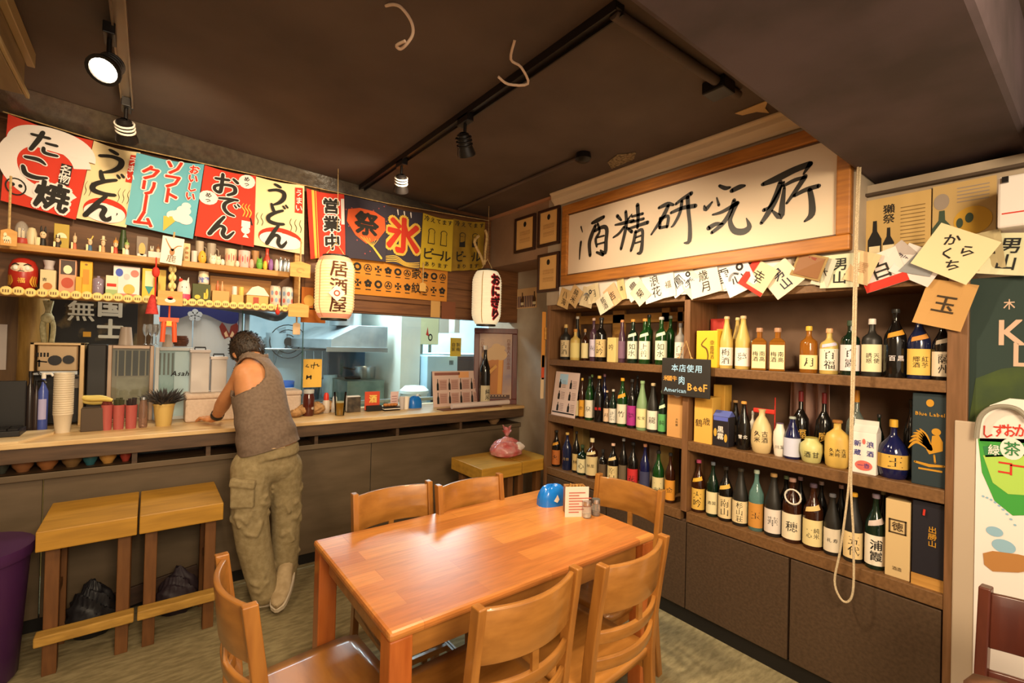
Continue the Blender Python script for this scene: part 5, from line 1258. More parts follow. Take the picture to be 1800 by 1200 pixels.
obj('backrest', MB().grid(12, 6, lambda i, j: (0.01 + 0.4 * i, 0.03 * math.sin(PI * i), 0.5 + 0.40 * j * (1 - 0.05 * (2 * i - 1) ** 4))), mat('brown_leather', '#7a5238', 0.55, c2='#6a4630', scale=20, bump=0.2), sb, smooth=True).modifiers.new('s', 'SOLIDIFY').thickness = 0.05
obj('seat', MB().b2((0.0, 0.0, 0.40), (0.42, 0.40, 0.47)), mat('brown_leather', '#7a5238'), sb, bev=0.02)
for x in (0.03, 0.39):
    for y in (0.03, 0.37): obj('leg', MB().b2((x - 0.018, y - 0.018, 0), (x + 0.018, y + 0.018, 0.40)), M_chair, sb)

def pillow(a, b, h):
    m = MB().ell((0, 0, 0), (1, 1, 1), 40, 20); out = []
    for x, y, z in m.v:
        f = lambda t, e: math.copysign(abs(t) ** e, t)
        th = math.atan2(y, x)
        out.append((a * f(x, 0.7) * (1 + 0.02 * math.sin(14 * th)), b * f(y, 0.8), h * max(0.0, f(z, 0.75)) + 0.004 * math.sin(11 * th + 9 * z) * max(0, z)))
    m.v = out
    return m
# table items ---------------------------------------------------------------
def tp(px, py, z=0.75): return at(px, py, 'Z', z)
A = tp(978, 888)
tg = thing('tissue_pack', 'blue plastic tissue pack on the dining table', 'tissue pack', (A.x, A.y + 0.03, 0.75), math.radians(-12))
obj('wrapper', pillow(0.082, 0.048, 0.098), mat('blue_plastic', '#0f6bc4', 0.25, coat=0.4), tg, smooth=True)
d = MB(); d.flat([(-0.02, 0.03), (0.0, 0.06), (0.012, 0.035), (0.0, 0.02)], lambda u, v: (u, -0.049, v)); disc(d, 0.05, 0.06, 0.012, 0.014, lambda u, v: (u, -0.049, v), 1); obj('print', d, [M_white, paint('#d0a0c8')], tg)
A = tp(1012, 905)
mb_ = thing('chopstick_caddy', 'brown wooden chopstick caddy holding a paper menu card on the table', 'caddy', (A.x + 0.015, A.y + 0.02, 0.75), math.radians(-30))
obj('box', MB().b2((-0.05, -0.04, 0), (0.05, -0.034, 0.13)).b2((-0.05, 0.034, 0), (0.05, 0.04, 0.13)).b2((-0.05, -0.034, 0), (-0.044, 0.034, 0.13)).b2((0.044, -0.034, 0), (0.05, 0.034, 0.13)).b2((-0.05, -0.04, 0), (0.05, 0.04, 0.008)), mat('caddy_wood', '#9a6a34', 0.5), mb_, bev=0.002)
cd = obj('menu_card', MB().b2((-0.062, -0.048, 0), (0.052, -0.042, 0.14)), paint('#dcc4b4', 0.6), mb_)
d = MB(); fn = lambda u, v: (u, -0.0495, v)
for k in range(8): rect(d, -0.045, 0.02 + k * 0.013, -0.045 + 0.05 + 0.03 * ((k * 7) % 3), 0.025 + k * 0.013, fn)
obj('print', d, paint('#a8584a'), cd)
for k in range(7): obj('chopstick', MB().cyl((-0.03 + 0.01 * k, 0.01 * ((k * 3) % 3 - 1), 0.01), (-0.032 + 0.011 * k, 0.012 * ((k * 2) % 3 - 1), 0.135 + 0.006 * (k % 2)), 0.003, seg=6), M_pine, mb_)
for px, py, lb, cc in ((1031, 909, 'small glass shaker with white salt beside the menu card', '#e6e0d4'), (1047, 905, 'small glass shaker with pepper next to the salt', '#7a5a40')):
    A = tp(px, py)
    t = tag(obj('spice_shaker', MB().lathe([(0.019, 0), (0.021, 0.005), (0.021, 0.05), (0.018, 0.058), (0.018, 0.06)], 16), mat('shaker_glass', '#e8e2d8', 0.05, trans=0.85), None, (A.x, A.y, 0.75), smooth=True), lb, 'shaker')
    obj('filling', MB().lathe([(0.017, 0.004), (0.0175, 0.022), (0, 0.024)], 14), paint(cc), t, smooth=True)
    obj('lid', MB().lathe([(0.02, 0.058), (0.021, 0.062), (0.02, 0.078), (0, 0.08)], 16), M_steel, t, smooth=True)

# stools --------------------------------------------------------------------
def make_stool(label, loc, w, dp, rz=0.0, legs=True):
    t = thing('bar_stool', label, 'stool', loc, rz, 'square wooden counter stools')
    obj('seat', MB().b2((-w / 2 + 0.002, -dp / 2, 0.592), (w / 2 - 0.002, dp / 2, 0.682)), M_stool, t, bev=0.004)
    for sx in (-1, 1):
        for sy in (-1, 1):
            obj('leg', MB().box((sx * (w / 2 - 0.05), sy * (dp / 2 - 0.10) + 0.0, 0.296), (0.05, 0.05, 0.592)), M_stoolleg, t, bev=0.003)
    obj('foot_rail', MB().b2((-w / 2 + 0.004, -dp / 2 + 0.005, 0.17), (w / 2 - 0.004, -dp / 2 + 0.073, 0.215)), M_rail, t, bev=0.006)
    for sx in (-1, 1): obj('side_rail', MB().b2((sx * (w / 2 - 0.05) - 0.012, -dp / 2 + 0.12, 0.30), (sx * (w / 2 - 0.05) + 0.012, dp / 2 - 0.12, 0.34)), M_stoolleg, t)
    return t
make_stool('yellow-brown wooden stool at the counter, next to the purple bin', (-0.198, 3.11, 0), 0.352, 0.46)
make_stool('yellow-brown wooden stool at the counter, beside the standing man', (0.158, 3.11, 0), 0.352, 0.46)
make_stool('reddish wooden stool at the counter, behind the chairs', (2.035, 2.90, 0), 0.365, 0.42)
make_stool('dark wooden stool against the shelf end under the plastic bag', (2.37, 2.915, 0), 0.28, 0.42)
# purple bin
pb = thing('purple_bin', 'purple plastic bin standing left of the stools', 'bin', (-0.61, 3.05, 0))
obj('body', MB().lathe([(0.16, 0), (0.175, 0.02), (0.205, 0.56)], 24), mat('purple_plastic', '#4a2450', 0.4), pb, smooth=True)
obj('rim', MB().lathe([(0.215, 0.55), (0.22, 0.57), (0.215, 0.60), (0.19, 0.60)], 24), mat('purple_plastic', '#4a2450', 0.4), pb, smooth=True)
obj('paper_strip', MB().b2((0.05, -0.215, 0.50), (0.12, -0.20, 0.52)), paint('#c8a8a0'), pb)
# pink plastic bag on the stool
random.seed(3)
def crumple(m, h, amp, seed):
    rs = random.Random(seed); W = [(rs.uniform(15, 60), rs.uniform(15, 60), rs.uniform(15, 60), rs.uniform(0, 6)) for _ in range(7)]
    out = []
    for x, y, z in m.v:
        n = sum(1 - 2 * abs(math.sin(a * x + b * y + c * z + p)) for a, b, c, p in W) / 7
        t = max(0, z / h); g = math.atan2(y, x); k = 1 + amp * n + 0.05 * t * t * math.sin(17 * g)
        out.append((x * k, y * k, max(0.0, z * (1 + amp * 0.8 * n))))
    m.v = out; return m
m = MB().lathe([(0.0, 0), (0.10, 0.0), (0.145, 0.02), (0.155, 0.05), (0.14, 0.085), (0.105, 0.115), (0.06, 0.135), (0.025, 0.15), (0.014, 0.158)], 72, sx=1.0, sy=0.8)
M_bag = mat('pink_plastic', '#c8605e', 0.22, c2='#dca8a4', scale=14, alpha=0.9, coat=0.3, lo=0.4, hi=0.7)
pbag = thing('plastic_bag', 'pink tied plastic bag sitting on the stool in the corner', 'bag', (2.25, 2.93, 0.682), 0.3)
fine = MB()
P0 = m.v; ns_ = 72; rings_ = len(P0) // ns_
for r in range(rings_ - 1):
    for q in range(4 if r < rings_ - 2 else 5):
        fine.v += [tuple(a + (b - a) * q / 4 for a, b in zip(P0[r * ns_ + k], P0[(r + 1) * ns_ + k])) for k in range(ns_)]
nr_ = len(fine.v) // ns_
for r in range(nr_ - 1):
    for k in range(ns_): fine.f.append((r * ns_ + k, r * ns_ + (k + 1) % ns_, (r + 1) * ns_ + (k + 1) % ns_, (r + 1) * ns_ + k)); fine.m.append(0)
SACK = list(fine.v)
obj('body', crumple(fine, 0.158, 0.14, 1), M_bag, pbag, smooth=True)
kn = MB()
for k in range(7):
    a = k * 0.9; l = 0.05 + 0.02 * (k % 3); dx, dy = math.cos(a), math.sin(a); tx, ty = -dy, dx
    kn.add([(0.008 * dx, 0.008 * dy, 0.153), (0.02 * dx + 0.016 * tx, 0.02 * dy + 0.016 * ty, 0.153 + l * 0.6), (0.035 * dx + 0.012 * tx, 0.035 * dy + 0.012 * ty, 0.153 + l), (0.035 * dx - 0.014 * tx, 0.035 * dy - 0.014 * ty, 0.153 + l * 0.9), (0.02 * dx - 0.014 * tx, 0.02 * dy - 0.014 * ty, 0.153 + l * 0.55)], [(0, 1, 2, 3, 4)])
obj('knot', kn, M_bag, pbag, solid=0.002)
obj('white_content', crumple(MB().ell((0.045, -0.085, 0.075), (0.06, 0.035, 0.04), 20, 14), 0.15, 0.1, 4), paint('#e6d4c8', 0.5), pbag, smooth=True)
# crumpled dark bags added to stand in for the deep shade under the stools
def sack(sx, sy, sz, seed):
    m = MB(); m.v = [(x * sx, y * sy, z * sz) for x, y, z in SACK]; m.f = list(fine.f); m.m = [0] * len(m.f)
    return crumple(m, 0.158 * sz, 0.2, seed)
obj_ = tag(obj('shade_bag', sack(0.72, 0.62, 1.9, 5), mat('shade_bag_black', '#1e1c20', 0.5), None, (-0.20, 3.24, 0), smooth=True), 'black crumpled bag added as shade under the stool beside the purple bin', 'bag')
tag(obj('shade_bag', sack(0.70, 0.6, 1.6, 8), mat('shade_bag_purple', '#2e2229', 0.6), None, (0.16, 3.24, 0), smooth=True), 'dark brown bag added as shade under the stool beside the man', 'bag')
tag(obj('leaning_plank', MB().box((0, 0, 0), (0.50, 0.02, 0.10), Matrix.Rotation(math.radians(-9), 3, 'Y')), mat('plank_dark', '#4a3428', 0.6, c2='#3c2a20', scale=5, stretch=(1, 8, 8)), None, (0.02, 3.362, 0.105), bev=0.003), 'dark plank leaning on the counter foot behind the stools', 'plank')

# ================================================================== BANNERS UNDER THE CEILING
def bilerp(c, u, v):
    a = c[0].lerp(c[1], u); b = c[3].lerp(c[2], u)
    return b.lerp(a, v)          # v = 1 at the top


def banner(pix, label, cloth, Y=3.40, name='shop_banner', wav=0.003, ph=0.0, n=1.5, group='cloth banners over the counter', cat='banner'):
    """hanging cloth whose corners TL, TR, BR, BL lie on the plane Y; returns thing and a (u, v, layer) surface map"""
    C = [at(p[0], p[1], 'Y', Y) for p in pix]
    o0 = (C[0] + C[1]) / 2
    t = thing(name, label, cat, o0, 0, group)
    L = [c - o0 for c in C]
    w = (C[1] - C[0]).length; h = (C[0] - C[3]).length
    def surf(u, v, k=0.0):
        p = bilerp(L, u, v)
        sag = 0.012 * math.sin(PI * u) if v > 0.5 else 0.0
        p.z -= sag * (v - 0.5) * 2 if v > 0.5 else 0.0
        p.y += wav * math.sin(u * 2 * PI * n + ph + v * 1.5) * (1.2 - v) - k
        return p
    obj('cloth', MB().grid(24, 16, surf), cloth, t, smooth=True)
    asp = w / h
    return t, surf, asp


def layer(surf, k): return lambda u, v: surf(u, v, 0.003 + 0.0026 * k)


def bchar(d, ch, u, v, size, asp, fn, key, mi, shear=0.0, ang=0.0):
    """size is a fraction of the banner's height"""
    ks = {'h': 'h', 'o': 'o', 'b': 'b', 'r': 'r'}[key]
    if ch == 'ー': ch = '一'; ang = PI / 2
    g = GLYPH.get((ch, 'r'))
    put(d, ch, 0, 0, size, size, lambda x, y: fn(u + x / asp, v + y), ks, mi, shear, ang, box=(None, None, 0.5 - 0.0, 0.5, 0.36, 0.36) if ord(ch) > 0x2fff else None)


def outlined(d, text, u, v0, v1, size, asp, surf, mo, mi, keyi='h', l=1):
    n = len(text)
    for i, ch in enumerate(text):
        v = v0 + (v1 - v0) * (i + 0.5) / n
        if mo is not None: bchar(d, ch, u, v, size, asp, layer(surf, l), 'o', mo)
        bchar(d, ch, u, v, size, asp, layer(surf, l + 1), keyi, mi)


KANA = {
 'う': [[(-.08,.42,.04),(.02,.39,.05),(.13,.34,.045)], [(-.30,.10,.04),(.0,.2,.05),(.25,.14,.07),(.27,-.08,.075),(.12,-.3,.06),(-.12,-.46,.025)]],
 'ど': [[(-.2,.42,.045),(-.14,.2,.06),(-.06,.06,.05)], [(.25,.22,.045),(-.05,.06,.06),(-.3,-.15,.07),(-.28,-.34,.07),(.0,-.4,.06),(.3,-.36,.045)], [(.26,.42,.028),(.33,.33,.035)], [(.37,.48,.028),(.44,.39,.035)]],
 'ん': [[(.05,.45,.045),(-.15,.1,.065),(-.38,-.4,.07)], [(-.36,-.36,.055),(-.1,.0,.05),(.08,-.04,.065),(.05,-.3,.065),(.2,-.42,.065),(.42,-.12,.025)]],
 'た': [[(-.38,.24,.045),(.12,.3,.05)], [(-.08,.47,.06),(-.18,.1,.07),(-.36,-.38,.055)], [(.05,.06,.04),(.36,.08,.05)], [(.0,-.15,.045),(.05,-.34,.06),(.42,-.33,.045)]],
 'こ': [[(-.27,.28,.045),(.1,.31,.065),(.3,.2,.025)], [(-.3,-.08,.055),(-.2,-.32,.07),(.1,-.37,.065),(.40,-.28,.035)]],
 'お': [[(-.38,.2,.045),(.1,.26,.05)], [(-.14,.46,.055),(-.14,.0,.06),(-.18,-.36,.06),(-.36,-.3,.05),(-.34,-.12,.05),(.0,.02,.05),(.3,.0,.065),(.34,-.24,.065),(.1,-.42,.045)], [(.26,.34,.045),(.42,.2,.055)]],
 'で': [[(-.38,.28,.045),(.0,.34,.06),(.36,.36,.05)], [(.2,.34,.05),(-.1,.12,.07),(-.16,-.14,.07),(.0,-.36,.065),(.26,-.44,.035)], [(.24,.08,.028),(.32,-.02,.035)], [(.36,.16,.028),(.44,.06,.035)]]}
def brush(d, ch, u, v, size, asp, surf, lay, mi, grow=0.0):
    for k, s in enumerate(KANA[ch]):
        stroke(d, [(x * size, y * size, max(0.012, r + grow) * size) for x, y, r in smooth_path(s, 5)], lambda x, y: layer(surf, lay + 0.04 * k)(u + x / asp, v + y), mi)
CLR = mat('cloth_red', '#cf3a26', 0.85); CLC = mat('cloth_cream', '#ecd6a4', 0.85); CLB = mat('cloth_blue', '#4f9fb4', 0.85, c2='#6fb4c2', scale=1.2)
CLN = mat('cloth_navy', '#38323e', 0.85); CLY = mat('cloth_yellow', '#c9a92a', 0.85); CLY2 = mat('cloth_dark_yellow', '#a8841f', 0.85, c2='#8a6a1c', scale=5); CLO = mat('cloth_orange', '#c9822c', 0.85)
INK = mat('banner_ink', '#231f1a', 0.8); WHT = mat('banner_white', '#f2e2bc', 0.85); PRED = mat('banner_red_print', '#c8341f', 0.85); PYEL = mat('banner_yellow_print', '#e0b54c', 0.85)
PM = [WHT, INK, PRED, PYEL]
# 1 red, takoyaki
t, sf, a = banner(((14, 200), (164, 247), (133, 386), (1, 352)), 'red banner with a cream swirl and large black kana, at the left end', CLR, 3.38)
d = MB(); f0 = layer(sf, 0); E = lambda cx, cy: (lambda x, y: f0(cx + x / a, cy + y))
ring(d, 0, 0, 0.26, 0.43, E(0.50, 0.52), 0, 40, 0.3, 5.6, 0.95); disc(d, 0, 0, 0.40, 0.3, E(0.55, 0.72), 0, 24, 0, PI)
obj('swirl_print', d, PM, t)
d = MB()
for ch, u, v, s in (('た', 0.44, 0.79, 0.30), ('こ', 0.36, 0.48, 0.32)):
    brush(d, ch, u, v, s, a, sf, 1.2, 0, 0.05); brush(d, ch, u, v, s, a, sf, 2.2, 1, 0.01)
bchar(d, '焼', 0.64, 0.19, 0.34, a, layer(sf, 1.5), 'o', 0); bchar(d, '焼', 0.64, 0.19, 0.34, a, layer(sf, 2.5), 'h', 1)
rect(d, 0.68, 0.37, 0.82, 0.62, layer(sf, 2), 1)
for i, ch in enumerate('名物'): bchar(d, ch, 0.75, 0.55 - 0.11 * i, 0.12, a, layer(sf, 3), 'b', 0)
ring(d, 0, 0, 0.085, 0.10, lambda x, y: layer(sf, 1)(0.17 + x / a, 0.20 + y), 1, 18); disc(d, -0.03, 0.02, 0.02, 0.02, lambda x, y: layer(sf, 1)(0.17 + x / a, 0.20 + y), 1); disc(d, 0.04, 0.02, 0.02, 0.02, lambda x, y: layer(sf, 1)(0.17 + x / a, 0.20 + y), 1)
obj('lettering', d, PM, t)
# 2, 5 cream, udon
def udon(pix, label, Y, full):
    t, sf, a = banner(pix, label, CLC, Y, ph=1.0)
    d = MB(); f0 = layer(sf, 0)
    cx = 0.52
    disc(d, 0, 0, 0.44 * a, 0.155, lambda x, y: f0(cx + x / a, 0.16 + y), 2, 30); disc(d, 0, 0, 0.42 * a, 0.12, lambda x, y: layer(sf, 0.6)(cx + x / a, 0.13 + y), 0, 30)
    d.flat([(cx + 0.44 * math.cos(-PI * k / 14), 0.02 + 0.13 + 0.14 * math.sin(-PI * k / 14)) for k in range(15)], lambda u, v: layer(sf, -0.4)(u, max(v, 0.0)), 1)
    for k in range(5):
        uu = (0.05, 0.14, 0.72, 0.82, 0.92)[k]; stroke(d, smooth_path([(uu, 0.30, 0.004), (uu + 0.02, 0.36, 0.006), (uu - 0.02, 0.42, 0.005), (uu + 0.01, 0.48, 0.003)]), layer(sf, 0.5), 1)
    obj('bowl_print', d, PM, t)
    d = MB()
    for ch, u, v, s in (('う', 0.42, 0.80, 0.36), ('ど', 0.42, 0.50, 0.34), ('ん', 0.44, 0.19, 0.34)):
        brush(d, ch, u, v, s, a, sf, 1.6, 1, 0.012)
    rect(d, 0.80, 0.58, 0.96, 0.95, layer(sf, 1), 2)
    for i, ch in enumerate('うまい'): bchar(d, ch, 0.88, 0.87 - 0.11 * i, 0.11, a, layer(sf, 2), 'b', 0)
    obj('lettering', d, PM, t)
udon(((165, 247), (247, 268), (222, 400), (134, 383)), 'cream banner with black kana and a noodle bowl, between the red and blue banners', 3.395, False)
# 3 blue, soft cream
t, sf, a = banner(((240, 268), (359, 289), (339, 420), (220, 394)), 'blue banner with red kana and an ice cream cone', CLB, 3.385, ph=2.0)
d = MB(); F = lambda l: (lambda x, y: layer(sf, l)(0.72 + x / a, 0.20 + y))
d.flat([(-0.16, 0.02), (0.03, 0.05), (-0.14, -0.18)], F(0), 3)
for x, y, r in ((0.03, 0.06, 0.11), (0.06, 0.14, 0.085), (0.08, 0.21, 0.055), (-0.04, 0.05, 0.09), (0.09, 0.03, 0.09)): disc(d, x, y, r, r * 0.75, F(0.5 + x), 0)
obj('ice_cream_print', d, PM, t)
d = MB()
outlined(d, 'ソフト', 0.56, 1.0, 0.40, 0.23, a, sf, 0, 2)
outlined(d, 'クリーム', 0.24, 0.86, 0.02, 0.23, a, sf, 0, 2)
outlined(d, 'おいしい', 0.86, 0.97, 0.48, 0.13, a, sf, 0, 2)
obj('lettering', d, PM, t)
# 4 red, oden
t, sf, a = banner(((360, 290), (450, 309), (446, 434), (342, 414)), 'red banner with black kana and two cream dots, beside the blue banner', CLR, 3.39, ph=0.5)
d = MB()
for u, v in ((0.82, 0.90), (0.14, 0.56)):
    disc(d, 0, 0, 0.105, 0.10, lambda x, y: layer(sf, 0)(u + x / a, v + y), 0, 14)
    for i, ch in enumerate('めっ'): bchar(d, ch, u, v + 0.035 - 0.07 * i, 0.08, a, layer(sf, 1), 'b', 1)
for k in range(3):
    uu = 0.78 + 0.06 * k; stroke(d, smooth_path([(uu, 0.40, 0.008), (uu + 0.03, 0.47, 0.01), (uu - 0.03, 0.53, 0.008), (uu, 0.58, 0.004)]), layer(sf, 0.3), 3)
F = lambda x, y: layer(sf, 0.5)(0.84 + x / a, 0.22 + y)
d.flat([(-0.05, 0.03), (0.05, 0.03), (0.05, 0.12), (-0.05, 0.12)], F, 0); disc(d, 0, -0.01, 0.05, 0.05, F, 0); d.flat([(-0.03, -0.11), (0.04, -0.11), (0.0, -0.05)], F, 0); stroke(d, [(0.07, 0.08, 0.01), (0.05, 0.17, 0.008)], F, 1)
obj('print', d, PM, t)
d = MB()
for ch, u, v, s in (('お', 0.42, 0.79, 0.33), ('で', 0.50, 0.50, 0.29), ('ん', 0.42, 0.19, 0.32)):
    brush(d, ch, u, v, s, a, sf, 1.2, 0, 0.05); brush(d, ch, u, v, s, a, sf, 2.2, 1, 0.01)
obj('lettering', d, PM, t)
udon(((450, 310), (535, 325), (534, 447), (446, 430)), 'cream banner with black kana and a complete noodle bowl, right of the red one', 3.395, True)
# 6 red, open for business
t, sf, a = banner(((539, 331), (605, 341), (607, 448), (546, 455)), 'narrow red banner with three outlined characters above the first lantern', CLR, 3.40, ph=0.2)
d = MB(); rect(d, 0.12, 0.0, 0.19, 1.0, layer(sf, 0), 3); rect(d, 0.22, 0.0, 0.24, 1.0, layer(sf, 0), 3); rect(d, 0.90, 0.5, 0.99, 0.92, layer(sf, 0), 0)
outlined(d, '営業中', 0.62, 0.93, 0.08, 0.25, a, sf, 0, 1)
obj('lettering', d, PM, t)
# 7 navy festival, 8 navy ice
t, sf, a = banner(((605, 338), (680, 358), (677, 460), (605, 452)), 'navy banner with an orange fan and one black character', CLN, 3.41, ph=0.7)
d = MB(); F = lambda l: (lambda x, y: layer(sf, l)(0.52 + x / a, 0.52 + y))
d.flat([(0.0, -0.26), (-0.18, -0.15), (-0.32, 0.05), (-0.30, 0.24), (-0.12, 0.31), (0.12, 0.31), (0.30, 0.22), (0.32, 0.02), (0.2, -0.16)], F(0), 0)
for k in range(7): stroke(d, [(0.10, -0.30, 0.004), (-0.10 + 0.05 * k, -0.16, 0.004)], F(0.6), 2)
stroke(d, [(0.10, -0.28, 0.015), (0.26, -0.47, 0.018)], F(0.6), 2)
for k in range(16): disc(d, (k * 37 % 17 / 17 - 0.5) * 0.75, (k * 53 % 19 / 19 - 0.5) * 0.95, 0.012, 0.012, F(-0.3), 3, 6)
obj('fan_print', d, [paint('#d4582a', 0.85), INK, PYEL, paint('#a04a4a', 0.85)], t)
d = MB(); bchar(d, '祭', 0.52, 0.58, 0.40, a, layer(sf, 2), 'h', 1); obj('lettering', d, PM, t)
t, sf, a = banner(((679, 360), (743, 374), (737, 474), (677, 460)), 'navy banner with one huge orange-red character and waves', CLN, 3.42, ph=1.4)
d = MB()
for k in range(4): stroke(d, smooth_path([(0.02, 0.10 - 0.03 * k, 0.006), (0.3, 0.14 - 0.03 * k, 0.008), (0.6, 0.07 - 0.02 * k, 0.008), (0.98, 0.12 - 0.03 * k, 0.006)]), lambda u, v: layer(sf, 0)(u, max(v, 0.005)), 3)
for k in range(3): stroke(d, [(0.3 + 0.18 * k, 0.97, 0.02), (0.32 + 0.18 * k, 0.89, 0.012)], layer(sf, 0), 0)
obj('wave_print', d, PM, t)
d = MB(); bchar(d, '氷', 0.48, 0.52, 0.66, a, layer(sf, 1), 'o', 3); bchar(d, '氷', 0.48, 0.52, 0.66, a, layer(sf, 2), 'h', 2); obj('lettering', d, PM, t)
# 9, 10 yellow beer
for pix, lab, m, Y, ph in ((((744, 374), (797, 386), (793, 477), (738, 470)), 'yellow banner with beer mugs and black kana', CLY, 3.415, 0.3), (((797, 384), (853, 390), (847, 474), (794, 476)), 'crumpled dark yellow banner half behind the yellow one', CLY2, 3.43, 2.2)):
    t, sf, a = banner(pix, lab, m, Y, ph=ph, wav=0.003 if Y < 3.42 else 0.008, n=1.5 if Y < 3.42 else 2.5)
    d = MB()
    for s in (-1, 1):
        F = lambda x, y: layer(sf, 0)(0.5 + s * 0.2 + x / a, 0.58 + y)
        disc(d, 0, 0.12, 0.07, 0.06, F, 1, 16); disc(d, 0, 0.12, 0.055, 0.046, lambda x, y: layer(sf, 0.6)(0.5 + s * 0.2 + x / a, 0.58 + y), 3, 16); d.flat([(-0.07, -0.12), (0.07, -0.12), (0.06, 0.1), (-0.06, 0.1)], F, 1); d.flat([(-0.055, -0.105), (0.055, -0.105), (0.048, 0.09), (-0.048, 0.09)], lambda x, y: layer(sf, 0.6)(0.5 + s * 0.2 + x / a, 0.58 + y), 3)
    for i, ch in enumerate('冷えてます'): bchar(d, ch, 0.12 + 0.19 * i, 0.92, 0.11, a, layer(sf, 1), 'b', 1)
    for i, ch in enumerate('ビ一ル'): bchar(d, ch, 0.22 + 0.28 * i, 0.27, 0.24, a, layer(sf, 1), 'b', 1)
    for i, ch in enumerate('あります'): bchar(d, ch, 0.2 + 0.2 * i, 0.08, 0.10, a, layer(sf, 1), 'b', 1)
    obj('lettering', d, [WHT, INK, PRED, m], t)
# 11 orange crest cloth behind
t, sf, a = banner(((616, 445), (787, 470), (785, 530), (618, 516)), 'orange cloth printed with rows of dark crests below the navy banners', CLO, 3.45, 'crest_cloth', 0.004)
d = MB(); dm = MB()
k = 0
for r in range(2):
    for c in range(10):
        u = 0.06 + c * 0.098; v = 0.70 - 0.40 * r; F = lambda x, y: layer(sf, 0)(u + x / a, v + y)
        if c == 6: bchar(d, '家紋'[r], u, v, 0.3, a, layer(sf, 0), 'b', 0); continue
        kk = (c * 3 + r * 2) % 4
        if kk == 0: ring(d, 0, 0, 0.05, 0.105, F, 0, 14)
        elif kk == 1:
            for q in range(5): disc(d, 0.06 * math.cos(q * 1.257 + 1.57), 0.06 * math.sin(q * 1.257 + 1.57), 0.045, 0.045, F, 0, 8)
        elif kk == 2:
            for q in range(4): d.flat([(0, 0), (0.1 * math.cos(q * 1.57 - 0.45), 0.1 * math.sin(q * 1.57 - 0.45)), (0.1 * math.cos(q * 1.57 + 0.45), 0.1 * math.sin(q * 1.57 + 0.45))], F, 0)
        else:
            ring(d, 0, 0, 0.085, 0.105, F, 0, 14)
            for q in range(3): disc(d, 0.04 * math.cos(q * 2.09 + 1.57), 0.04 * math.sin(q * 2.09 + 1.57), 0.03, 0.03, F, 0, 8)
        rect(d, -0.07, -0.17, 0.07, -0.145, F, 0)
obj('crest_print', d, INK, t)
# string carrying the banners
S = [at(*p, 'Y', 3.385) for p in ((5, 196), (165, 245), (360, 288), (537, 326), (680, 357), (860, 388))]
tag(obj('banner_string', MB().tube([p - S[0] for p in S], 0.003, 5), M_rope, None, S[0]), 'thin string along the ceiling carrying the cloth banners', 'string')

T0 = [at(*p, 'Y', 3.42) for p in ((-60, 184), (5, 198), (165, 246), (360, 289), (537, 326), (680, 357), (860, 388))]
T1 = [Vector((p.x - 0.02, 3.05 + 0.08 * k, CEIL - 0.002)) for k, p in enumerate(T0)]
sl = MB()
for k in range(6): sl.grid(10, 6, lambda i, j: (lambda q: (q.x, q.y, q.z + 0.006 * math.sin(13 * q.x + 20 * j) * math.sin(PI * j)))(T0[k].lerp(T0[k + 1], i).lerp(T1[k].lerp(T1[k + 1], i), j)))
structure('sloped_sheet', sl, mat('dark_plastic_sheet', '#4a423a', 0.34, c2='#5c5246', scale=34, stretch=(1, 0.4, 1), bump=0.5, detail=8), 'dark crinkled sheet sloping from the ceiling to the banner tops', smooth=True).name = 'ceiling_3'
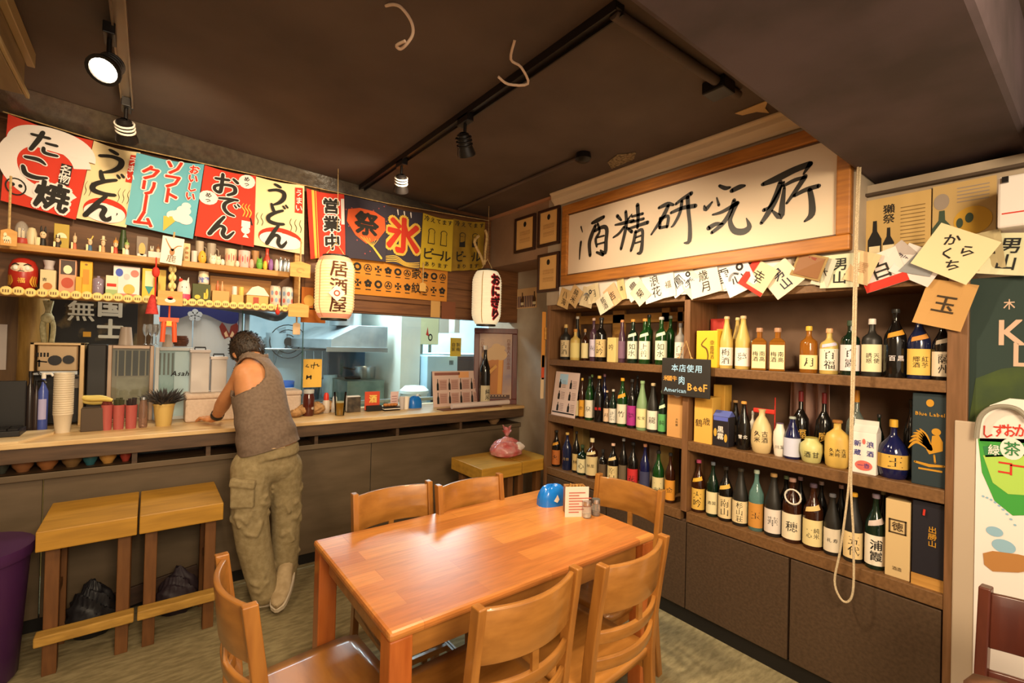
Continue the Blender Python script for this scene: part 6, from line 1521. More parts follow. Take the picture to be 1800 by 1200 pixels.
# ================================================================== LANTERNS
M_lan = mat('lantern_paper', '#f2d6a0', 0.8, emit=0.0)
def lantern_mat(name, c, e):
    return mat(name, c, 0.8, emit=e, emit_color=c)
def lantern(label, cx, cy, Y, wpx, y0, y1, col, ribc, text, tcol, ocol, e, rz, red):
    A = at(cx, y1, 'Y', Y); B = at(cx, y0, 'Y', Y)
    H = B.z - A.z; R = real_radius((A.x, Y, A.z + H / 2), wpx)
    t = thing('paper_lantern', label, 'lantern', A, rz, 'paper lanterns over the counter')
    def rad(q):
        e_ = min(q, 1 - q)
        return R * (0.62 + 0.38 * math.sin(min(1, e_ / 0.24) * PI / 2) ** 0.8)
    n = 44; prof = []
    for k in range(n + 1):
        q = 0.03 + 0.94 * k / n
        prof.append((rad(q) * (1.0 if k % 2 else 0.968), q * H))
    obj('paper_shade', MB().lathe(prof, 28, cap=False), lantern_mat('lantern_paper_' + name_of(col), col, e), t, smooth=True)
    obj('bottom_ring', MB().lathe([(R * 0.60, 0), (R * 0.66, 0), (R * 0.66, 0.035 * H), (R * 0.60, 0.035 * H)], 24), M_black, t, smooth=True)
    obj('top_ring', MB().lathe([(R * 0.60, 0.965 * H), (R * 0.66, 0.965 * H), (R * 0.66, H), (R * 0.60, H)], 24), M_black, t, smooth=True)
    if not ocol:
        for q0, q1 in ((0.035, 0.10), (0.90, 0.965)):
            obj('pink_band', MB().lathe([((rad(q0 + (q1 - q0) * k / 4) + 0.001), (q0 + (q1 - q0) * k / 4) * H) for k in range(5)], 28, cap=False), lantern_mat('lantern_band_pink', '#f0a080', e * 0.6), t, smooth=True)
    d = MB()
    def fn(k):
        def f(u, v):
            a = u / R; r = rad(min(0.97, max(0.03, v / H))) + 0.002 + 0.0015 * k
            return (r * math.sin(a), -r * math.cos(a), v)
        return f
    nC = len(text); s = 0.80 * H / nC
    for i, ch in enumerate(text):
        v = H * 0.5 + ((nC - 1) / 2 - i) * s
        if ocol: put(d, ch, 0, v, s * 1.05, s * 1.05, fn(0), 'o', 1)
        put(d, ch, 0, v, s * 1.02, s * 0.98, fn(1), 'h' if ocol else 'b', 0)
    obj('lettering', d, [paint(tcol, 0.8), paint(ocol or tcol, 0.8)], t)
    rb = MB()
    for sgn in (-1, 1): rb.grid(1, 16, lambda i, j: fn(0.3)(sgn * R * 0.98 + (i - 0.5) * R * 0.05, H * (0.05 + 0.9 * j)))
    obj('side_stripe', rb, paint(ribc, 0.8), t)
    obj('cord', MB().tube([(-R * 0.5, 0, H), (0, 0, H + 0.09), (R * 0.5, 0, H)], 0.004, 6).tube([(0, 0, H + 0.09), (0.005, 0, H + 0.25), (0.0, 0.0, CEIL - A.z)], 0.0016, 5), M_rope, t)
    return t, R, H
def name_of(c): return c.strip('#')
lantern('white paper lantern with three brown characters, hanging under the red banner', 587, 505, 3.20, 71, 449, 563, '#ffdca0', '#d8a060', '居酒屋', '#5a2e16', None, 0.42, math.radians(-6), False)
lantern('slim white paper lantern with red-edged kana by the certificates', 854, 523, 3.20, 52, 474, 573, '#fff0c8', '#c9a060', 'おにぎり', '#2a1a18', '#d0263a', 0.40, math.radians(4), True)
# straw knot above the slim lantern
A = at(852, 425, 'Y', 3.2)
tag(obj('straw_knot', MB().tube(smooth_path([(-0.06, 0, 0.04), (-0.10, 0, -0.02), (-0.03, 0, -0.13), (0.0, 0, -0.19), (0.01, 0, -0.06), (0.02, 0, 0.05), (0.0, 0, 0.10)], 4), 0.011, 8, rs=None), M_rope, None, A, smooth=True), 'knotted straw rope hanging above the slim lantern', 'rope')
# white diamond ornament on the first lantern
A = at(592, 515, 'Y', 3.04)
o = tag(obj('wooden_charm', MB().box((0, 0, 0), (0.075, 0.006, 0.075), Matrix.Rotation(math.radians(42), 3, 'Y')), M_white, None, A), 'small white diamond charm hanging in front of the brown-lettered lantern', 'charm')
d = MB(); ring(d, 0, 0, 0.012, 0.02, lambda u, v: (u, -0.004, v)); obj('print', d, paint('#a8442a'), o)

# ================================================================== DISPLAY SHELF WITH COLLECTIBLES
YS = 3.30
U0, U1 = at(14, 426, 'Y', YS), at(509, 477, 'Y', YS)
zU = (U0.z + U1.z) / 2; L0 = at(12, 507, 'Y', YS); L1 = at(545, 541, 'Y', YS); zL = (L0.z + L1.z) / 2
ds = thing('display_shelf', 'two-tier wooden display shelf of souvenirs under the banners', 'shelf', (U0.x, YS, zL))
wU = U1.x - U0.x; wL = L1.x - L0.x
obj('upper_board', MB().b2((-0.05, 0, zU - zL - 0.035), (wU, 0.165, zU - zL)), M_pine, ds, bev=0.003)
obj('lower_board', MB().b2((-0.05, 0, -0.03), (wL, 0.165, 0)), M_pine, ds, bev=0.003)
obj('back_panel', MB().b2((-0.4, 0.165, -0.03), (wL, 0.178, 0.62)), mat('display_back_wood', '#6a4526', 0.6, c2='#553619', scale=4, stretch=(1, 8, 10), detail=6), ds)
obj('end_post', MB().b2((wL - 0.075, 0.12, -0.03), (wL - 0.045, 0.165, 0.60)), M_pine, ds, bev=0.002)
cap_mesh = None
xs = 0.0; k = 0
M_cap = mat('bottle_cap_cream', '#e6c878', 0.5)
while xs < wL - 0.03:
    if cap_mesh is None:
        mb = MB().lathe([(0.0215, 0), (0.0225, 0.006), (0.019, 0.010), (0, 0.011)], 14, (0, 0, 0), 0, Matrix.Rotation(PI / 2, 3, 'X'))
        for q in range(3): mb.add([(-0.012 + 0.009 * q, -0.0115, -0.008), (-0.007 + 0.009 * q, -0.0115, -0.008), (-0.007 + 0.009 * q, -0.0115, 0.006), (-0.012 + 0.009 * q, -0.0115, 0.006)], [(0, 1, 2, 3)], 1)
        o = obj('bottle_cap', mb, [M_cap, paint('#7a5a30')], ds, (xs, 0, -0.012)); cap_mesh = o
    else:
        o = cap_mesh.copy(); COL.objects.link(o); o.location = (xs, 0, -0.012 + 0.002 * math.sin(k * 2.1))
    xs += 0.0415; k += 1

GU, GL = 'souvenirs on the upper display shelf', 'souvenirs on the lower display shelf'
def place(px, up=True, dy=0.07): 
    A = at(px, 470 if up else 520, 'Y', YS + dy)
    return Vector((A.x, YS + dy, zU if up else zL))
def hgt(px, py, up=True, dy=0.07): return at(px, py, 'Y', YS + dy).z - (zU if up else zL)
def rot_item(name, cat, px, pt, wpx, prof, col, label, up=True, dy=0.07, rough=0.45, m=None, seg=18, extra=None):
    P = place(px, up, dy); H = hgt(px, pt, up, dy); R = real_radius(P, wpx)
    o = obj(name, MB().lathe([(r * R, q * H) for r, q in prof], seg), m or paint(col, rough), None, P, smooth=True)
    tag(o, label, cat, GU if up else GL)
    if extra: extra(o, R, H)
    return o
def box_item(name, cat, x0, x1, pt, col, label, up=False, dy=0.05, dep=0.05, print_=None, m=None, bev=0.002):
    A = at(x0, 520, 'Y', YS + dy); B = at(x1, 520, 'Y', YS + dy); w = B.x - A.x; H = hgt((x0 + x1) / 2, pt, up, dy)
    o = obj(name, MB().b2((-w / 2, 0, 0), (w / 2, dep, H)), m or paint(col, 0.6), None, ((A.x + B.x) / 2, YS + dy, zU if up else zL), bev=bev)
    tag(o, label, cat, GU if up else GL)
    if print_:
        d = MB(); ms = print_(d, w, H, lambda u, v: (u, -0.0013, v)); obj('print', d, ms, o)
    return o
def figurine(px, pt, wpx, label, body, hat, up=True, dy=0.07, style=0, card=True):
    P = place(px, up, dy); H = hgt(px, pt, up, dy); R = real_radius(P, wpx)
    t = thing('figurine', label, 'figurine', P, 0, GU if up else GL)
    obj('body', MB().lathe([(0.75 * R, 0), (0.8 * R, 0.06 * H), (0.6 * R, 0.38 * H), (0.3 * R, 0.42 * H)], 14), paint(body, 0.5), t, smooth=True)
    obj('head', MB().ell((0, 0, 0.60 * H), (0.72 * R, 0.66 * R, 0.20 * H), 14, 10), paint('#e8c49a', 0.5), t, smooth=True)
    if style == 0: hm = MB().ell((0, 0.05 * R, 0.70 * H), (0.78 * R, 0.72 * R, 0.14 * H), 14, 8).lathe([(0.1 * R, 0.80 * H), (0.14 * R, 0.9 * H), (0.0, 1.0 * H)], 8)
    elif style == 1: hm = MB().tube(smooth_path([(-0.9 * R, 0, 0.78 * H), (-0.3 * R, 0, 0.74 * H), (0.3 * R, 0, 0.76 * H), (0.9 * R, 0, 0.98 * H)], 4), 0.24 * R, 8)
    elif style == 2: hm = MB().lathe([(1.1 * R, 0.74 * H), (1.05 * R, 0.77 * H), (0.55 * R, 0.80 * H), (0.5 * R, 0.98 * H), (0, 1.0 * H)], 14)
    else: hm = MB().ell((-0.45 * R, 0, 0.85 * H), (0.22 * R, 0.15 * R, 0.16 * H), 10, 6).ell((0.45 * R, 0, 0.85 * H), (0.22 * R, 0.15 * R, 0.16 * H), 10, 6).ell((0, 0.1 * R, 0.68 * H), (0.74 * R, 0.66 * R, 0.13 * H), 12, 6)
    obj('hat', hm, paint(hat, 0.5), t, smooth=True)
    e = MB()
    for s in (-1, 1): e.ell((s * 0.25 * R, -0.63 * R, 0.60 * H), (0.07 * R, 0.05 * R, 0.035 * H), 8, 6)
    obj('eyes', e, M_ink, t)
    if card: obj('price_card', MB().box((-0.9 * R, -0.4 * R, 0.22 * H), (0.7 * R, 0.1 * R, 0.44 * H)), paint('#ecd8a8', 0.7), t)
    return t
# ---- upper shelf
def globe_extra(o, R, H): obj('glass_dome', MB().ell((0, 0, 0.58 * H), (0.92 * R, 0.92 * R, 0.42 * H), 18, 12), mat('dome_glass', '#d8d0c4', 0.05, alpha=0.3), o, smooth=True); obj('scene', MB().b2((-0.4 * R, -0.3 * R, 0.25 * H), (-0.1 * R, 0, 0.7 * H)).b2((0.05 * R, -0.2 * R, 0.25 * H), (0.4 * R, 0.1 * R, 0.6 * H)), M_cream, o)
rot_item('snow_globe', 'ornament', 36, 388, 28, [(0.95, 0), (1, 0.03), (0.95, 0.26), (0.9, 0.28), (0, 0.28)], '#b03a2a', 'snow globe with a red base at the left end of the upper display shelf', extra=globe_extra)
def ele(o, R, H): obj('trunk', MB().tube([(0.6 * R, -0.5 * R, 0.6 * H), (0.85 * R, -0.9 * R, 0.3 * H), (0.9 * R, -1.0 * R, 0.05 * H)], 0.18 * R, 8), paint('#d8c49a', 0.5), o, smooth=True)
rot_item('ceramic_elephant', 'figurine', 54, 399, 20, [(0.8, 0), (1, 0.3), (0.95, 0.7), (0.6, 0.95), (0, 1)], '#d8c49a', 'cream ceramic animal with a trunk next to the snow globe', extra=ele)
figurine(74, 397, 17, 'black and cream figurine standing beside the yellow card stand', '#2a2420', '#2a2420', style=3)
def pandap(d, w, H, fn): disc(d, 0, H * 0.45, w * 0.36, H * 0.2, fn, 0, 16, 0, PI); disc(d, -0.01, H * 0.25, w * 0.2, H * 0.12, lambda u, v: (u, -0.002, v), 1); return [M_cream, M_ink]
box_item('picture_card', 'card', 91, 118, 393, '#b89a3a', 'olive yellow picture card standing on the upper display shelf', True, 0.06, 0.006, pandap)
figurine(100, 412, 12, 'dark cat figurine in front of the yellow card', '#3a2a20', '#3a2a20', style=3, dy=0.03)
figurine(130, 408, 10, 'small doll with a pointed hat, first of the doll row', '#c86a4a', '#d8b890', style=0)
figurine(157, 413, 11, 'small doll with a crescent hat and blue body', '#4a6a8a', '#e0c060', style=1)
figurine(180, 414, 11, 'small doll with a straw hat and tan body', '#c89a68', '#d8c8a0', style=2)
figurine(202, 416, 12, 'small doll with an orange round head covering', '#c0503a', '#d09040', style=0)
rot_item('green_cone', 'ornament', 215, 404, 18, [(0.98, 0.25), (1, 0.3), (0.45, 1.0), (0, 1.0)], '#3a4a24', 'dark green cone shade behind the dolls', dy=0.12)
rot_item('cone_stand', 'ornament', 215, 425, 9, [(0.9, 0), (0.5, 0.2), (0.5, 1.0)], '#5a4a2c', 'thin stand below the green cone shade', dy=0.12)
figurine(222, 420, 12, 'white and green figurine between doll and arched card', '#e6e0d4', '#9ab060', style=0)
def arch(d, w, H, fn): disc(d, 0, H * 0.4, w * 0.3, H * 0.3, fn, 0); rect(d, -w * 0.4, 0.004, w * 0.4, H * 0.18, fn, 1); return [paint('#d8b060'), M_white]
box_item('arched_card', 'card', 237, 257, 415, '#8a7a6c', 'grey brown arched card with a small yellow figure', True, 0.06, 0.008, arch)
figurine(266, 432, 9, 'first of two tiny dolls on a white tray', '#c8503a', '#e6e0d0', style=3, card=False)
figurine(277, 428, 9, 'second of two tiny dolls on a white tray, with brown hair', '#d87050', '#8a5a34', style=0, card=False)
box_item('white_tray', 'tray', 258, 284, 442, '#e6ddd0', 'white tray below two tiny dolls', True, 0.03, 0.02)
def plq(d, w, H, fn):
    for k in range(3): disc(d, 0, H * (0.25 + 0.25 * k), w * 0.25, H * 0.07, fn)
    return [paint('#a8703a')]
box_item('wooden_plaque', 'plaque', 320, 332, 427, '#dcc08a', 'tall cream plaque with three orange marks beside the hanging card', True, 0.06, 0.01, plq)
MUG = [(0.9, 0), (1, 0.05), (1, 1), (0.88, 1), (0.86, 0.1), (0, 0.1)]
def mugh(o, R, H): obj('handle', MB().tube([(0.9 * R, 0, 0.8 * H), (1.5 * R, 0, 0.75 * H), (1.6 * R, 0, 0.45 * H), (0.95 * R, 0, 0.2 * H)], 0.12 * R, 6), paint('#b8a48c', 0.5), o, smooth=True)
rot_item('mug', 'mug', 350, 424, 15, MUG, '#b8a48c', 'grey beige mug at the back with its handle up', dy=0.13, extra=mugh)
rot_item('mug', 'mug', 371, 428, 16, MUG, '#a89884', 'grey beige mug with a round mark left of the patterned cups', dy=0.12, extra=mugh)
rot_item('small_cup', 'cup', 341, 441, 11, MUG, '#d8ccc0', 'small pale cup left of the yellow chick', dy=0.05)
def beak(o, R, H): obj('beak', MB().cyl((0, -0.9 * R, 0.55 * H), (0, -1.3 * R, 0.52 * H), 0.2 * R, 0.02 * R, 8), paint('#d07020'), o); obj('head', MB().ell((0, 0, 0.8 * H), (0.6 * R, 0.6 * R, 0.25 * H), 12, 8), paint('#e6b840', 0.5), o, smooth=True)
EGG = [(0.5, 0), (0.95, 0.25), (1, 0.5), (0.75, 0.85), (0.3, 0.98), (0, 1)]
rot_item('yellow_chick', 'figurine', 355, 441, 15, EGG, '#e0a838', 'round yellow chick figurine on the upper display shelf', dy=0.045, extra=beak)
def ears(c):
    def f(o, R, H):
        for s in (-1, 1): obj('ear', MB().cyl((s * 0.5 * R, 0, 0.85 * H), (s * 0.65 * R, 0, 1.15 * H), 0.25 * R, 0.03 * R, 8), paint(c, 0.5), o)
        e = MB()
        for s in (-1, 1): e.ell((s * 0.3 * R, -0.86 * R, 0.62 * H), (0.08 * R, 0.06 * R, 0.05 * H), 8, 6)
        obj('eyes', e, M_ink, o)
    return f
rot_item('white_cat_figurine', 'figurine', 374, 448, 14, EGG, '#e6dcc4', 'white round cat figurine next to the yellow chick', dy=0.045, extra=ears('#e6dcc4'))
rot_item('white_cat_figurine', 'figurine', 383, 450, 11, EGG, '#dccfb0', 'smaller cream cat figurine beside a round white ball', dy=0.04, extra=ears('#dccfb0'))
rot_item('white_ball', 'ornament', 391, 455, 8, EGG, '#e6dcc8', 'white ball ornament left of the first patterned cup', dy=0.035)
def pat(o, R, H):
    d = MB()
    for k in range(7):
        a = -1.2 + 0.4 * k; fn = lambda u, v: ((R * 1.01) * math.sin(a + u / R), -(R * 1.01) * math.cos(a + u / R), v)
        disc(d, 0, H * 0.5, R * 0.12, H * (0.28 if k % 2 else 0.18), fn, k % 2, 8)
    obj('pattern', d, [paint('#c8404a'), paint('#d88a6a')], o)
rot_item('patterned_cup', 'cup', 405, 438, 21, MUG, '#e0c8a8', 'cream sake cup with a red pattern, left one of two', dy=0.06, extra=pat)
rot_item('white_ball', 'ornament', 417, 458, 8, EGG, '#e2d2b8', 'white ball ornament between the two patterned cups', dy=0.03)
rot_item('patterned_cup', 'cup', 429, 441, 21, MUG, '#e6b8b0', 'pinkish sake cup with a red pattern, right one of two', dy=0.06, extra=pat)
rot_item('tiny_doll', 'figurine', 442, 455, 9, EGG, '#e0a890', 'tiny pink egg-shaped doll right of the pink cup', dy=0.035)
rot_item('brown_cup', 'cup', 448, 441, 14, MUG, '#a87848', 'brown cup standing behind the tiny pink doll', dy=0.11)
rot_item('green_frog', 'figurine', 456, 454, 12, EGG, '#6aa83a', 'bright green frog-like figurine', dy=0.045, extra=ears('#6aa83a'))
rot_item('red_flask', 'flask', 469, 437, 13, [(0.9, 0), (1, 0.05), (1, 0.5), (0.5, 0.7), (0.45, 0.95), (0.6, 1)], '#b8402a', 'red flask at the back of the upper display shelf', dy=0.11, rough=0.25)
rot_item('tiny_doll', 'figurine', 466, 458, 8, EGG, '#e0b83a', 'tiny yellow egg-shaped doll in front of the red flask', dy=0.035)
rot_item('tiny_doll', 'figurine', 476, 455, 9, EGG, '#8a5a98', 'tiny purple egg-shaped doll', dy=0.04)
rot_item('tiny_doll', 'figurine', 486, 455, 8, EGG, '#c8c0b8', 'tiny grey-white doll left of the silver tins', dy=0.04)
for px, w in ((493, 9), (501, 9), (507, 7)):
    rot_item('silver_tin', 'tin', px, 452 + (px - 493) * 0.3, w, CYL, '', {493: 'first silver tin at the right end of the upper display shelf', 501: 'second silver tin at the right end of the upper display shelf', 507: 'slimmest silver tin, last on the upper display shelf'}[px], dy=0.05, m=M_steel)
# ---- lower shelf
def daruma(o, R, H):
    obj('face', MB().grid(14, 10, lambda i, j: ((0.99 * R) * math.sin((i - 0.5) * 1.7) * math.cos((j - 0.5) * 0.9), -(1.02 * R) * math.cos((i - 0.5) * 1.7) * math.cos((j - 0.5) * 0.9), H * (0.64 + 0.18 * (j * 2 - 1) * math.sqrt(max(0.0, 1 - (i * 2 - 1) ** 2 * 0.9))))), paint('#e6c8a8', 0.5), o, smooth=True)
    e = MB()
    for s in (-1, 1): e.ell((s * 0.38 * R, -0.96 * R, 0.66 * H), (0.17 * R, 0.08 * R, 0.07 * H), 10, 8)
    obj('eyes', e, M_white, o)
    b = MB()
    for s in (-1, 1): b.tube([(s * 0.15 * R, -1.02 * R, 0.74 * H), (s * 0.4 * R, -0.98 * R, 0.79 * H), (s * 0.62 * R, -0.82 * R, 0.74 * H)], 0.05 * R, 6)
    b.tube([(-0.2 * R, -1.04 * R, 0.56 * H), (0, -1.06 * R, 0.58 * H), (0.2 * R, -1.04 * R, 0.56 * H)], 0.03 * R, 6)
    obj('brows', b, M_ink, o); obj('nose', MB().ell((0, -1.04 * R, 0.62 * H), (0.1 * R, 0.08 * R, 0.05 * H), 8, 6), paint('#e0a890'), o)
    d = MB(); fn = cyl_fn(R * 0.93, 0.004); vtext(d, '福', 0.0, H * 0.28, R * 0.5, fn, 'b'); obj('lettering', d, M_gold, o)
    g = MB()
    for s in (-1, 1):
        for k in range(3): stroke(g, smooth_path([(s * R * (0.75 + 0.18 * k), H * 0.42, 0.003), (s * R * (0.6 + 0.2 * k), H * 0.25, 0.004), (s * R * (0.8 + 0.2 * k), H * 0.12, 0.002)]), cyl_fn(R * 0.97, 0.002))
    obj('gold_stripes', g, M_gold, o)
rot_item('daruma_doll', 'doll', 40, 453, 55, [(0.55, 0), (0.8, 0.07), (0.97, 0.28), (1, 0.5), (0.95, 0.72), (0.75, 0.90), (0.4, 0.985), (0, 1)], '#a82a1e', 'big round red daruma doll at the left end of the lower display shelf', False, 0.085, 0.3, extra=daruma, seg=28)
def cart(d, w, H, fn): disc(d, 0, H * 0.25, w * 0.3, H * 0.16, fn, 0); vtext(d, '吉', -w * 0.2, H * 0.55, w * 0.32, fn, 'b', 1); return [paint('#b86a2a'), M_ink]
o = box_item('small_carton', 'carton', 69, 97, 474, '#d6c294', 'cream carton with a grey neck next to the daruma', False, 0.05, 0.05, cart)
H = hgt(83, 474, False, 0.05); obj('grey_neck', MB().lathe([(0.016, H), (0.02, H + 0.006), (0.017, H + 0.02), (0.024, H + 0.05), (0, H + 0.05)], 12, (0, 0.025, 0)), paint('#b8aca8'), o, smooth=True)
def dog(d, w, H, fn): rect(d, -w * 0.4, H * 0.55, w * 0.42, H * 0.97, fn, 1); disc(d, -w * 0.0, H * 0.7, w * 0.25, H * 0.13, lambda u, v: (u, -0.002, v), 0); disc(d, 0, H * 0.3, w * 0.35, H * 0.16, fn, 2); return [M_cream, paint('#4a3830'), paint('#b8482a')]
box_item('photo_box', 'box', 102, 133, 456, '#cf9a78', 'box with a picture of a white dog on the lower display shelf', False, 0.05, 0.05, dog)
def yel(d, w, H, fn): rect(d, -w * 0.25, H * 0.3, w * 0.25, H * 0.75, fn, 0); disc(d, 0, H * 0.9, w * 0.12, H * 0.03, fn, 1); return [paint('#c98a1c'), paint('#8a5a1c')]
box_item('yellow_box', 'box', 139, 161, 459, '#dfae2a', 'tall bright yellow box right of the dog picture', False, 0.05, 0.05, yel)
box_item('yellow_box', 'box', 132, 143, 486, '#d8a030', 'small yellow box leaning on the tall yellow one', False, 0.025, 0.025)
rot_item('glass_jar', 'jar', 172, 485, 21, CYL, '#8a7a8a', 'glass jar with a dark pattern beside the yellow box', False, 0.05, 0.1)
def sc_(d, w, H, fn): rect(d, -w * 0.4, H * 0.45, w * 0.4, H * 0.6, fn, 0); rect(d, -w * 0.5, 0.003, w * 0.5, H * 0.3, fn, 1); return [M_red, paint('#9ab070')]
box_item('small_carton', 'carton', 185, 206, 484, '#e2d2b0', 'small cream and green carton with red marks', False, 0.03, 0.04, sc_)
def wb_(d, w, H, fn): disc(d, -w * 0.28, H * 0.78, w * 0.14, H * 0.13, fn, 0); disc(d, w * 0.3, H * 0.78, w * 0.16, H * 0.12, fn, 1); disc(d, w * 0.1, H * 0.25, w * 0.22, H * 0.17, fn, 2); rect(d, -w * 0.4, 0.004, w * 0.4, H * 0.1, fn, 1); disc(d, 0.0, H * 0.66, w * 0.12, H * 0.1, fn, 3); return [paint('#3a54b8'), paint('#d87a6a'), paint('#dfae4a'), paint('#c8bcb8')]
box_item('souvenir_box', 'box', 198, 245, 468, '#ecdcd8', 'large white souvenir box with blue and pink prints', False, 0.06, 0.06, wb_)
def y2(d, w, H, fn): rect(d, -w * 0.3, H * 0.4, w * 0.3, H * 0.92, fn, 0); d.flat([(-w * 0.3, H * 0.4), (0, H * 0.12), (w * 0.3, H * 0.4)], lambda u, v: (u, -0.002, v), 1); return [paint('#ecd8a8'), paint('#2a8a84')]
box_item('souvenir_box', 'box', 249, 274, 472, '#e0b93c', 'yellow souvenir box with a teal triangle behind the red tassel', False, 0.05, 0.05, y2)
box_item('souvenir_box', 'box', 277, 291, 474, '#e3c05a', 'plain yellow box behind the stacked flower ornament', False, 0.08, 0.04)
def fl(o, R, H):
    for k in range(4):
        for q in range(4): obj('petal', MB().ell((0.75 * R * math.cos(q * 1.57 + 0.78), 0.75 * R * math.sin(q * 1.57 + 0.78), H * (0.14 + 0.24 * k)), (0.5 * R, 0.5 * R, 0.09 * H), 10, 6), paint('#e2d08a', 0.6), o, smooth=True)
rot_item('flower_ornament', 'ornament', 302, 464, 14, [(0.6, 0), (0.5, 0.3), (0.55, 0.6), (0.5, 0.98), (0, 1)], '#d8c47c', 'tall stacked cream flower ornament above a wooden plaque', False, 0.04, extra=fl)
def pig(o, R, H): obj('pink_base', MB().lathe([(0.85 * R, 0), (1.02 * R, 0.05 * H), (1.0 * R, 0.3 * H), (0.9 * R, 0.32 * H)], 18), paint('#d8486a', 0.4), o, smooth=True); ears('#e8d8d0')(o, R, H); obj('bow', MB().ell((-0.5 * R, -0.3 * R, 0.98 * H), (0.3 * R, 0.15 * R, 0.09 * H), 10, 6), M_red, o, smooth=True)
rot_item('round_doll', 'doll', 323, 492, 24, [(0.8, 0), (0.95, 0.2), (1, 0.55), (0.8, 0.85), (0.4, 0.98), (0, 1)], '#e8d8d0', 'white round doll with pink base on the lower display shelf', False, 0.05, extra=pig)
def tin(d, w, H, fn): disc(d, -w * 0.22, H * 0.25, w * 0.16, H * 0.12, fn); rect(d, w * 0.12, H * 0.15, w * 0.26, H * 0.5, fn); disc(d, w * 0.3, H * 0.45, w * 0.07, H * 0.3, fn); return [paint('#d8b83a')]
box_item('green_tin', 'tin', 338, 370, 499, '#4a4e24', 'dark green tin with yellow pictures', False, 0.04, 0.06, tin)
zt = hgt(354, 499, False, 0.06); P = place(357, False, 0.07); R = real_radius(P, 19)
o = tag(obj('small_jar', MB().lathe([(R * 0.9, 0), (R, 0.005), (R, 0.05), (R * 0.95, 0.052), (R * 0.95, 0.075), (0, 0.077)], 16), paint('#d8c9a8', 0.4), None, (P.x, P.y, zL + zt), smooth=True), 'small jar with blue stripes standing on the green tin', 'jar')
obj('blue_stripe', MB().lathe([(R * 1.01, 0.008), (R * 1.01, 0.042)], 16, cap=False), mat('blue_stripes', '#6a74b0', 0.5, c2='#d8d0c8', scale=40, lo=0.45, hi=0.55), o, smooth=True)
def tanp(d, w, H, fn): rect(d, -w * 0.48, H * 0.9, w * 0.48, H * 0.97, fn); return [paint('#a8743c')]
box_item('tan_board', 'board', 368, 476, 489, '#b98648', 'tan wooden board leaning at the back of the lower display shelf', False, 0.135, 0.01, tanp)
box_item('cardboard_box', 'box', 373, 403, 511, '#c99a5a', 'low cardboard box carrying two tiny bottles', False, 0.04, 0.05)
for px, c in ((382, '#c8683a'), (390, '#d89a6a')):
    z0 = hgt(388, 511, False, 0.05); P = place(px, False, 0.06); R = real_radius(P, 6)
    tag(obj('tiny_bottle', MB().lathe([(R * 0.9, 0), (R, 0.004), (R, 0.03), (R * 0.4, 0.045), (R * 0.4, 0.06), (0, 0.06)], 10), paint(c, 0.3), None, (P.x, P.y, zL + z0), smooth=True), 'tiny %s bottle on the low cardboard box' % ('orange' if px == 382 else 'peach'), 'bottle')
box_item('cardboard_box', 'box', 407, 428, 518, '#cfa45c', 'small tan box under two white cups', False, 0.03, 0.035)
for px, c in ((412, '#e6dcd0'), (424, '#e0c060')):
    z0 = hgt(417, 518, False, 0.03); P = place(px, False, 0.045); R = real_radius(P, 9)
    tag(obj('small_cup', MB().lathe([(R * 0.9, 0), (R, 0.004), (R, 0.05), (R * 0.85, 0.052), (0, 0.052)], 12), paint(c, 0.4), None, (P.x, P.y, zL + z0), smooth=True), 'small %s cup on the tan box' % ('white' if px == 412 else 'yellow'), 'cup')
P = place(452, False, 0.05); H = hgt(452, 503, False, 0.05); w = real_radius(P, 38)
hs = thing('toy_house', 'small toy house with a white roof on the lower display shelf', 'ornament', P, 0, GL)
obj('walls', MB().b2((-w, -0.02, 0), (w, 0.03, H * 0.5)), paint('#d0a45c'), hs); obj('roof', MB().prism([(-w * 1.1, H * 0.5), (w * 1.1, H * 0.5), (w * 0.55, H * 0.9), (0, H), (-w * 0.55, H * 0.9)], lambda u, v: (u, -0.025, v), lambda u, v: (u, 0.035, v)), paint('#ead8c0'), hs)
obj('door', MB().b2((-w * 0.4, -0.023, 0), (w * 0.1, -0.02, H * 0.4)), paint('#a8442a'), hs)
def canp(o, R, H):
    d = MB()
    for k in range(6): disc(d, (k % 3 - 1) * R * 0.8, H * (0.3 + 0.35 * (k // 3)), R * 0.28, H * 0.12, cyl_fn(R, 0.001), k % 2, 10)
    obj('print', d, [paint('#c86a5a'), paint('#8aa0b8')], o); obj('rim', MB().lathe([(R * 0.9, H * 0.99), (R * 0.95, H * 1.02), (R * 0.88, H * 1.02)], 16), M_steel, o)
rot_item('drink_can', 'can', 484, 503, 19, [(0.88, 0), (1, 0.05), (1, 0.93), (0.9, 1), (0, 0.98)], '#e2c8b4', 'pinkish printed can near the right end of the lower display shelf', False, 0.05, 0.3, extra=canp)
rot_item('drink_can', 'can', 505, 505, 20, [(0.88, 0), (1, 0.05), (1, 0.93), (0.9, 1), (0, 0.98)], '#c8c8c4', 'silver printed can at the right end of the lower display shelf', False, 0.05, 0.3, extra=canp)

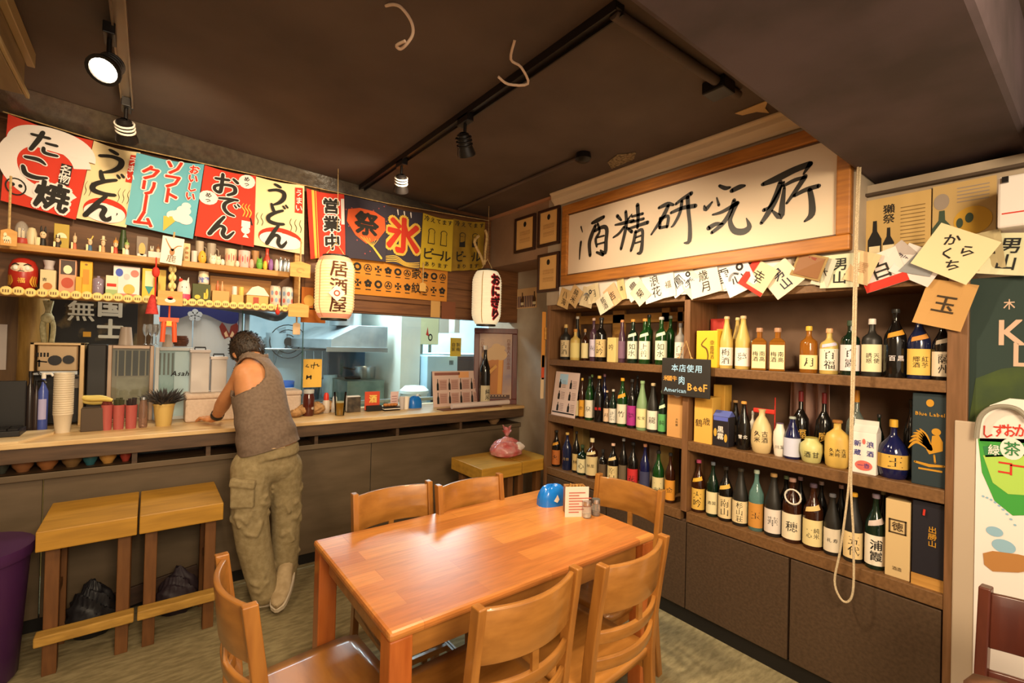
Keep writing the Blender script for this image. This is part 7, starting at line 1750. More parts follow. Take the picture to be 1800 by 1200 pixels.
# hanging plaques, tassel, torii
def hang(name, cat, x0, x1, y0, y1, Y, m, label, roof=True, cord=None, draw=None, tilt=0.0):
    A = at(x0, (y0 + y1) / 2, 'Y', Y); B = at(x1, (y0 + y1) / 2, 'Y', Y); zb = at((x0 + x1) / 2, y1, 'Y', Y).z; zt = at((x0 + x1) / 2, y0, 'Y', Y).z
    w = B.x - A.x; h = zt - zb
    t = thing(name, label, cat, ((A.x + B.x) / 2, Y, zb), (0, tilt, 0))
    pts = [(-w / 2, 0), (w / 2, 0), (w / 2, h * 0.85), (0, h), (-w / 2, h * 0.85)] if roof else [(-w / 2, 0), (w / 2, 0), (w / 2, h), (-w / 2, h)]
    obj('board', MB().prism(pts, lambda u, v: (u, 0, v), lambda u, v: (u, 0.008, v)), m, t, bev=0.002)
    if cord: obj('cord', MB().tube([(0, 0.004, h * 0.95), (0, 0.004, h + cord)], 0.005, 6), M_rope, t)
    if draw:
        d = MB(); ms = draw(d, w, h, lambda u, v: (u, -0.0015, v)); obj('print', d, ms, t)
    return t
def dogp(d, w, h, fn): disc(d, -0.005, h * 0.4, w * 0.24, h * 0.16, fn); [rect(d, -w * 0.25 + k * w * 0.12, h * 0.15, -w * 0.2 + k * w * 0.12, h * 0.35, fn) for k in range(4)]; disc(d, -w * 0.2, h * 0.62, w * 0.1, h * 0.12, fn); return [M_cream]
PL = mat('plaque_wood', '#d9a35a', 0.6, c2='#c98f48', scale=5, stretch=(1, 6, 8))
hang('ema_plaque', 'plaque', 0, 30, 401, 432, 3.22, PL, 'wooden plaque with a white dog picture at the left edge', True, 0.25, dogp)
def rd(d, w, h, fn): disc(d, 0, h * 0.35, w * 0.22, h * 0.16, fn); disc(d, 0.0, h * 0.5, w * 0.12, h * 0.12, fn, 1); return [M_white, M_red]
hang('ema_plaque', 'plaque', 277, 321, 511, 537, 3.24, PL, 'wooden plaque with a small bird print below the flower ornament', False, None, rd)
def swp(d, w, h, fn): ring(d, 0, h * 0.42, w * 0.12, w * 0.2, fn, 0, 14, 0, 5, 0.7); return [paint('#b8884a')]
hang('ema_plaque', 'plaque', 510, 546, 459, 487, 3.22, PL, 'upper wooden plaque with a swirl at the end of the display shelf', True, 0.14, swp)
hang('ema_plaque', 'plaque', 507, 543, 532, 557, 3.22, PL, 'lower wooden plaque hanging at the end of the display shelf', True, 0.18)
hang('wooden_tag', 'tag', 515, 528, 566, 588, 3.30, paint('#d8b890'), 'small pale wooden tag below the lower plaque', True, 0.05)
hang('wooden_tag', 'tag', 738, 749, 496, 512, 3.40, paint('#d8a85a'), 'small wooden tag on a string below the yellow banner', True, 0.16)
def deer(d, w, h, fn):
    stroke(d, smooth_path([(-0.0, h * 0.5, 0.004), (-0.02, h * 0.7, 0.003), (-0.035, h * 0.9, 0.002)]), fn); stroke(d, smooth_path([(0.0, h * 0.5, 0.004), (0.02, h * 0.68, 0.003), (0.04, h * 0.72, 0.002)]), fn); disc(d, 0, h * 0.45, 0.012, 0.02, fn); vtext(d, '鹿', 0, h * 0.2, 0.045, fn, 'r', 1); return [paint('#a8703a'), paint('#7a5230')]
hang('hanging_card', 'card', 281, 320, 416, 464, 3.26, paint('#e4dccb'), 'white card with a deer drawing hanging from the upper display shelf', False, 0.03, deer, math.radians(4))
A = at(274, 478, 'Y', 3.26)
zz = lambda py: at(272, py, 'Y', 3.26).z - A.z
ts = thing('red_tassel', 'red knotted tassel hanging in front of the display shelf', 'tassel', A)
obj('cord', MB().tube([(0, 0, zz(452)), (0, 0, zz(525))], 0.004, 6), M_red, ts); obj('knot', MB().ell((0, 0, zz(478)), (0.018, 0.012, 0.03), 12, 8), M_red, ts, smooth=True)
obj('fringe', MB().lathe([(0.006, zz(518)), (0.016, zz(526)), (0.03, zz(552))], 16, (-0.012, 0, 0)), mat('tassel_red', '#c93a34', 0.8, c2='#a82a26', scale=60), ts, smooth=True)
A = at(296, 601, 'Y', 3.30); w = at(313, 580, 'Y', 3.3).x - at(280, 580, 'Y', 3.3).x; h = at(296, 558, 'Y', 3.3).z - A.z
tr = thing('torii_ornament', 'small orange-red torii gate ornament hanging under the display shelf', 'ornament', A)
M_tor = mat('torii_red', '#d9552a', 0.5)
obj('lintel', MB().prism([(-w / 2, h * 0.82), (w / 2, h * 0.82), (w * 0.54, h), (-w * 0.54, h)], lambda u, v: (u, -0.01, v), lambda u, v: (u, 0.01, v)), M_tor, tr)
obj('tie_beam', MB().b2((-w * 0.42, -0.007, h * 0.62), (w * 0.42, 0.007, h * 0.74)), M_tor, tr)
for s in (-1, 1): obj('pillar', MB().cyl((s * w * 0.33, 0, 0), (s * w * 0.27, 0, h * 0.85), 0.012), M_tor, tr, smooth=True)
obj('name_board', MB().b2((-0.012, -0.014, h * 0.66), (0.012, -0.008, h * 0.86)), M_gold, tr); obj('cord', MB().tube([(0, 0, h), (0, 0, h + 0.09)], 0.005, 6), M_tor, tr)
A = at(488, 548, 'Y', 3.27)
tag(obj('red_bead', MB().ell((0, 0, 0), (0.014, 0.014, 0.02), 12, 8).tube([(0, 0, 0.02), (0, 0, 0.05)], 0.003, 5), M_red, None, A, smooth=True), 'small red bead charm under the cans', 'charm')
# orange boards behind the first lantern
A = at(529, 566, 'Y', 3.42); B = at(572, 566, 'Y', 3.42); zt = at(545, 505, 'Y', 3.42).z
ob = thing('orange_sign_board', 'orange board with a pale circle half behind the first lantern', 'board', ((A.x + B.x) / 2, 3.42, A.z))
w = B.x - A.x
obj('board', MB().b2((-w / 2, 0, 0), (w / 2, 0.012, 0.09)).b2((-w / 2, 0, 0.10), (-w * 0.02, 0.012, zt - A.z)), paint('#c8742a', 0.7), ob, bev=0.002)
d = MB(); disc(d, -w * 0.2, (zt - A.z) * 0.62, 0.035, 0.04, lambda u, v: (u, -0.001, v)); obj('print', d, paint('#e2b050'), ob)
# small cards on the header
for x0, x1, y0, y1, c, lb in ((757, 774, 528, 557, '#c89a58', 'pale wooden strip under the crest cloth'), (776, 801, 531, 560, '#7a4426', 'brown card pinned under the crest cloth')):
    A = at(x0, y1, 'Y', YH - 0.02); B = at(x1, y0, 'Y', YH - 0.02)
    tag(obj('header_card', MB().b2((-(B.x - A.x) / 2, 0, 0), ((B.x - A.x) / 2, 0.004, B.z - A.z)), paint(c, 0.6), None, ((A.x + B.x) / 2, YH - 0.02, A.z), bev=0.001), lb, 'card')

# ================================================================== THINGS ON THE COUNTER
ZC = 1.0
def cpos(px, Y): 
    A = at(px, 720, 'Y', Y); return Vector((A.x, Y, ZC))
def ch_(px, py, Y): return at(px, py, 'Y', Y).z - ZC
# sliding glass over the counter: two panes with green edges
M_gedge = mat('glass_edge', '#2f5a48', 0.2)
for i, (p0, p1) in enumerate(((424, 529), (531, 845))):
    A = at(p0, 640, 'Y', 3.86); B = at(p1, 640, 'Y', 3.86)
    g_ = structure('window_%d' % (i + 1), MB().b2((A.x, 3.858, ZC), (B.x, 3.862, 1.80)), M_glass, 'clear sliding glass pane above the counter')
    obj('glass_edge', MB().b2((A.x - 0.003, 3.856, ZC), (A.x + 0.003, 3.864, 1.80)), M_gedge, g_)
# note taped to the glass
A = at(532, 681, 'Y', 3.85); B = at(566, 631, 'Y', 3.85); w = B.x - A.x; h = B.z - A.z
o = tag(obj('handwritten_note', MB().b2((-w / 2, 0, 0), (w / 2, 0.003, h)), paint('#e3b34a', 0.7), None, ((A.x + B.x) / 2, 3.848, A.z)), 'yellow paper note with black handwriting taped to the glass', 'note')
d = MB(); fn = lambda u, v: (u, -0.0015, v)
for s in ([(-0.04, 0.80, 0.004), (-0.052, 0.74, 0.004), (-0.03, 0.72, 0.004)], [(-0.012, 0.80, 0.003), (-0.008, 0.70, 0.003)], [(0.012, 0.88, 0.003), (0.006, 0.66, 0.003)], [(-0.005, 0.78, 0.003), (0.03, 0.80, 0.003)], [(0.035, 0.82, 0.004), (0.04, 0.74, 0.004), (0.05, 0.76, 0.003)], [(-0.04, 0.42, 0.005), (-0.042, 0.30, 0.005)], [(-0.04, 0.36, 0.007), (-0.01, 0.38, 0.006)], [(-0.012, 0.42, 0.005), (-0.012, 0.30, 0.005)]):
    stroke(d, [(x, y * h, r) for x, y, r in s], fn)
obj('lettering', d, M_ink, o)
# styrofoam box behind the man
A = at(325, 738, 'Y', 3.67); B = at(529, 738, 'Y', 3.67); w = B.x - A.x; zt = ch_(400, 690, 3.67)
sf_ = thing('styrofoam_box', 'large white styrofoam box on the counter in front of the man', 'box', ((A.x + B.x) / 2, 3.67, ZC))
M_sty = mat('styrofoam', '#d9c3b0', 0.8, c2='#cfb8a4', scale=60)
obj('body', MB().b2((-w / 2, 0, 0), (w / 2, 0.22, zt - 0.035)), M_sty, sf_, bev=0.012); obj('lid', MB().b2((-w / 2 - 0.005, -0.006, zt - 0.035), (w / 2 + 0.005, 0.226, zt)), M_sty, sf_, bev=0.012)
# clear containers on the box
for px0, px1, py0, lb, c in ((333, 366, 614, 'tall frosted acrylic container standing on the styrofoam box', '#d9cfc8'), (369, 396, 626, 'second acrylic container on the styrofoam box beside the man', '#cfc4bc')):
    Y = 3.78; A = at(px0, 690, 'Y', Y); B = at(px1, 690, 'Y', Y); w2 = (B.x - A.x) / 2; z1 = ch_(px0, py0, Y)
    t = thing('acrylic_container', lb, 'container', ((A.x + B.x) / 2, Y, ZC + zt))
    obj('body', MB().b2((-w2, -0.05, 0), (w2, 0.05, z1 - zt - 0.02)), mat('acrylic', c, 0.3, alpha=0.75), t, bev=0.006); obj('lid', MB().b2((-w2 - 0.006, -0.056, z1 - zt - 0.02), (w2 + 0.006, 0.056, z1 - zt)), mat('acrylic_lid', '#d8ccc6', 0.3), t, bev=0.004)
    obj('handle', MB().tube([(-0.03, 0, z1 - zt), (-0.03, 0, z1 - zt + 0.015), (0.03, 0, z1 - zt + 0.015), (0.03, 0, z1 - zt)], 0.005, 6), M_dark, t)
# drinks fridge and glass case
def case(x0, x1, py0, Y, dep, label, frame, inner, beer):
    A = at(x0, 720, 'Y', Y); B = at(x1, 720, 'Y', Y); w = B.x - A.x; h = ch_(x0, py0, Y)
    t = thing('display_fridge' if beer else 'display_case', label, 'fridge' if beer else 'display case', (A.x, Y, ZC))
    f = 0.022
    obj('frame', MB().b2((0, 0, 0), (f, 0.02, h)).b2((w - f, 0, 0), (w, 0.02, h)).b2((f, 0, h - f), (w - f, 0.02, h)).b2((f, 0, 0), (w - f, 0.02, f)), frame, t, bev=0.003)
    obj('cabinet', MB().b2((0, 0.02, 0), (w, dep, h)), inner, t, bev=0.004)
    obj('glass_door', MB().b2((f, 0.006, f), (w - f, 0.010, h - f)), M_glass, t)
    return t, w, h
t, w, h = case(186, 268, 606, 3.88, 0.06, 'glass display case with vertical wooden slats at the back counter', mat('case_frame', '#a88e78', 0.35, 0.3), mat('case_inner', '#8d7a66', 0.5), False)
for k in range(5): obj('slat', MB().b2((w * (0.20 + 0.15 * k), 0.012, h * 0.60), (w * (0.23 + 0.15 * k), 0.02, h * 0.93)), mat('slat_pale', '#a08a6c', 0.5), t)
obj('dark_opening', MB().b2((w * 0.16, 0.016, h * 0.60), (w * 0.88, 0.021, h * 0.93)), mat('case_dark', '#3a2c20', 0.5), t)
obj('cloth', MB().b2((w * 0.2, 0.012, 0.02), (w * 0.88, 0.0195, h * 0.58)), mat('case_cloth', '#9d8f7c', 0.8, c2='#8a7c6a', scale=20), t)
t, w, h = case(270, 337, 610, 3.86, 0.10, 'pale blue drinks fridge with black script lettering, behind the potted herb', mat('fridge_frame', '#cfd4d4', 0.35), mat('fridge_pale', '#a9bcc0', 0.4), True)
for k in range(4): obj('rack_bar', MB().b2((w * (0.10 + 0.11 * k), 0.012, h * 0.62), (w * (0.15 + 0.11 * k), 0.02, h * 0.92)), mat('rack_grey', '#6a665c', 0.5), t)
d = MB(); fn = lambda u, v: (u, 0.001, v); htext(d, 'Asahi', w * 0.69, h * 0.64, 0.047, fn, 'b', 0, 0.25)
obj('lettering', d, M_ink, t)
d = MB(); fn2 = lambda u, v: (u, 0.0045, v); rect(d, w * 0.5, 0.02, w * 0.94, h * 0.94, fn2); obj('pale_panel', d, paint('#b7d3da', 0.4), t)
# things on top of the cases
for px, pt, pb, wp, lb in ((217, 575, 607, 27, 'stack of upturned plastic cups on the glass display case'), (291, 588, 610, 20, 'upturned plastic cup on the drinks fridge, behind the torii')):
    Y = 3.90; z0 = ch_(px, pb, Y); z1 = ch_(px, pt, Y); P = cpos(px, Y); R = real_radius(P, wp)
    tag(obj('plastic_cup', MB().lathe([(R, 0), (R * 0.97, 0.01), (R * 0.72, z1 - z0), (0, z1 - z0)], 20), mat('cup_plastic', '#cbb9a8', 0.4), None, (P.x, Y, ZC + z0 + 0.002), smooth=True), lb, 'cup')
for px in (252, 262, 270):
    Y = 3.93; P = cpos(px, Y); z0 = ch_(px, 606, Y); R = real_radius(P, 12); z1 = ch_(px, 570, Y) - z0
    tag(obj('wine_glass', MB().lathe([(R * 0.8, 0), (R * 0.2, 0.008), (R * 0.1, z1 * 0.4), (R * 0.6, z1 * 0.5), (R, z1 * 0.75), (R * 0.8, z1)], 16, cap=False), mat('wine_glass_mat', '#e0dcd4', 0.05, trans=0.8), None, (P.x, Y, ZC + z0 + 0.002), smooth=True), {252: 'wine glass on the display case, furthest from the torii', 262: 'wine glass in the middle of three on the display case', 270: 'wine glass on the display case next to the torii'}[px], 'glass')
P = cpos(314, 3.92); z0 = ch_(314, 609, 3.92)
bk = thing('wicker_basket', 'brown wicker basket on top of the drinks fridge', 'basket', (P.x, 3.93, ZC + z0 + 0.002))
R = real_radius(P, 26)
for k in range(6): obj('weave_ring', MB().tube([((R * (0.75 + 0.25 * math.sin(k / 5 * PI))) * math.cos(a * PI / 10), 0.7 * R * (0.8 + 0.2 * math.sin(k / 5 * PI)) * math.sin(a * PI / 10), 0.007 + 0.012 * k) for a in range(20)], 0.007, 6, closed=True), mat('wicker', '#6a3c22', 0.7, c2='#4f2a18', scale=80), bk)
# espresso machine, left
Y = 3.86
A = at(49, 720, 'Y', Y); B = at(146, 720, 'Y', Y); w = B.x - A.x; h = ch_(100, 602, Y)
em = thing('coffee_machine', 'large cream and steel coffee machine on the counter in front of the character board', 'coffee machine', (A.x, Y, ZC))
obj('back_body', MB().b2((0, 0.12, 0), (w, 0.22, h)), mat('machine_dark', '#2a2622', 0.4), em, bev=0.006)
M_mach = mat('machine_cream', '#b79a74', 0.35, 0.3)
obj('head_panel', MB().b2((0.03, 0.0, h * 0.66), (w - 0.03, 0.12, h * 0.97)), M_mach, em, bev=0.008)
obj('frame', MB().b2((0, -0.01, h * 0.97), (w, 0.22, h)).b2((w - 0.022, -0.01, 0), (w, 0.10, h)).b2((0.0, -0.01, h * 0.62), (0.02, 0.10, h)), mat('machine_frame', '#c9a878', 0.3, 0.4), em, bev=0.003)
obj('tray_strip', MB().b2((0.02, -0.012, h * 0.62), (w - 0.03, 0.0, h * 0.66)), M_steel, em)
obj('dial', MB().cyl((w * 0.70, 0, h * 0.80), (w * 0.70, -0.02, h * 0.80), 0.026).cyl((w * 0.45, 0, h * 0.79), (w * 0.45, -0.012, h * 0.79), 0.03), M_dark, em, smooth=True)
obj('button_panel', MB().b2((w * 0.45, 0.09, h * 0.44), (w - 0.03, 0.12, h * 0.60)), paint('#8f8272', 0.4), em)
for k in range(7): obj('button', MB().cyl((w * 0.5 + k * 0.026, 0.09, h * 0.57), (w * 0.5 + k * 0.026, 0.083, h * 0.57), 0.008, seg=8), M_dark, em)
d = MB(); fn = lambda u, v: (u, -0.0015, v)
for k in range(4): rect(d, w * (0.12 + 0.06 * k), h * 0.83, w * (0.155 + 0.06 * k), h * 0.88, fn)
stroke(d, [(w * 0.14, h * 0.78, 0.004), (w * 0.3, h * 0.77, 0.004)], fn); stroke(d, [(w * 0.17, h * 0.79, 0.004), (w * 0.17, h * 0.72, 0.004)], fn); obj('print', d, M_ink, em)
A = at(148, 720, 'Y', Y); B = at(186, 720, 'Y', Y)
tag(obj('dark_appliance', MB().b2((0, 0, 0), (B.x - A.x - 0.01, 0.22, ch_(160, 605, Y))), mat('appliance_dark', '#26221f', 0.5), None, (A.x + 0.005, Y, ZC), bev=0.006), 'tall dark appliance side between the coffee machine and the glass case', 'appliance')
# board with characters behind
A = at(72, 603, 'Y', 4.30); B = at(243, 520, 'Y', 4.30); w = B.x - A.x
kb = thing('character_board', 'black board with large white characters behind the coffee machine', 'sign board', ((A.x + B.x) / 2, 4.30, A.z - 0.05))
h = B.z - A.z + 0.12
obj('board', MB().b2((-w / 2, 0, 0), (w / 2, 0.02, h)), mat('board_mottled', '#1d1a18', 0.6, c2='#6a5836', scale=7, lo=0.52, hi=0.62, detail=6), kb)
d = MB(); fn = lambda u, v: (u, -0.003, v)
def kxy(px, py): p = at(px, py, 'Y', 4.298); return p.x - kb.location.x, p.z - kb.location.z
for c_, px, py in (('国', 194, 540), ('無', 143, 547), ('士', 194, 576)):
    u, v = kxy(px, py); put(d, c_, u, v - (0.012 if c_ == '士' else 0), 0.145, 0.145, fn, 'h' if c_ != '無' else 'b')
obj('lettering', d, paint('#e0dccb', 0.7), kb)
u, v = kxy(153, 588); obj('yellow_tag', MB().b2((u - 0.02, -0.008, v - 0.015), (u + 0.02, 0, v + 0.02)), paint('#e0a020'), kb)
# braided rope
A = at(85, 528, 'Y', 3.9); zb = at(85, 602, 'Y', 3.9).z - A.z
tag(obj('braided_rope', MB().tube(smooth_path([(0.012, 0, 0), (0.0, 0, zb * 0.3), (-0.02, 0, zb * 0.6), (-0.01, 0, zb)], 5), 0.014, 8).tube(smooth_path([(-0.012, 0, 0), (0.005, 0, zb * 0.3), (0.025, 0, zb * 0.6), (0.02, 0, zb)], 5), 0.012, 8).ell((0, -0.01, zb * 0.42), (0.03, 0.02, 0.03), 12, 8), mat('rope_pale_green', '#b9b08a', 0.8, c2='#989068', scale=60), None, A, smooth=True), 'pale green braided rope hanging beside the log post', 'rope')
# notice sheet on the wall at far left
A = at(-5, 650, 'Y', 4.33); B = at(12, 570, 'Y', 4.33)
tag(obj('notice_sheet', MB().b2((-0.2, 0, 0), (B.x - A.x, 0.004, B.z - A.z)).b2((-0.2, -0.003, 0.02), (B.x - A.x - 0.03, 0, 0.07), 1), [paint('#d6c6bc'), paint('#2d4a8a')], None, (A.x, 4.345, A.z)), 'white notice sheet with a blue corner on the brown wall at the left edge', 'notice')
# cup tower
P = cpos(111, 3.62)
z1 = ch_(111, 655, 3.62); R = real_radius(P, 37)
cst = thing('cup_tower', 'tall stack of white plastic cups on the counter', 'cup stack', P)
n = max(8, int((z1 - 0.11) / 0.0115))
M_pcup = mat('cup_white', '#d8c8ae', 0.4)
cm = None
for k in range(n):
    zc = k * (z1 - 0.11) / (n - 1); 
    if cm is None: cm = obj('cup', MB().lathe([(R * 0.74, 0), (R * 0.97, 0.10), (R * 1.02, 0.102), (R * 1.02, 0.11), (R * 0.95, 0.11), (R * 0.72, 0.006), (0, 0.006)], 22), M_pcup, cst, smooth=True)
    else: c2_ = cm.copy(); COL.objects.link(c2_); c2_.location = (0, 0, zc)
# black till and keyboard, tray
A = at(-10, 735, 'Y', 3.66); B = at(42, 735, 'Y', 3.66)
tl = thing('cash_terminal', 'black till with screen and keypad at the left end of the counter', 'till', (B.x, 3.50, ZC + 0.012))
z1 = at(30, 672, 'Y', 3.74).z - ZC
obj('screen', MB().b2((-0.36, 0.20, 0.02), (0.0, 0.225, z1)), M_black, tl, bev=0.006); obj('stand', MB().b2((-0.2, 0.225, 0), (-0.12, 0.30, 0.12)), M_black, tl)
obj('keyboard', MB().b2((-0.36, -0.0, 0.0), (0.01, 0.17, 0.03)), M_black, tl, bev=0.004)
for r in range(3):
    for c_ in range(8): obj('key', MB().b2((-0.33 + c_ * 0.042, 0.02 + r * 0.048, 0.03), (-0.295 + c_ * 0.042, 0.055 + r * 0.048, 0.038)), M_dark, tl)
tag(obj('serving_tray', MB().add([(-0.45, -0.02, 0), (0.0, -0.02, 0), (0.10, 0.20, 0), (0.10, 0.32, 0), (-0.45, 0.32, 0), (-0.45, -0.02, 0.012), (0.0, -0.02, 0.012), (0.10, 0.20, 0.012), (0.10, 0.32, 0.012), (-0.45, 0.32, 0.012)], [(4, 3, 2, 1, 0), (5, 6, 7, 8, 9), (0, 1, 6, 5), (1, 2, 7, 6), (2, 3, 8, 7), (3, 4, 9, 8), (4, 0, 5, 9)]), mat('tray_pale', '#d8bd90', 0.45), None, (at(32, 780, 'Y', 3.35).x, 3.37, ZC)), 'pale board under the black till at the counter end', 'board')
for px, pt, wp, c, lb in ((75, 655, 19, '#4a5aa8', 'blue bottle with pale label beside the cup stack'), (52, 652, 17, '#2c2320', 'dark syrup bottle next to the blue bottle'), (63, 668, 12, '#3a2c28', 'slim dark syrup bottle between the till and the blue bottle')):
    Y = 3.74; P = cpos(px, Y); H = ch_(px, pt, Y); R = real_radius(P, wp)
    o = tag(obj('syrup_bottle', MB().lathe([(R * 0.9, 0), (R, 0.01), (R, H * 0.68), (R * 0.4, H * 0.8), (R * 0.35, H * 0.9)], 18), paint(c, 0.25), None, P, smooth=True), lb, 'bottle')
    obj('pump', MB().cyl((0, 0, H * 0.9), (0, 0, H), R * 0.45, seg=12).tube([(0, 0, H * 0.98), (0.03, -0.01, H * 0.99), (0.04, -0.012, H * 0.94)], 0.006, 6), M_dark if c != '#4a5aa8' else M_white, o, smooth=True)
    if c == '#4a5aa8': obj('label', MB().grid(8, 1, lambda i, j: cyl_fn(R, 0.001)((i - 0.5) * R * 1.6, H * (0.2 + 0.35 * j))), paint('#b8b0d8'), o)
# pink buckets with sauces, corn
for k, (px, lb) in enumerate(((188, 'pink metal bucket with corn, nearest the coffee machine'), (209, 'pink metal bucket in the middle of three'), (231, 'pink metal bucket nearest the potted herb'))):
    Y = 3.60; P = cpos(px, Y); H = ch_(px, 712, Y); R = real_radius(P, 22)
    t = thing('pink_bucket', lb, 'bucket', P, 0, 'pink buckets on the counter')
    obj('pail', MB().lathe([(R * 0.85, 0), (R, H), (R * 1.04, H + 0.003), (R * 0.94, H), (R * 0.8, 0.006), (0, 0.006)], 20), mat('bucket_pink', '#b8605a', 0.4, c2='#a8504c', scale=30, stretch=(1, 1, 0.1)), t, smooth=True)
    m = MB(); random.seed(k)
    for q in range(6): a = q * 1.05; m.tube([(R * 0.3 * math.cos(a), R * 0.3 * math.sin(a), 0.01), (R * 0.6 * math.cos(a), R * 0.6 * math.sin(a), H + 0.03 + 0.015 * random.random())], 0.009, 6)
    obj('packets', m, paint(['#6a2a24', '#3a3a22', '#2c2020'][k]), t, smooth=True)
for k in range(2):
    P = cpos(168, 3.62)
    zc = ch_(170, 702, 3.62)
    t = tag(obj('corn_cob', MB().tube(smooth_path([(-0.055, 0, 0.008), (-0.02, 0, 0.0), (0.03, 0, -0.002), (0.075, 0.0, -0.016)], 4), 0.02, 10, rs=[0.006 + 0.013 * math.sin(PI * min(1, i / 12 * 0.8 + 0.12)) for i in range(13)]), mat('corn_husk', '#d8c06a', 0.5, c2='#b8a048', scale=30, stretch=(0.2, 3, 3)), None, (P.x, 3.58 + 0.03 * k, ZC + zc - 0.01 + 0.022 * (1 - k)), smooth=True), ['upper pale corn cob sticking out beside the pink buckets', 'lower pale corn cob sticking out beside the pink buckets'][k], 'corn')
P = cpos(168, 3.62); tag(obj('wooden_block', MB().b2((-0.06, -0.03, 0), (0.05, 0.06, ch_(170, 712, 3.62) - 0.012)), mat('block_dark', '#4a3a2a', 0.6), None, (P.x, 3.61, ZC), bev=0.003), 'low dark block holding the corn cobs', 'block')
P = cpos(252, 3.60); R = real_radius(P, 16); H = ch_(252, 702, 3.6)
t = tag(obj('glass_jar', MB().lathe([(R * 0.9, 0), (R, 0.01), (R, H * 0.8), (R * 0.8, H * 0.9), (R * 0.85, H)], 18), mat('jar_glass', '#c9a08a', 0.06, trans=0.8), None, P, smooth=True), 'clear glass jar between pink bucket and yellow pot', 'jar')
obj('lid', MB().lathe([(R * 0.9, H), (R * 0.9, H + 0.015), (0, H + 0.018)], 16), M_steel, t, smooth=True)
# potted herb with dark needles
P = cpos(288, 3.62); R = real_radius(P, 38); H = ch_(288, 712, 3.62)
ht = thing('potted_herb', 'dark needle-leaved potted plant in a yellow pot on the counter', 'potted plant', P)
obj('pot', MB().lathe([(R * 0.72, 0), (R, H), (R * 1.06, H), (R * 1.06, H + 0.012), (R * 0.9, H + 0.012), (R * 0.85, H - 0.02), (0, H - 0.02)], 22), mat('pot_yellow', '#c8a860', 0.5), ht, smooth=True)
random.seed(11); m = MB()
for k in range(260):
    a = random.random() * 2 * PI; e = random.random(); r0 = R * 0.8 * math.sqrt(random.random())
    b = Vector((r0 * math.cos(a), r0 * math.sin(a), H + 0.0 + 0.03 * random.random()))
    dr = Vector((math.cos(a) * (0.3 + 0.9 * e), math.sin(a) * (0.3 + 0.9 * e), 0.9 - 0.5 * e)).normalized() * (0.05 + 0.055 * random.random())
    s = Vector((-dr.y, dr.x, 0)).normalized() * 0.006
    m.add([b - s, b + s, b + dr * 0.6 + s * 0.9 + Vector((0, 0, 0.004)), b + dr, b + dr * 0.6 - s * 0.9], [(0, 1, 2, 3, 4)])
o = obj('foliage', m, mat('herb_dark', '#2e2a2c', 0.6, c2='#4a4440', scale=30), ht, solid=0.0015); o['kind'] = 'stuff'
# things right of the man ---------------------------------------------------
P = cpos(542, 3.62); R = real_radius(P, 21); H = ch_(542, 684, 3.62)
t = tag(obj('sauce_jar', MB().lathe([(R * 0.9, 0), (R, 0.008), (R, H * 0.7), (R * 0.85, H * 0.8), (R * 0.85, H * 0.85)], 18), mat('jar_dark_red', '#4a1c14', 0.1, coat=0.4), None, P, smooth=True), 'dark red sauce jar with clear lid under the yellow note', 'jar')
obj('lid', MB().lathe([(R * 0.9, H * 0.85), (R * 0.92, H * 0.98), (0, H)], 18), mat('lid_grey', '#b0b4b4', 0.3), t, smooth=True)
d = MB(); htext(d, '01', R * 0.5, H * 0.3, R * 0.7, cyl_fn(R), 'b'); obj('lettering', d, M_white, t)
for px, pt, wp, c, cap, lb in ((573, 690, 13, '#c8b8a8', '#c8301f', 'white squeeze bottle with a red cap behind the beer cup'), (588, 696, 12, '#d0ccc8', '#d8d4d0', 'white squeeze bottle just behind the beer cup')):
    P = cpos(px, 3.70); R = real_radius(P, wp); H = ch_(px, pt, 3.70)
    t = tag(obj('squeeze_bottle', MB().lathe([(R * 0.9, 0), (R, 0.006), (R, H * 0.55), (R * 0.7, H * 0.64)], 14), paint(c, 0.4), None, P, smooth=True), lb, 'bottle')
    obj('cap', MB().lathe([(R * 0.75, H * 0.64), (R * 0.7, H * 0.9), (R * 0.4, H), (0, H)], 14), paint(cap, 0.4), t, smooth=True)
# crumpled paper bags: several lumps
random.seed(5)
for k, (px, py, sx, sz, lb) in enumerate(((520, 733, 0.045, 0.03, 'small brown paper lump nearest the man'), (536, 730, 0.06, 0.04, 'brown paper bag piece with dark folds beside the man'), (556, 728, 0.06, 0.045, 'crumpled tan paper bag in the middle of the heap'), (575, 724, 0.055, 0.045, 'crumpled tan paper bag next to the beer cup'))):
    P = at(px, py, 'Z', ZC); m = MB().ell((0, 0, sz), (sx, sx * 0.8, sz), 14, 9)
    m.v = [(x * (1 + 0.25 * (random.random() - 0.5)), y * (1 + 0.25 * (random.random() - 0.5)), max(0, z * (1 + 0.3 * (random.random() - 0.5)))) for x, y, z in m.v]
    tag(obj('crumpled_bag', m, mat('kraft_paper', '#b58a58', 0.8, c2='#8f6a42', scale=25), None, P), lb, 'paper bag', 'crumpled paper on the counter')
# beer cup
P = at(597, 730, 'Z', ZC); R = real_radius(P, 23); H = at(597, 689, 'Y', P.y).z - ZC
bc = thing('beer_cup', 'clear plastic cup half full of amber beer on the counter', 'cup', P)
obj('cup', MB().lathe([(R * 0.7, 0), (R, H), (R * 0.97, H), (R * 0.68, 0.003)], 22, cap=False), M_glass, bc, smooth=True)
obj('beer', MB().lathe([(R * 0.66, 0.004), (R * 0.83, H * 0.56), (0, H * 0.56)], 22), mat('beer', '#a06a18', 0.2, coat=0.3), bc, smooth=True)
obj('foam', MB().lathe([(R * 0.83, H * 0.56), (R * 0.85, H * 0.60), (0, H * 0.61)], 22), mat('foam', '#d8c49a', 0.7), bc, smooth=True)
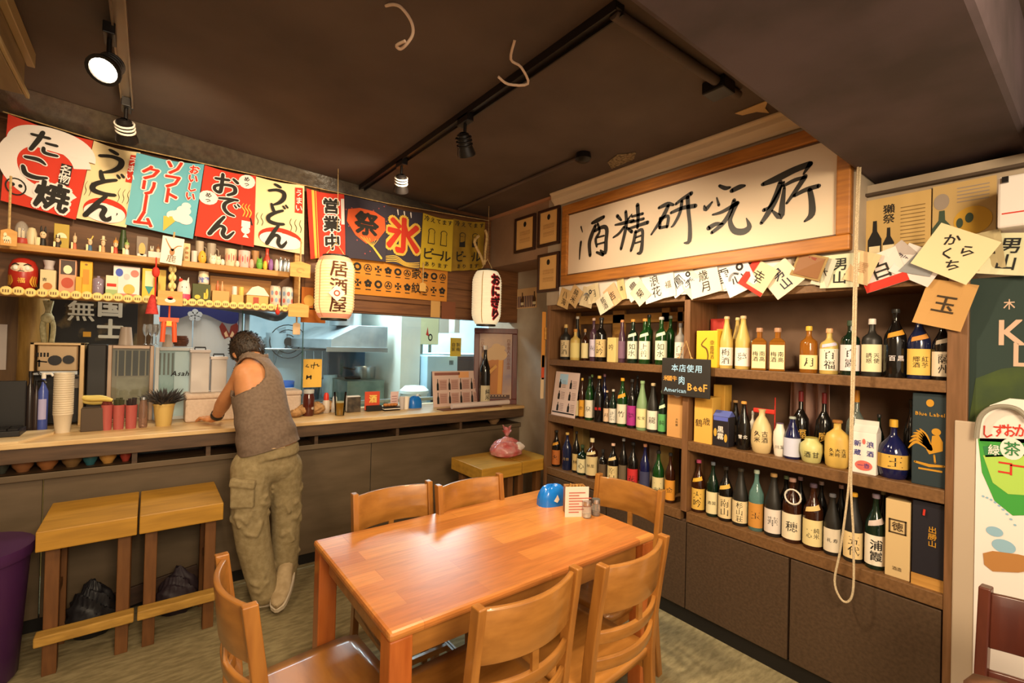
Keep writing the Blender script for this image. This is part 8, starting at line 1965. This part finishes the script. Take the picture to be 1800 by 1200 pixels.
# black rack, sign card, pastry plate, cups, tissue
P = cpos(620, 3.66); H = ch_(620, 697, 3.66); w = real_radius(P, 25)
t = thing('napkin_holder', 'black napkin holder with white edges behind the beer cup', 'holder', P)
obj('side', MB().b2((-w, -0.03, 0), (w, -0.022, H)), mat('holder_dark', '#2c2620', 0.5, c2='#57493a', scale=25), t, bev=0.003); obj('side', MB().b2((-w, 0.022, 0), (w, 0.03, H)), M_black, t, bev=0.003)
obj('napkins', MB().b2((-w * 0.95, -0.02, 0.005), (w * 0.95, 0.02, H + 0.008)), paint('#d8d4d0', 0.8), t, bev=0.003)
P = cpos(654, 3.64); H = ch_(654, 688, 3.64); w = real_radius(P, 28)
t = thing('sake_card_stand', 'orange-red card stand with a gold character on the counter', 'card stand', P)
obj('card', MB().b2((-w, 0, 0.01), (w, 0.006, H)), paint('#c8482a', 0.5), t); obj('base', MB().b2((-w * 0.85, -0.03, 0), (w * 1.15, 0.03, 0.045)), M_black, t, bev=0.003)
d = MB(); put(d, '酒', 0.005, H * 0.62, H * 0.42, H * 0.42, lambda u, v: (u, -0.0015, v), 'h'); obj('lettering', d, paint('#e6c060'), t)
P = cpos(686, 3.62); R = real_radius(P, 30)
t = thing('pastry_tray', 'small tray of pastries with a dark striped edge on the counter', 'tray', P)
for k in range(3): obj('plate', MB().b2((-R, -0.045, 0.011 * k), (R, 0.045, 0.011 * k + 0.007)), [M_black, M_white, M_black][k], t, bev=0.002)
for k in range(4): obj('pastry', MB().ell((-R * 0.6 + k * R * 0.4, 0.0, 0.043), (0.022, 0.025, 0.014), 10, 6), paint('#b8743a', 0.6), t, smooth=True)
A = cpos(693, 3.70); H = ch_(693, 688, 3.70)
t = tag(obj('price_card', MB().b2((-0.035, 0, 0), (0.035, 0.003, H)), paint('#d8b8b4', 0.6), None, A), 'pink card standing behind the pastry tray', 'card')
d = MB(); [rect(d, -0.025, H * (0.4 + 0.15 * k), 0.02, H * (0.44 + 0.15 * k), lambda u, v: (u, -0.001, v)) for k in range(3)]; obj('print', d, paint('#a06a68'), t)
for px, lb in ((706, 'small clear cup beside the pastry tray'), (714, 'small white cup touching the blue tissue pack')):
    P = cpos(px, 3.62); R = real_radius(P, 11); H = ch_(px, 697, 3.62)
    tag(obj('small_cup', MB().lathe([(R * 0.75, 0), (R, H), (R * 0.9, H), (R * 0.7, 0.005), (0, 0.005)], 16), mat('cup_clearish', '#d4c8c4', 0.2, alpha=0.7) if px == 706 else M_white, None, P, smooth=True), lb, 'cup')
P = cpos(729, 3.66); w = real_radius(P, 25); H = ch_(729, 696, 3.66)
tg2 = thing('tissue_pack', 'blue plastic tissue pack on the counter by the menu sheet', 'tissue pack', P)
obj('wrapper', pillow(w, 0.045, H), mat('blue_plastic', '#0f6bc4', 0.25), tg2, smooth=True)
obj('tissue', MB().grid(4, 4, lambda i, j: ((i - 0.5) * 0.05 + 0.03, (j - 0.5) * 0.04, H - 0.004 + 0.02 * (1 - abs(2 * i - 1)))), M_white, tg2, smooth=True)
# laminated menu and roll
A = at(762, 713, 'Y', 3.60); B = at(843, 706, 'Y', 3.60); w = B.x - A.x; h = ch_(800, 652, 3.60)
mn = tag(obj('menu_sheet', MB().b2((-w / 2, 0, 0), (w / 2, 0.004, h)), paint('#d2b4a6', 0.35), None, ((A.x + B.x) / 2, 3.60, ZC + 0.001), (math.radians(-7), 0, 0)), 'laminated sake menu with two rows of bottle pictures on the counter', 'menu')
d = MB(); fn = lambda u, v: (u, -0.0015, v); fn2 = lambda u, v: (u, -0.0025, v)
rect(d, -w * 0.46, h * 0.88, w * 0.08, h * 0.96, fn, 2); rect(d, w * 0.05, h * 0.80, w * 0.28, h * 0.98, fn, 3)
for r in range(2):
    for c_ in range(4):
        cx = -w * 0.40 + c_ * w * 0.245; z0 = h * (0.08 + 0.38 * r)
        bshape(d, cx, z0, w * 0.045, h * 0.32, fn2, 0)
        rect(d, cx + w * 0.03, z0, cx + w * 0.2, z0 + h * 0.3, fn, 1)
        for k in range(6): rect(d, cx + w * 0.045, z0 + h * (0.03 + 0.042 * k), cx + w * 0.18, z0 + h * (0.045 + 0.042 * k), fn2, 2)
obj('print', d, [M_ink, paint('#c29a8c'), paint('#8a5648'), paint('#e0a06a')], mn)
A = at(792, 707, 'Y', 3.42); B = at(895, 700, 'Y', 3.42)
tag(obj('paper_roll', MB().cyl((0, 0, 0.022), (B.x - A.x, 0.03, 0.022), 0.022, seg=16).cyl((0, 0, 0.022), (0.008, 0, 0.022), 0.0225), mat('roll_white', '#d9c4ba', 0.6), None, (A.x, 3.40, ZC + 0.007), smooth=True), 'long white paper roll lying on the counter before the beer poster', 'roll')
tag(obj('counter_mat', MB().b2((0, 0, 0), (0.60, 0.11, 0.006)), mat('mat_brown', '#6a3c20', 0.5), None, (at(775, 712, 'Y', 3.4).x, 3.36, ZC)), 'thin brown mat below the paper roll', 'mat')
# sake bottle + framed beer poster
P = cpos(851, 3.50); H = ch_(851, 607, 3.50); R = real_radius(P, 19)
o = tag(obj('sake_bottle', MB().lathe([(r * R, q * H) for r, q in PROF['sake']], 22), G['blk'], None, P, smooth=True), 'tall black sake bottle standing in front of the framed beer poster', 'bottle')
lb = obj('label', MB().grid(12, 1, lambda i, j: cyl_fn(R, 0.0006)((i * 2 - 1) * R * 1.4, H * (0.04 + 0.30 * j))), paint('#c9b894'), o, smooth=True); d = MB(); vtext(d, '純米/'[:2], 0, H * 0.19, R * 1.0, cyl_fn(R, 0.0016), 'b'); obj('lettering', d, M_ink, lb)
obj('cap', MB().lathe([(R * 0.36, H * 0.93), (R * 0.38, H), (0, H)], 14), paint('#c8b8a8'), o, smooth=True)
obj('neck_label', MB().box((0.05, -R * 0.8, H * 0.60), (R * 2.4, 0.004, 0.03), Matrix.Rotation(math.radians(-38), 3, 'Y')), paint('#d8a05a'), o)
A = Vector((2.375, 3.62, ZC)); B = Vector((2.735, 3.425, ZC))
wv = (B - A).length; h = at(885, 577, 'Y', 3.52).z - ZC
fp = thing('framed_beer_poster', 'red-brown framed poster of a glass of beer leaning at the end of the counter', 'poster', ((A.x + B.x) / 2, (A.y + B.y) / 2, ZC), (math.radians(-3), 0, math.atan2(B.y - A.y, B.x - A.x)))
M_mah = mat('mahogany', '#642418', 0.4, c2='#521c10', scale=6, stretch=(6, 6, 1))
b_ = 0.05; w = wv
obj('frame', MB().b2((-w / 2, 0, 0), (w / 2, 0.03, b_)).b2((-w / 2, 0, h - b_), (w / 2, 0.03, h)).b2((-w / 2, 0, b_), (-w / 2 + b_, 0.03, h - b_)).b2((w / 2 - b_, 0, b_), (w / 2, 0.03, h - b_)), M_mah, fp, bev=0.005)
ps = obj('sheet', MB().b2((-w / 2 + b_, 0.012, b_), (w / 2 - b_, 0.02, h - b_)), mat('poster_sheet', '#b48d6c', 0.4, c2='#6e5a6c', scale=2.5, stretch=(1, 1, 1)), fp)
d = MB(); fn = lambda u, v: (u, 0.0105, v); fn2 = lambda u, v: (u, 0.0095, v); fn3 = lambda u, v: (u, 0.0085, v)
d.flat([(-w * 0.26, h * 0.13), (w * 0.16, h * 0.13), (w * 0.19, h * 0.60), (-w * 0.29, h * 0.60)], fn, 0)
d.flat([(w * 0.05, h * 0.14), (w * 0.14, h * 0.14), (w * 0.165, h * 0.58), (w * 0.07, h * 0.58)], fn2, 3)
for x, y, r in ((-w * 0.18, h * 0.64, 0.06), (-w * 0.02, h * 0.67, 0.075), (w * 0.12, h * 0.65, 0.06), (w * 0.02, h * 0.74, 0.05), (w * 0.15, h * 0.74, 0.03)): disc(d, x, y, r, r * 0.85, lambda u, v: (u, 0.0100 - 0.0008 * r * 10, v), 1)
rect(d, -w * 0.30, b_ + 0.004, w * 0.34, h * 0.125, fn, 2)
for k in range(8): rect(d, -w * 0.27 + k * w * 0.07, h * 0.105, -w * 0.24 + k * w * 0.07, h * 0.118, fn2, 1)
obj('beer_print', d, [paint('#b56a12', 0.5), paint('#c8a070', 0.5), paint('#4a2818', 0.5), paint('#cf8c28', 0.5)], ps)
d = MB(); vtext(d, '四季豊人の日本酒', w * 0.30, h * 0.66, 0.036, fn, 'b', 0); vtext(d, '一口心', -w * 0.31, h * 0.80, 0.03, fn, 'b', 0); rect(d, -w * 0.27, h * 0.16, -w * 0.16, h * 0.38, fn3, 1); vtext(d, '金夢', -w * 0.215, h * 0.27, 0.05, lambda u, v: (u, 0.0075, v), 'b', 2)
obj('lettering', d, [paint('#7a4a34'), M_ink, M_cream], ps)
# bowls in the counter niche
for px, wp, c, lb in ((4, 28, '#3a3c34', 'dark bowl in the counter niche at the very left'), (41, 42, '#8a5a38', 'large brown bowl, second in the counter niche'), (84, 40, '#9a6238', 'large brown bowl, third in the counter niche'), (127, 38, '#7a5c38', 'olive brown bowl left of the teal one'), (159, 28, '#2f6068', 'teal bowl in the counter niche'), (190, 32, '#c08c48', 'tan bowl right of the teal one'), (221, 22, '#9a3a2c', 'red bowl beside the niche divider'), (866, 22, '#8a6a4a', 'pale brown bowl in the niche near the wall end')):
    Y = YC + 0.06; A = at(px, 800, 'Y', Y); R = real_radius((A.x, Y, 0.86), wp)
    tag(obj('bowl', MB().lathe([(R * 0.55, 0), (R * 0.6, 0.008), (R * 0.95, 0.03), (R, 0.055), (R * 0.94, 0.055), (R * 0.5, 0.012), (0, 0.012)], 22), paint(c, 0.35), None, (A.x, Y, 0.836), smooth=True), lb, 'bowl', 'bowls in the counter niche')

# ================================================================== THE MAN LEANING ON THE COUNTER
def pw(px, py, Y): return at(px, py, 'Y', Y)
man_loc = Vector((0.58, 3.0, 0))
man = thing('person', 'man in grey-brown tank top and khaki cargo trousers leaning on the counter', 'person', man_loc)
def chain(m, pts, n=4):
    """rounded cones between (point, radius) pairs"""
    pts = [(Vector(p) - man_loc, r) for p, r in pts]
    for (a, ra), (b, rb) in zip(pts, pts[1:]):
        k = max(2, int((b - a).length / (0.5 * min(ra, rb))))
        k = min(k, 14)
        m.tube([a.lerp(b, i / k) for i in range(k + 1)], 0, 14, rs=[ra + (rb - ra) * i / k for i in range(k + 1)])
        m.ell(a, ra, 14, 10); m.ell(b, rb, 14, 10)
def remesh(o, vox, sm=6):
    md = o.modifiers.new('remesh', 'REMESH'); md.mode = 'VOXEL'; md.voxel_size = vox; md.use_smooth_shade = True
    md = o.modifiers.new('smooth', 'SMOOTH'); md.iterations = sm; md.factor = 0.5
TOR = [((475, 800), 2.98, 0.150, 0.112, 4), ((474, 786), 2.98, 0.149, 0.110, 5), ((468, 760), 2.99, 0.139, 0.104, 8), ((461, 725), 3.04, 0.128, 0.100, 14), ((455, 690), 3.10, 0.129, 0.100, 22), ((450, 662), 3.16, 0.124, 0.094, 28), ((448, 644), 3.21, 0.088, 0.070, 30), ((446, 630), 3.26, 0.056, 0.056, 30)]
def torso(grow, rows, nseg=40, i0=0, i1=99):
    T = TOR[i0:i1]; C = [tuple(pw(*p, Y) - man_loc) + (a + grow, b + grow, math.radians(g)) for p, Y, a, b, g in T]
    C = smooth_path(C, rows); vs = []; fs = []
    n = len(C)
    for i, (x, y, z, a, b, g) in enumerate(C):
        j = min(i + 1, n - 1); k = max(i - 1, 0)
        ax = Vector(C[j][:3]) - Vector(C[k][:3]); ax.normalize()
        lat = Vector((math.cos(g), math.sin(g), 0)); lat = (lat - ax * lat.dot(ax)).normalized(); fr = ax.cross(lat)
        for s in range(nseg):
            t = 2 * PI * s / nseg; cx = math.cos(t); sy = math.sin(t)
            ex = math.copysign(abs(cx) ** 0.85, cx); ey = math.copysign(abs(sy) ** 0.85, sy)
            vs.append(Vector((x, y, z)) + lat * (a * ex) + fr * (b * ey))
    for i in range(n - 1):
        for s in range(nseg):
            s2 = (s + 1) % nseg; fs.append((i * nseg + s, i * nseg + s2, (i + 1) * nseg + s2, (i + 1) * nseg + s))
    return vs, fs, n, nseg
M_skin = mat('skin', '#c98a5c', 0.5, c2='#bd7d50', scale=14)
bd = MB(); vs, fs, n, ns = torso(-0.004, 3)
bd.add(vs, fs + [tuple(range(ns - 1, -1, -1)), tuple((n - 1) * ns + s for s in range(ns))])
SL, EL = pw(432, 657, 3.13), pw(397, 700, 3.28)
WL = pw(380, 733, 3.46); SR, ER = pw(474, 664, 3.30), pw(482, 712, 3.50); WR = Vector((0.70, 3.585, 1.045))
HC = pw(434, 618, 3.335); NK = pw(446, 634, 3.245)
chain(bd, [(pw(447, 668, 3.15), 0.085), (SL, 0.068), (SL.lerp(EL, 0.5), 0.050), (EL, 0.041), (EL.lerp(WL, 0.35), 0.043), (WL, 0.027)])
chain(bd, [(pw(464, 670, 3.22), 0.075), (SR, 0.058), (SR.lerp(ER, 0.5), 0.050), (ER, 0.041), (ER.lerp(WR, 0.35), 0.042), (WR, 0.027)])
chain(bd, [(NK, 0.058), (HC - Vector((0, 0.02, 0.03)), 0.056)])
hq = Matrix.Rotation(math.radians(-38), 3, 'X') @ Matrix.Rotation(0.0, 3, 'Z')
hq = Matrix.Rotation(math.radians(18), 3, 'Z') @ hq
c0 = HC - man_loc
bd.ell(c0, (0.076, 0.094, 0.112), 20, 14, 0, hq); bd.ell(c0 + hq @ Vector((0, 0.035, -0.07)), (0.055, 0.055, 0.05), 14, 10, 0, hq)
bd.cyl(c0 + hq @ Vector((0, 0.085, -0.005)), c0 + hq @ Vector((0, 0.112, -0.035)), 0.010, 0.016, 10)
for s in (-1, 1): bd.ell(c0 + hq @ Vector((s * 0.078, -0.005, -0.02)), (0.014, 0.022, 0.034), 12, 8, 0, hq)
# hips, legs and feet
HL, KL, AL = pw(450, 812, 2.99), pw(446, 912, 2.99), pw(462, 1040, 2.98); HR, KR, AR = pw(497, 812, 3.01), pw(503, 912, 3.06), pw(502, 1026, 3.08)
chain(bd, [(HL, 0.085), (KL, 0.055), (AL, 0.038)]); chain(bd, [(HR, 0.085), (KR, 0.055), (AR, 0.038)])
# hands: palm, four fingers and a thumb, resting on the counter
def hand(wr, dirv, side, spread=1.0):
    dv = Vector(dirv).normalized(); up = Vector((0, 0, 1)); lat = dv.cross(up).normalized() * side
    pc = wr + dv * 0.045 - up * 0.012
    chain(bd, [(wr, 0.026), (pc, 0.024)])
    for k, (off, ln) in enumerate(((-0.030, 0.062), (-0.010, 0.075), (0.010, 0.078), (0.029, 0.070))):
        b = wr + dv * 0.075 + lat * off - up * 0.012
        chain(bd, [(pc + lat * off * 0.8, 0.017), (b, 0.011)])
        d2 = (dv + lat * off * 5 * spread).normalized()
        m1 = b + d2 * ln * 0.5 + up * 0.010; e = b + d2 * ln - up * 0.012
        e.z = max(e.z, ZC + 0.009); m1.z = max(m1.z, ZC + 0.010)
        chain(bd, [(b, 0.0105), (m1, 0.0095), (e, 0.0080)])
    tb_ = wr + dv * 0.02 + lat * 0.028 - up * 0.008; t1 = tb_ + (lat * 0.8 + dv * 0.7).normalized() * 0.035; t2 = t1 + (lat * 0.4 + dv).normalized() * 0.03
    t1.z = max(t1.z, ZC + 0.013); t2.z = max(t2.z, ZC + 0.010)
    chain(bd, [(tb_, 0.015), (t1, 0.012), (t2, 0.0095)])
WL.z = max(WL.z, ZC + 0.036)
hand(WL, (-0.45, 0.87, -0.05), 1); hand(WR, (-0.4, 0.9, 0), -1)
body = obj('body', bd, M_skin, man); remesh(body, 0.0055, 5)
# face details
e = MB()
for s in (-1, 1): e.ell(c0 + hq @ Vector((s * 0.031, 0.083, 0.008)), (0.013, 0.008, 0.009), 10, 8, 0, hq)
obj('eyes', e, M_white, man, smooth=True)
obj('mouth', MB().tube([c0 + hq @ Vector((x, 0.094 - 6 * x * x, -0.066)) for x in (-0.022, -0.011, 0, 0.011, 0.022)], 0.004, 6), paint('#9a4a40'), man, smooth=True)
# hair: cap of short dark strands
hm = MB().ell(c0 + hq @ Vector((0, -0.012, 0.012)), (0.092, 0.102, 0.112), 26, 18, 0, hq)
keep = []
ci = hq.inverted()
for f in hm.f:
    cc = sum((Vector(hm.v[i]) for i in f), Vector()) / len(f); l = ci @ (cc - c0)
    if l.z > -0.062 + 0.045 * (l.y > 0.03) + 0.5 * max(0, l.y - 0.045): keep.append(f)
hm.f = keep; hm.m = [0] * len(keep)
random.seed(2)
M_hair = mat('hair_dark', '#1f1712', 0.5, c2='#3a2c20', scale=90, stretch=(1, 1, 0.4), bump=0.8)
hm.v = [tuple(Vector(v) + (Vector(v) - c0).normalized() * 0.006 * (random.random() - 0.5)) for v in hm.v]
hair = obj('hair', hm, M_hair, man, smooth=True, solid=0.006)
tuf = MB()
for k in range(420):
    f = random.choice(keep); b = sum((Vector(hm.v[i]) for i in f), Vector()) / len(f); l = ci @ (b - c0)
    nrm = (b - c0).normalized(); tdir = (hq @ Vector((random.uniform(-0.4, 0.4), -0.6 - 0.4 * random.random(), -0.7))); tdir = (tdir - nrm * tdir.dot(nrm)).normalized()
    s = tdir.cross(nrm) * 0.0045
    tuf.add([b - s, b + s, b + tdir * 0.03 + nrm * 0.010], [(0, 1, 2)])
obj('hair_strands', tuf, M_hair, hair)['kind'] = 'stuff'
# tank top: torso shell with arm holes and a scooped back
vs, fs, n, ns = torso(0.013, 10, 90, 1, 8)
aL = SL - man_loc; aR = SR - man_loc; nkc = NK - man_loc
HOLES = ((aL + Vector((-0.03, -0.045, -0.005)), 0.128), (aR + Vector((0.05, 0.02, 0.0)), 0.080), (nkc + Vector((0, 0.0, 0.02)), 0.078))
for hc, hr in HOLES:
    for i_, v_ in enumerate(vs):
        dd_ = (v_ - hc).length
        if abs(dd_ - hr) < 0.011 and dd_ > 0: vs[i_] = hc + (v_ - hc) * ((hr + 0.0005) / dd_)
def inside(c):
    return any((c - hc).length < hr for hc, hr in HOLES)
keep = [f for f in fs if not inside(sum((vs[i] for i in f), Vector()) / 4)]
random.seed(4)
tm = MB().add([v + Vector((0, 0, 0)) * 0 for v in vs], keep)
tm.v = [tuple(Vector(v) * 1.0 + Vector((0.004 * math.sin(60 * v[2] + 18 * v[0]), 0.006 * math.sin(42 * v[2] - 25 * v[0]), 0)) * max(0, 1 - abs(v[2] - 1.03) * 6)) for v in tm.v]
o = obj('tank_top', tm, mat('tank_cloth', '#7a6656', 0.9, c2='#6c594a', scale=60), man, smooth=True, solid=0.006)
# trousers: two baggy legs and seat
tr_ = MB()
vsT, fsT, nT, nsT = torso(0.004, 4, 40, 0, 3)
tr_.add(vsT[:nsT * 5], [f for f in fsT if max(f) < nsT * 5] + [tuple(range(nsT - 1, -1, -1)), tuple(4 * nsT + s for s in range(nsT))])
chain(tr_, [(pw(460, 812, 2.99), 0.116), (pw(490, 814, 3.0), 0.112)])
LEG = [(pw(444, 820, 2.98), 0.112), (pw(440, 860, 2.97), 0.100), (pw(439, 905, 2.97), 0.095), (pw(446, 955, 2.98), 0.090), (pw(457, 1005, 2.99), 0.082), (pw(465, 1040, 2.98), 0.072)]
LEGR = [(pw(500, 820, 3.01), 0.100), (pw(502, 860, 3.03), 0.090), (pw(503, 910, 3.05), 0.083), (pw(501, 960, 3.07), 0.080), (pw(500, 1000, 3.08), 0.074), (pw(499, 1022, 3.08), 0.066)]
chain(tr_, LEG); chain(tr_, LEGR)
# folds
random.seed(9)
for L_, sgn in ((LEG, -1), (LEGR, 1)):
    for k in range(10):
        i = random.randrange(1, 5); p, r = L_[i]; q, r2 = L_[i + 1]; f = random.random()
        c = p.lerp(q, f) - man_loc; rr = (r + (r2 - r) * f); z = c.z
        a0 = random.uniform(PI, 2 * PI); tr_.tube([c + Vector((rr * 1.0 * math.cos(a0 + t), rr * 1.0 * math.sin(a0 + t), 0.05 * t * random.choice((-1, 1)))) for t in (0, 0.3, 0.6, 0.9)], 0.012, 8)
tro = obj('trousers', tr_, mat('khaki_cloth', '#9c8a66', 0.9, c2='#8a7854', scale=40, bump=0.15), man); remesh(tro, 0.008, 7)
# cargo pocket, belt
pk = MB(); cpk = pw(424, 862, 2.95) - man_loc
pk.box(cpk + Vector((0.0, -0.058, -0.01)), (0.12, 0.035, 0.14), Matrix.Rotation(math.radians(-28), 3, 'Z')); pk.box(cpk + Vector((-0.002, -0.064, 0.055)), (0.13, 0.04, 0.05), Matrix.Rotation(math.radians(-28), 3, 'Z') @ Matrix.Rotation(math.radians(8), 3, 'Y'))
obj('cargo_pocket', pk, mat('khaki_cloth', '#84714f', 0.9), tro, bev=0.012)
bp = pw(470, 789, 2.865) - man_loc
obj('pocket_edge', MB().tube([bp + Vector((-0.05, 0.0, 0.004)), bp + Vector((0.03, -0.004, 0)), bp + Vector((0.09, 0.01, 0))], 0.006, 6), paint('#c0a078', 0.8), tro)
# wristband and shoes
wv_ = (WL - EL).normalized()
obj('wristband', MB().lathe([(0.034, -0.016), (0.037, -0.012), (0.037, 0.012), (0.034, 0.016)], 20, WL - wv_ * 0.03 - man_loc, 0, wv_.to_track_quat('Z', 'Y').to_matrix(), False), M_black, man, smooth=True)
M_shoe = mat('shoe_canvas', '#b8a07c', 0.8, c2='#a58d68', scale=30); M_sole = paint('#d8c8b0', 0.6)
def shoe(heel, yaw, pitch, label=None):
    R3 = Matrix.Rotation(yaw, 3, 'Z') @ Matrix.Rotation(pitch, 3, 'X')
    def prof(t):
        w = 0.036 + 0.014 * math.sin(PI * min(1, t * 1.1)) if t < 0.9 else 0.036 * math.sqrt(max(0.02, (1 - t) / 0.1))
        hgt = 0.095 - 0.06 * min(1, max(0, (t - 0.25) / 0.4)); return w, hgt
    vs = []; fs = []; N = 14; S = 12; sv = []; sfc = []
    for i in range(N + 1):
        t = i / N; w, hh = prof(t)
        for k in range(S):
            a = 2 * PI * k / S; vs.append(R3 @ Vector((w * math.cos(a), t * 0.28 - 0.03, 0.022 + hh * 0.5 + hh * 0.5 * math.sin(a))))
    for i in range(N):
        for k in range(S): fs.append((i * S + k, i * S + (k + 1) % S, (i + 1) * S + (k + 1) % S, (i + 1) * S + k))
    fs += [tuple(range(S - 1, -1, -1)), tuple(N * S + k for k in range(S))]
    h0 = Vector(heel) - man_loc
    sh_ = obj('shoe', MB().add([h0 + v for v in vs], fs), M_shoe, man, smooth=True)
    pts = [((0.004 + prof(i / N)[0]) * sg, i / N * 0.285 - 0.033) for sg, rng in ((1, range(N + 1)), (-1, range(N, -1, -1))) for i in rng]
    obj('sole', MB().prism(pts, lambda u, v: h0 + R3 @ Vector((u, v, 0.0)), lambda u, v: h0 + R3 @ Vector((u, v, 0.026))), M_sole, sh_)
p = at(462, 1062, 'Z', 0.0); shoe((p.x, p.y, 0.0), math.radians(-12), 0.0)
p = at(504, 1036, 'Y', 3.06); shoe((p.x, p.y, 0.13), math.radians(155), math.radians(-24))
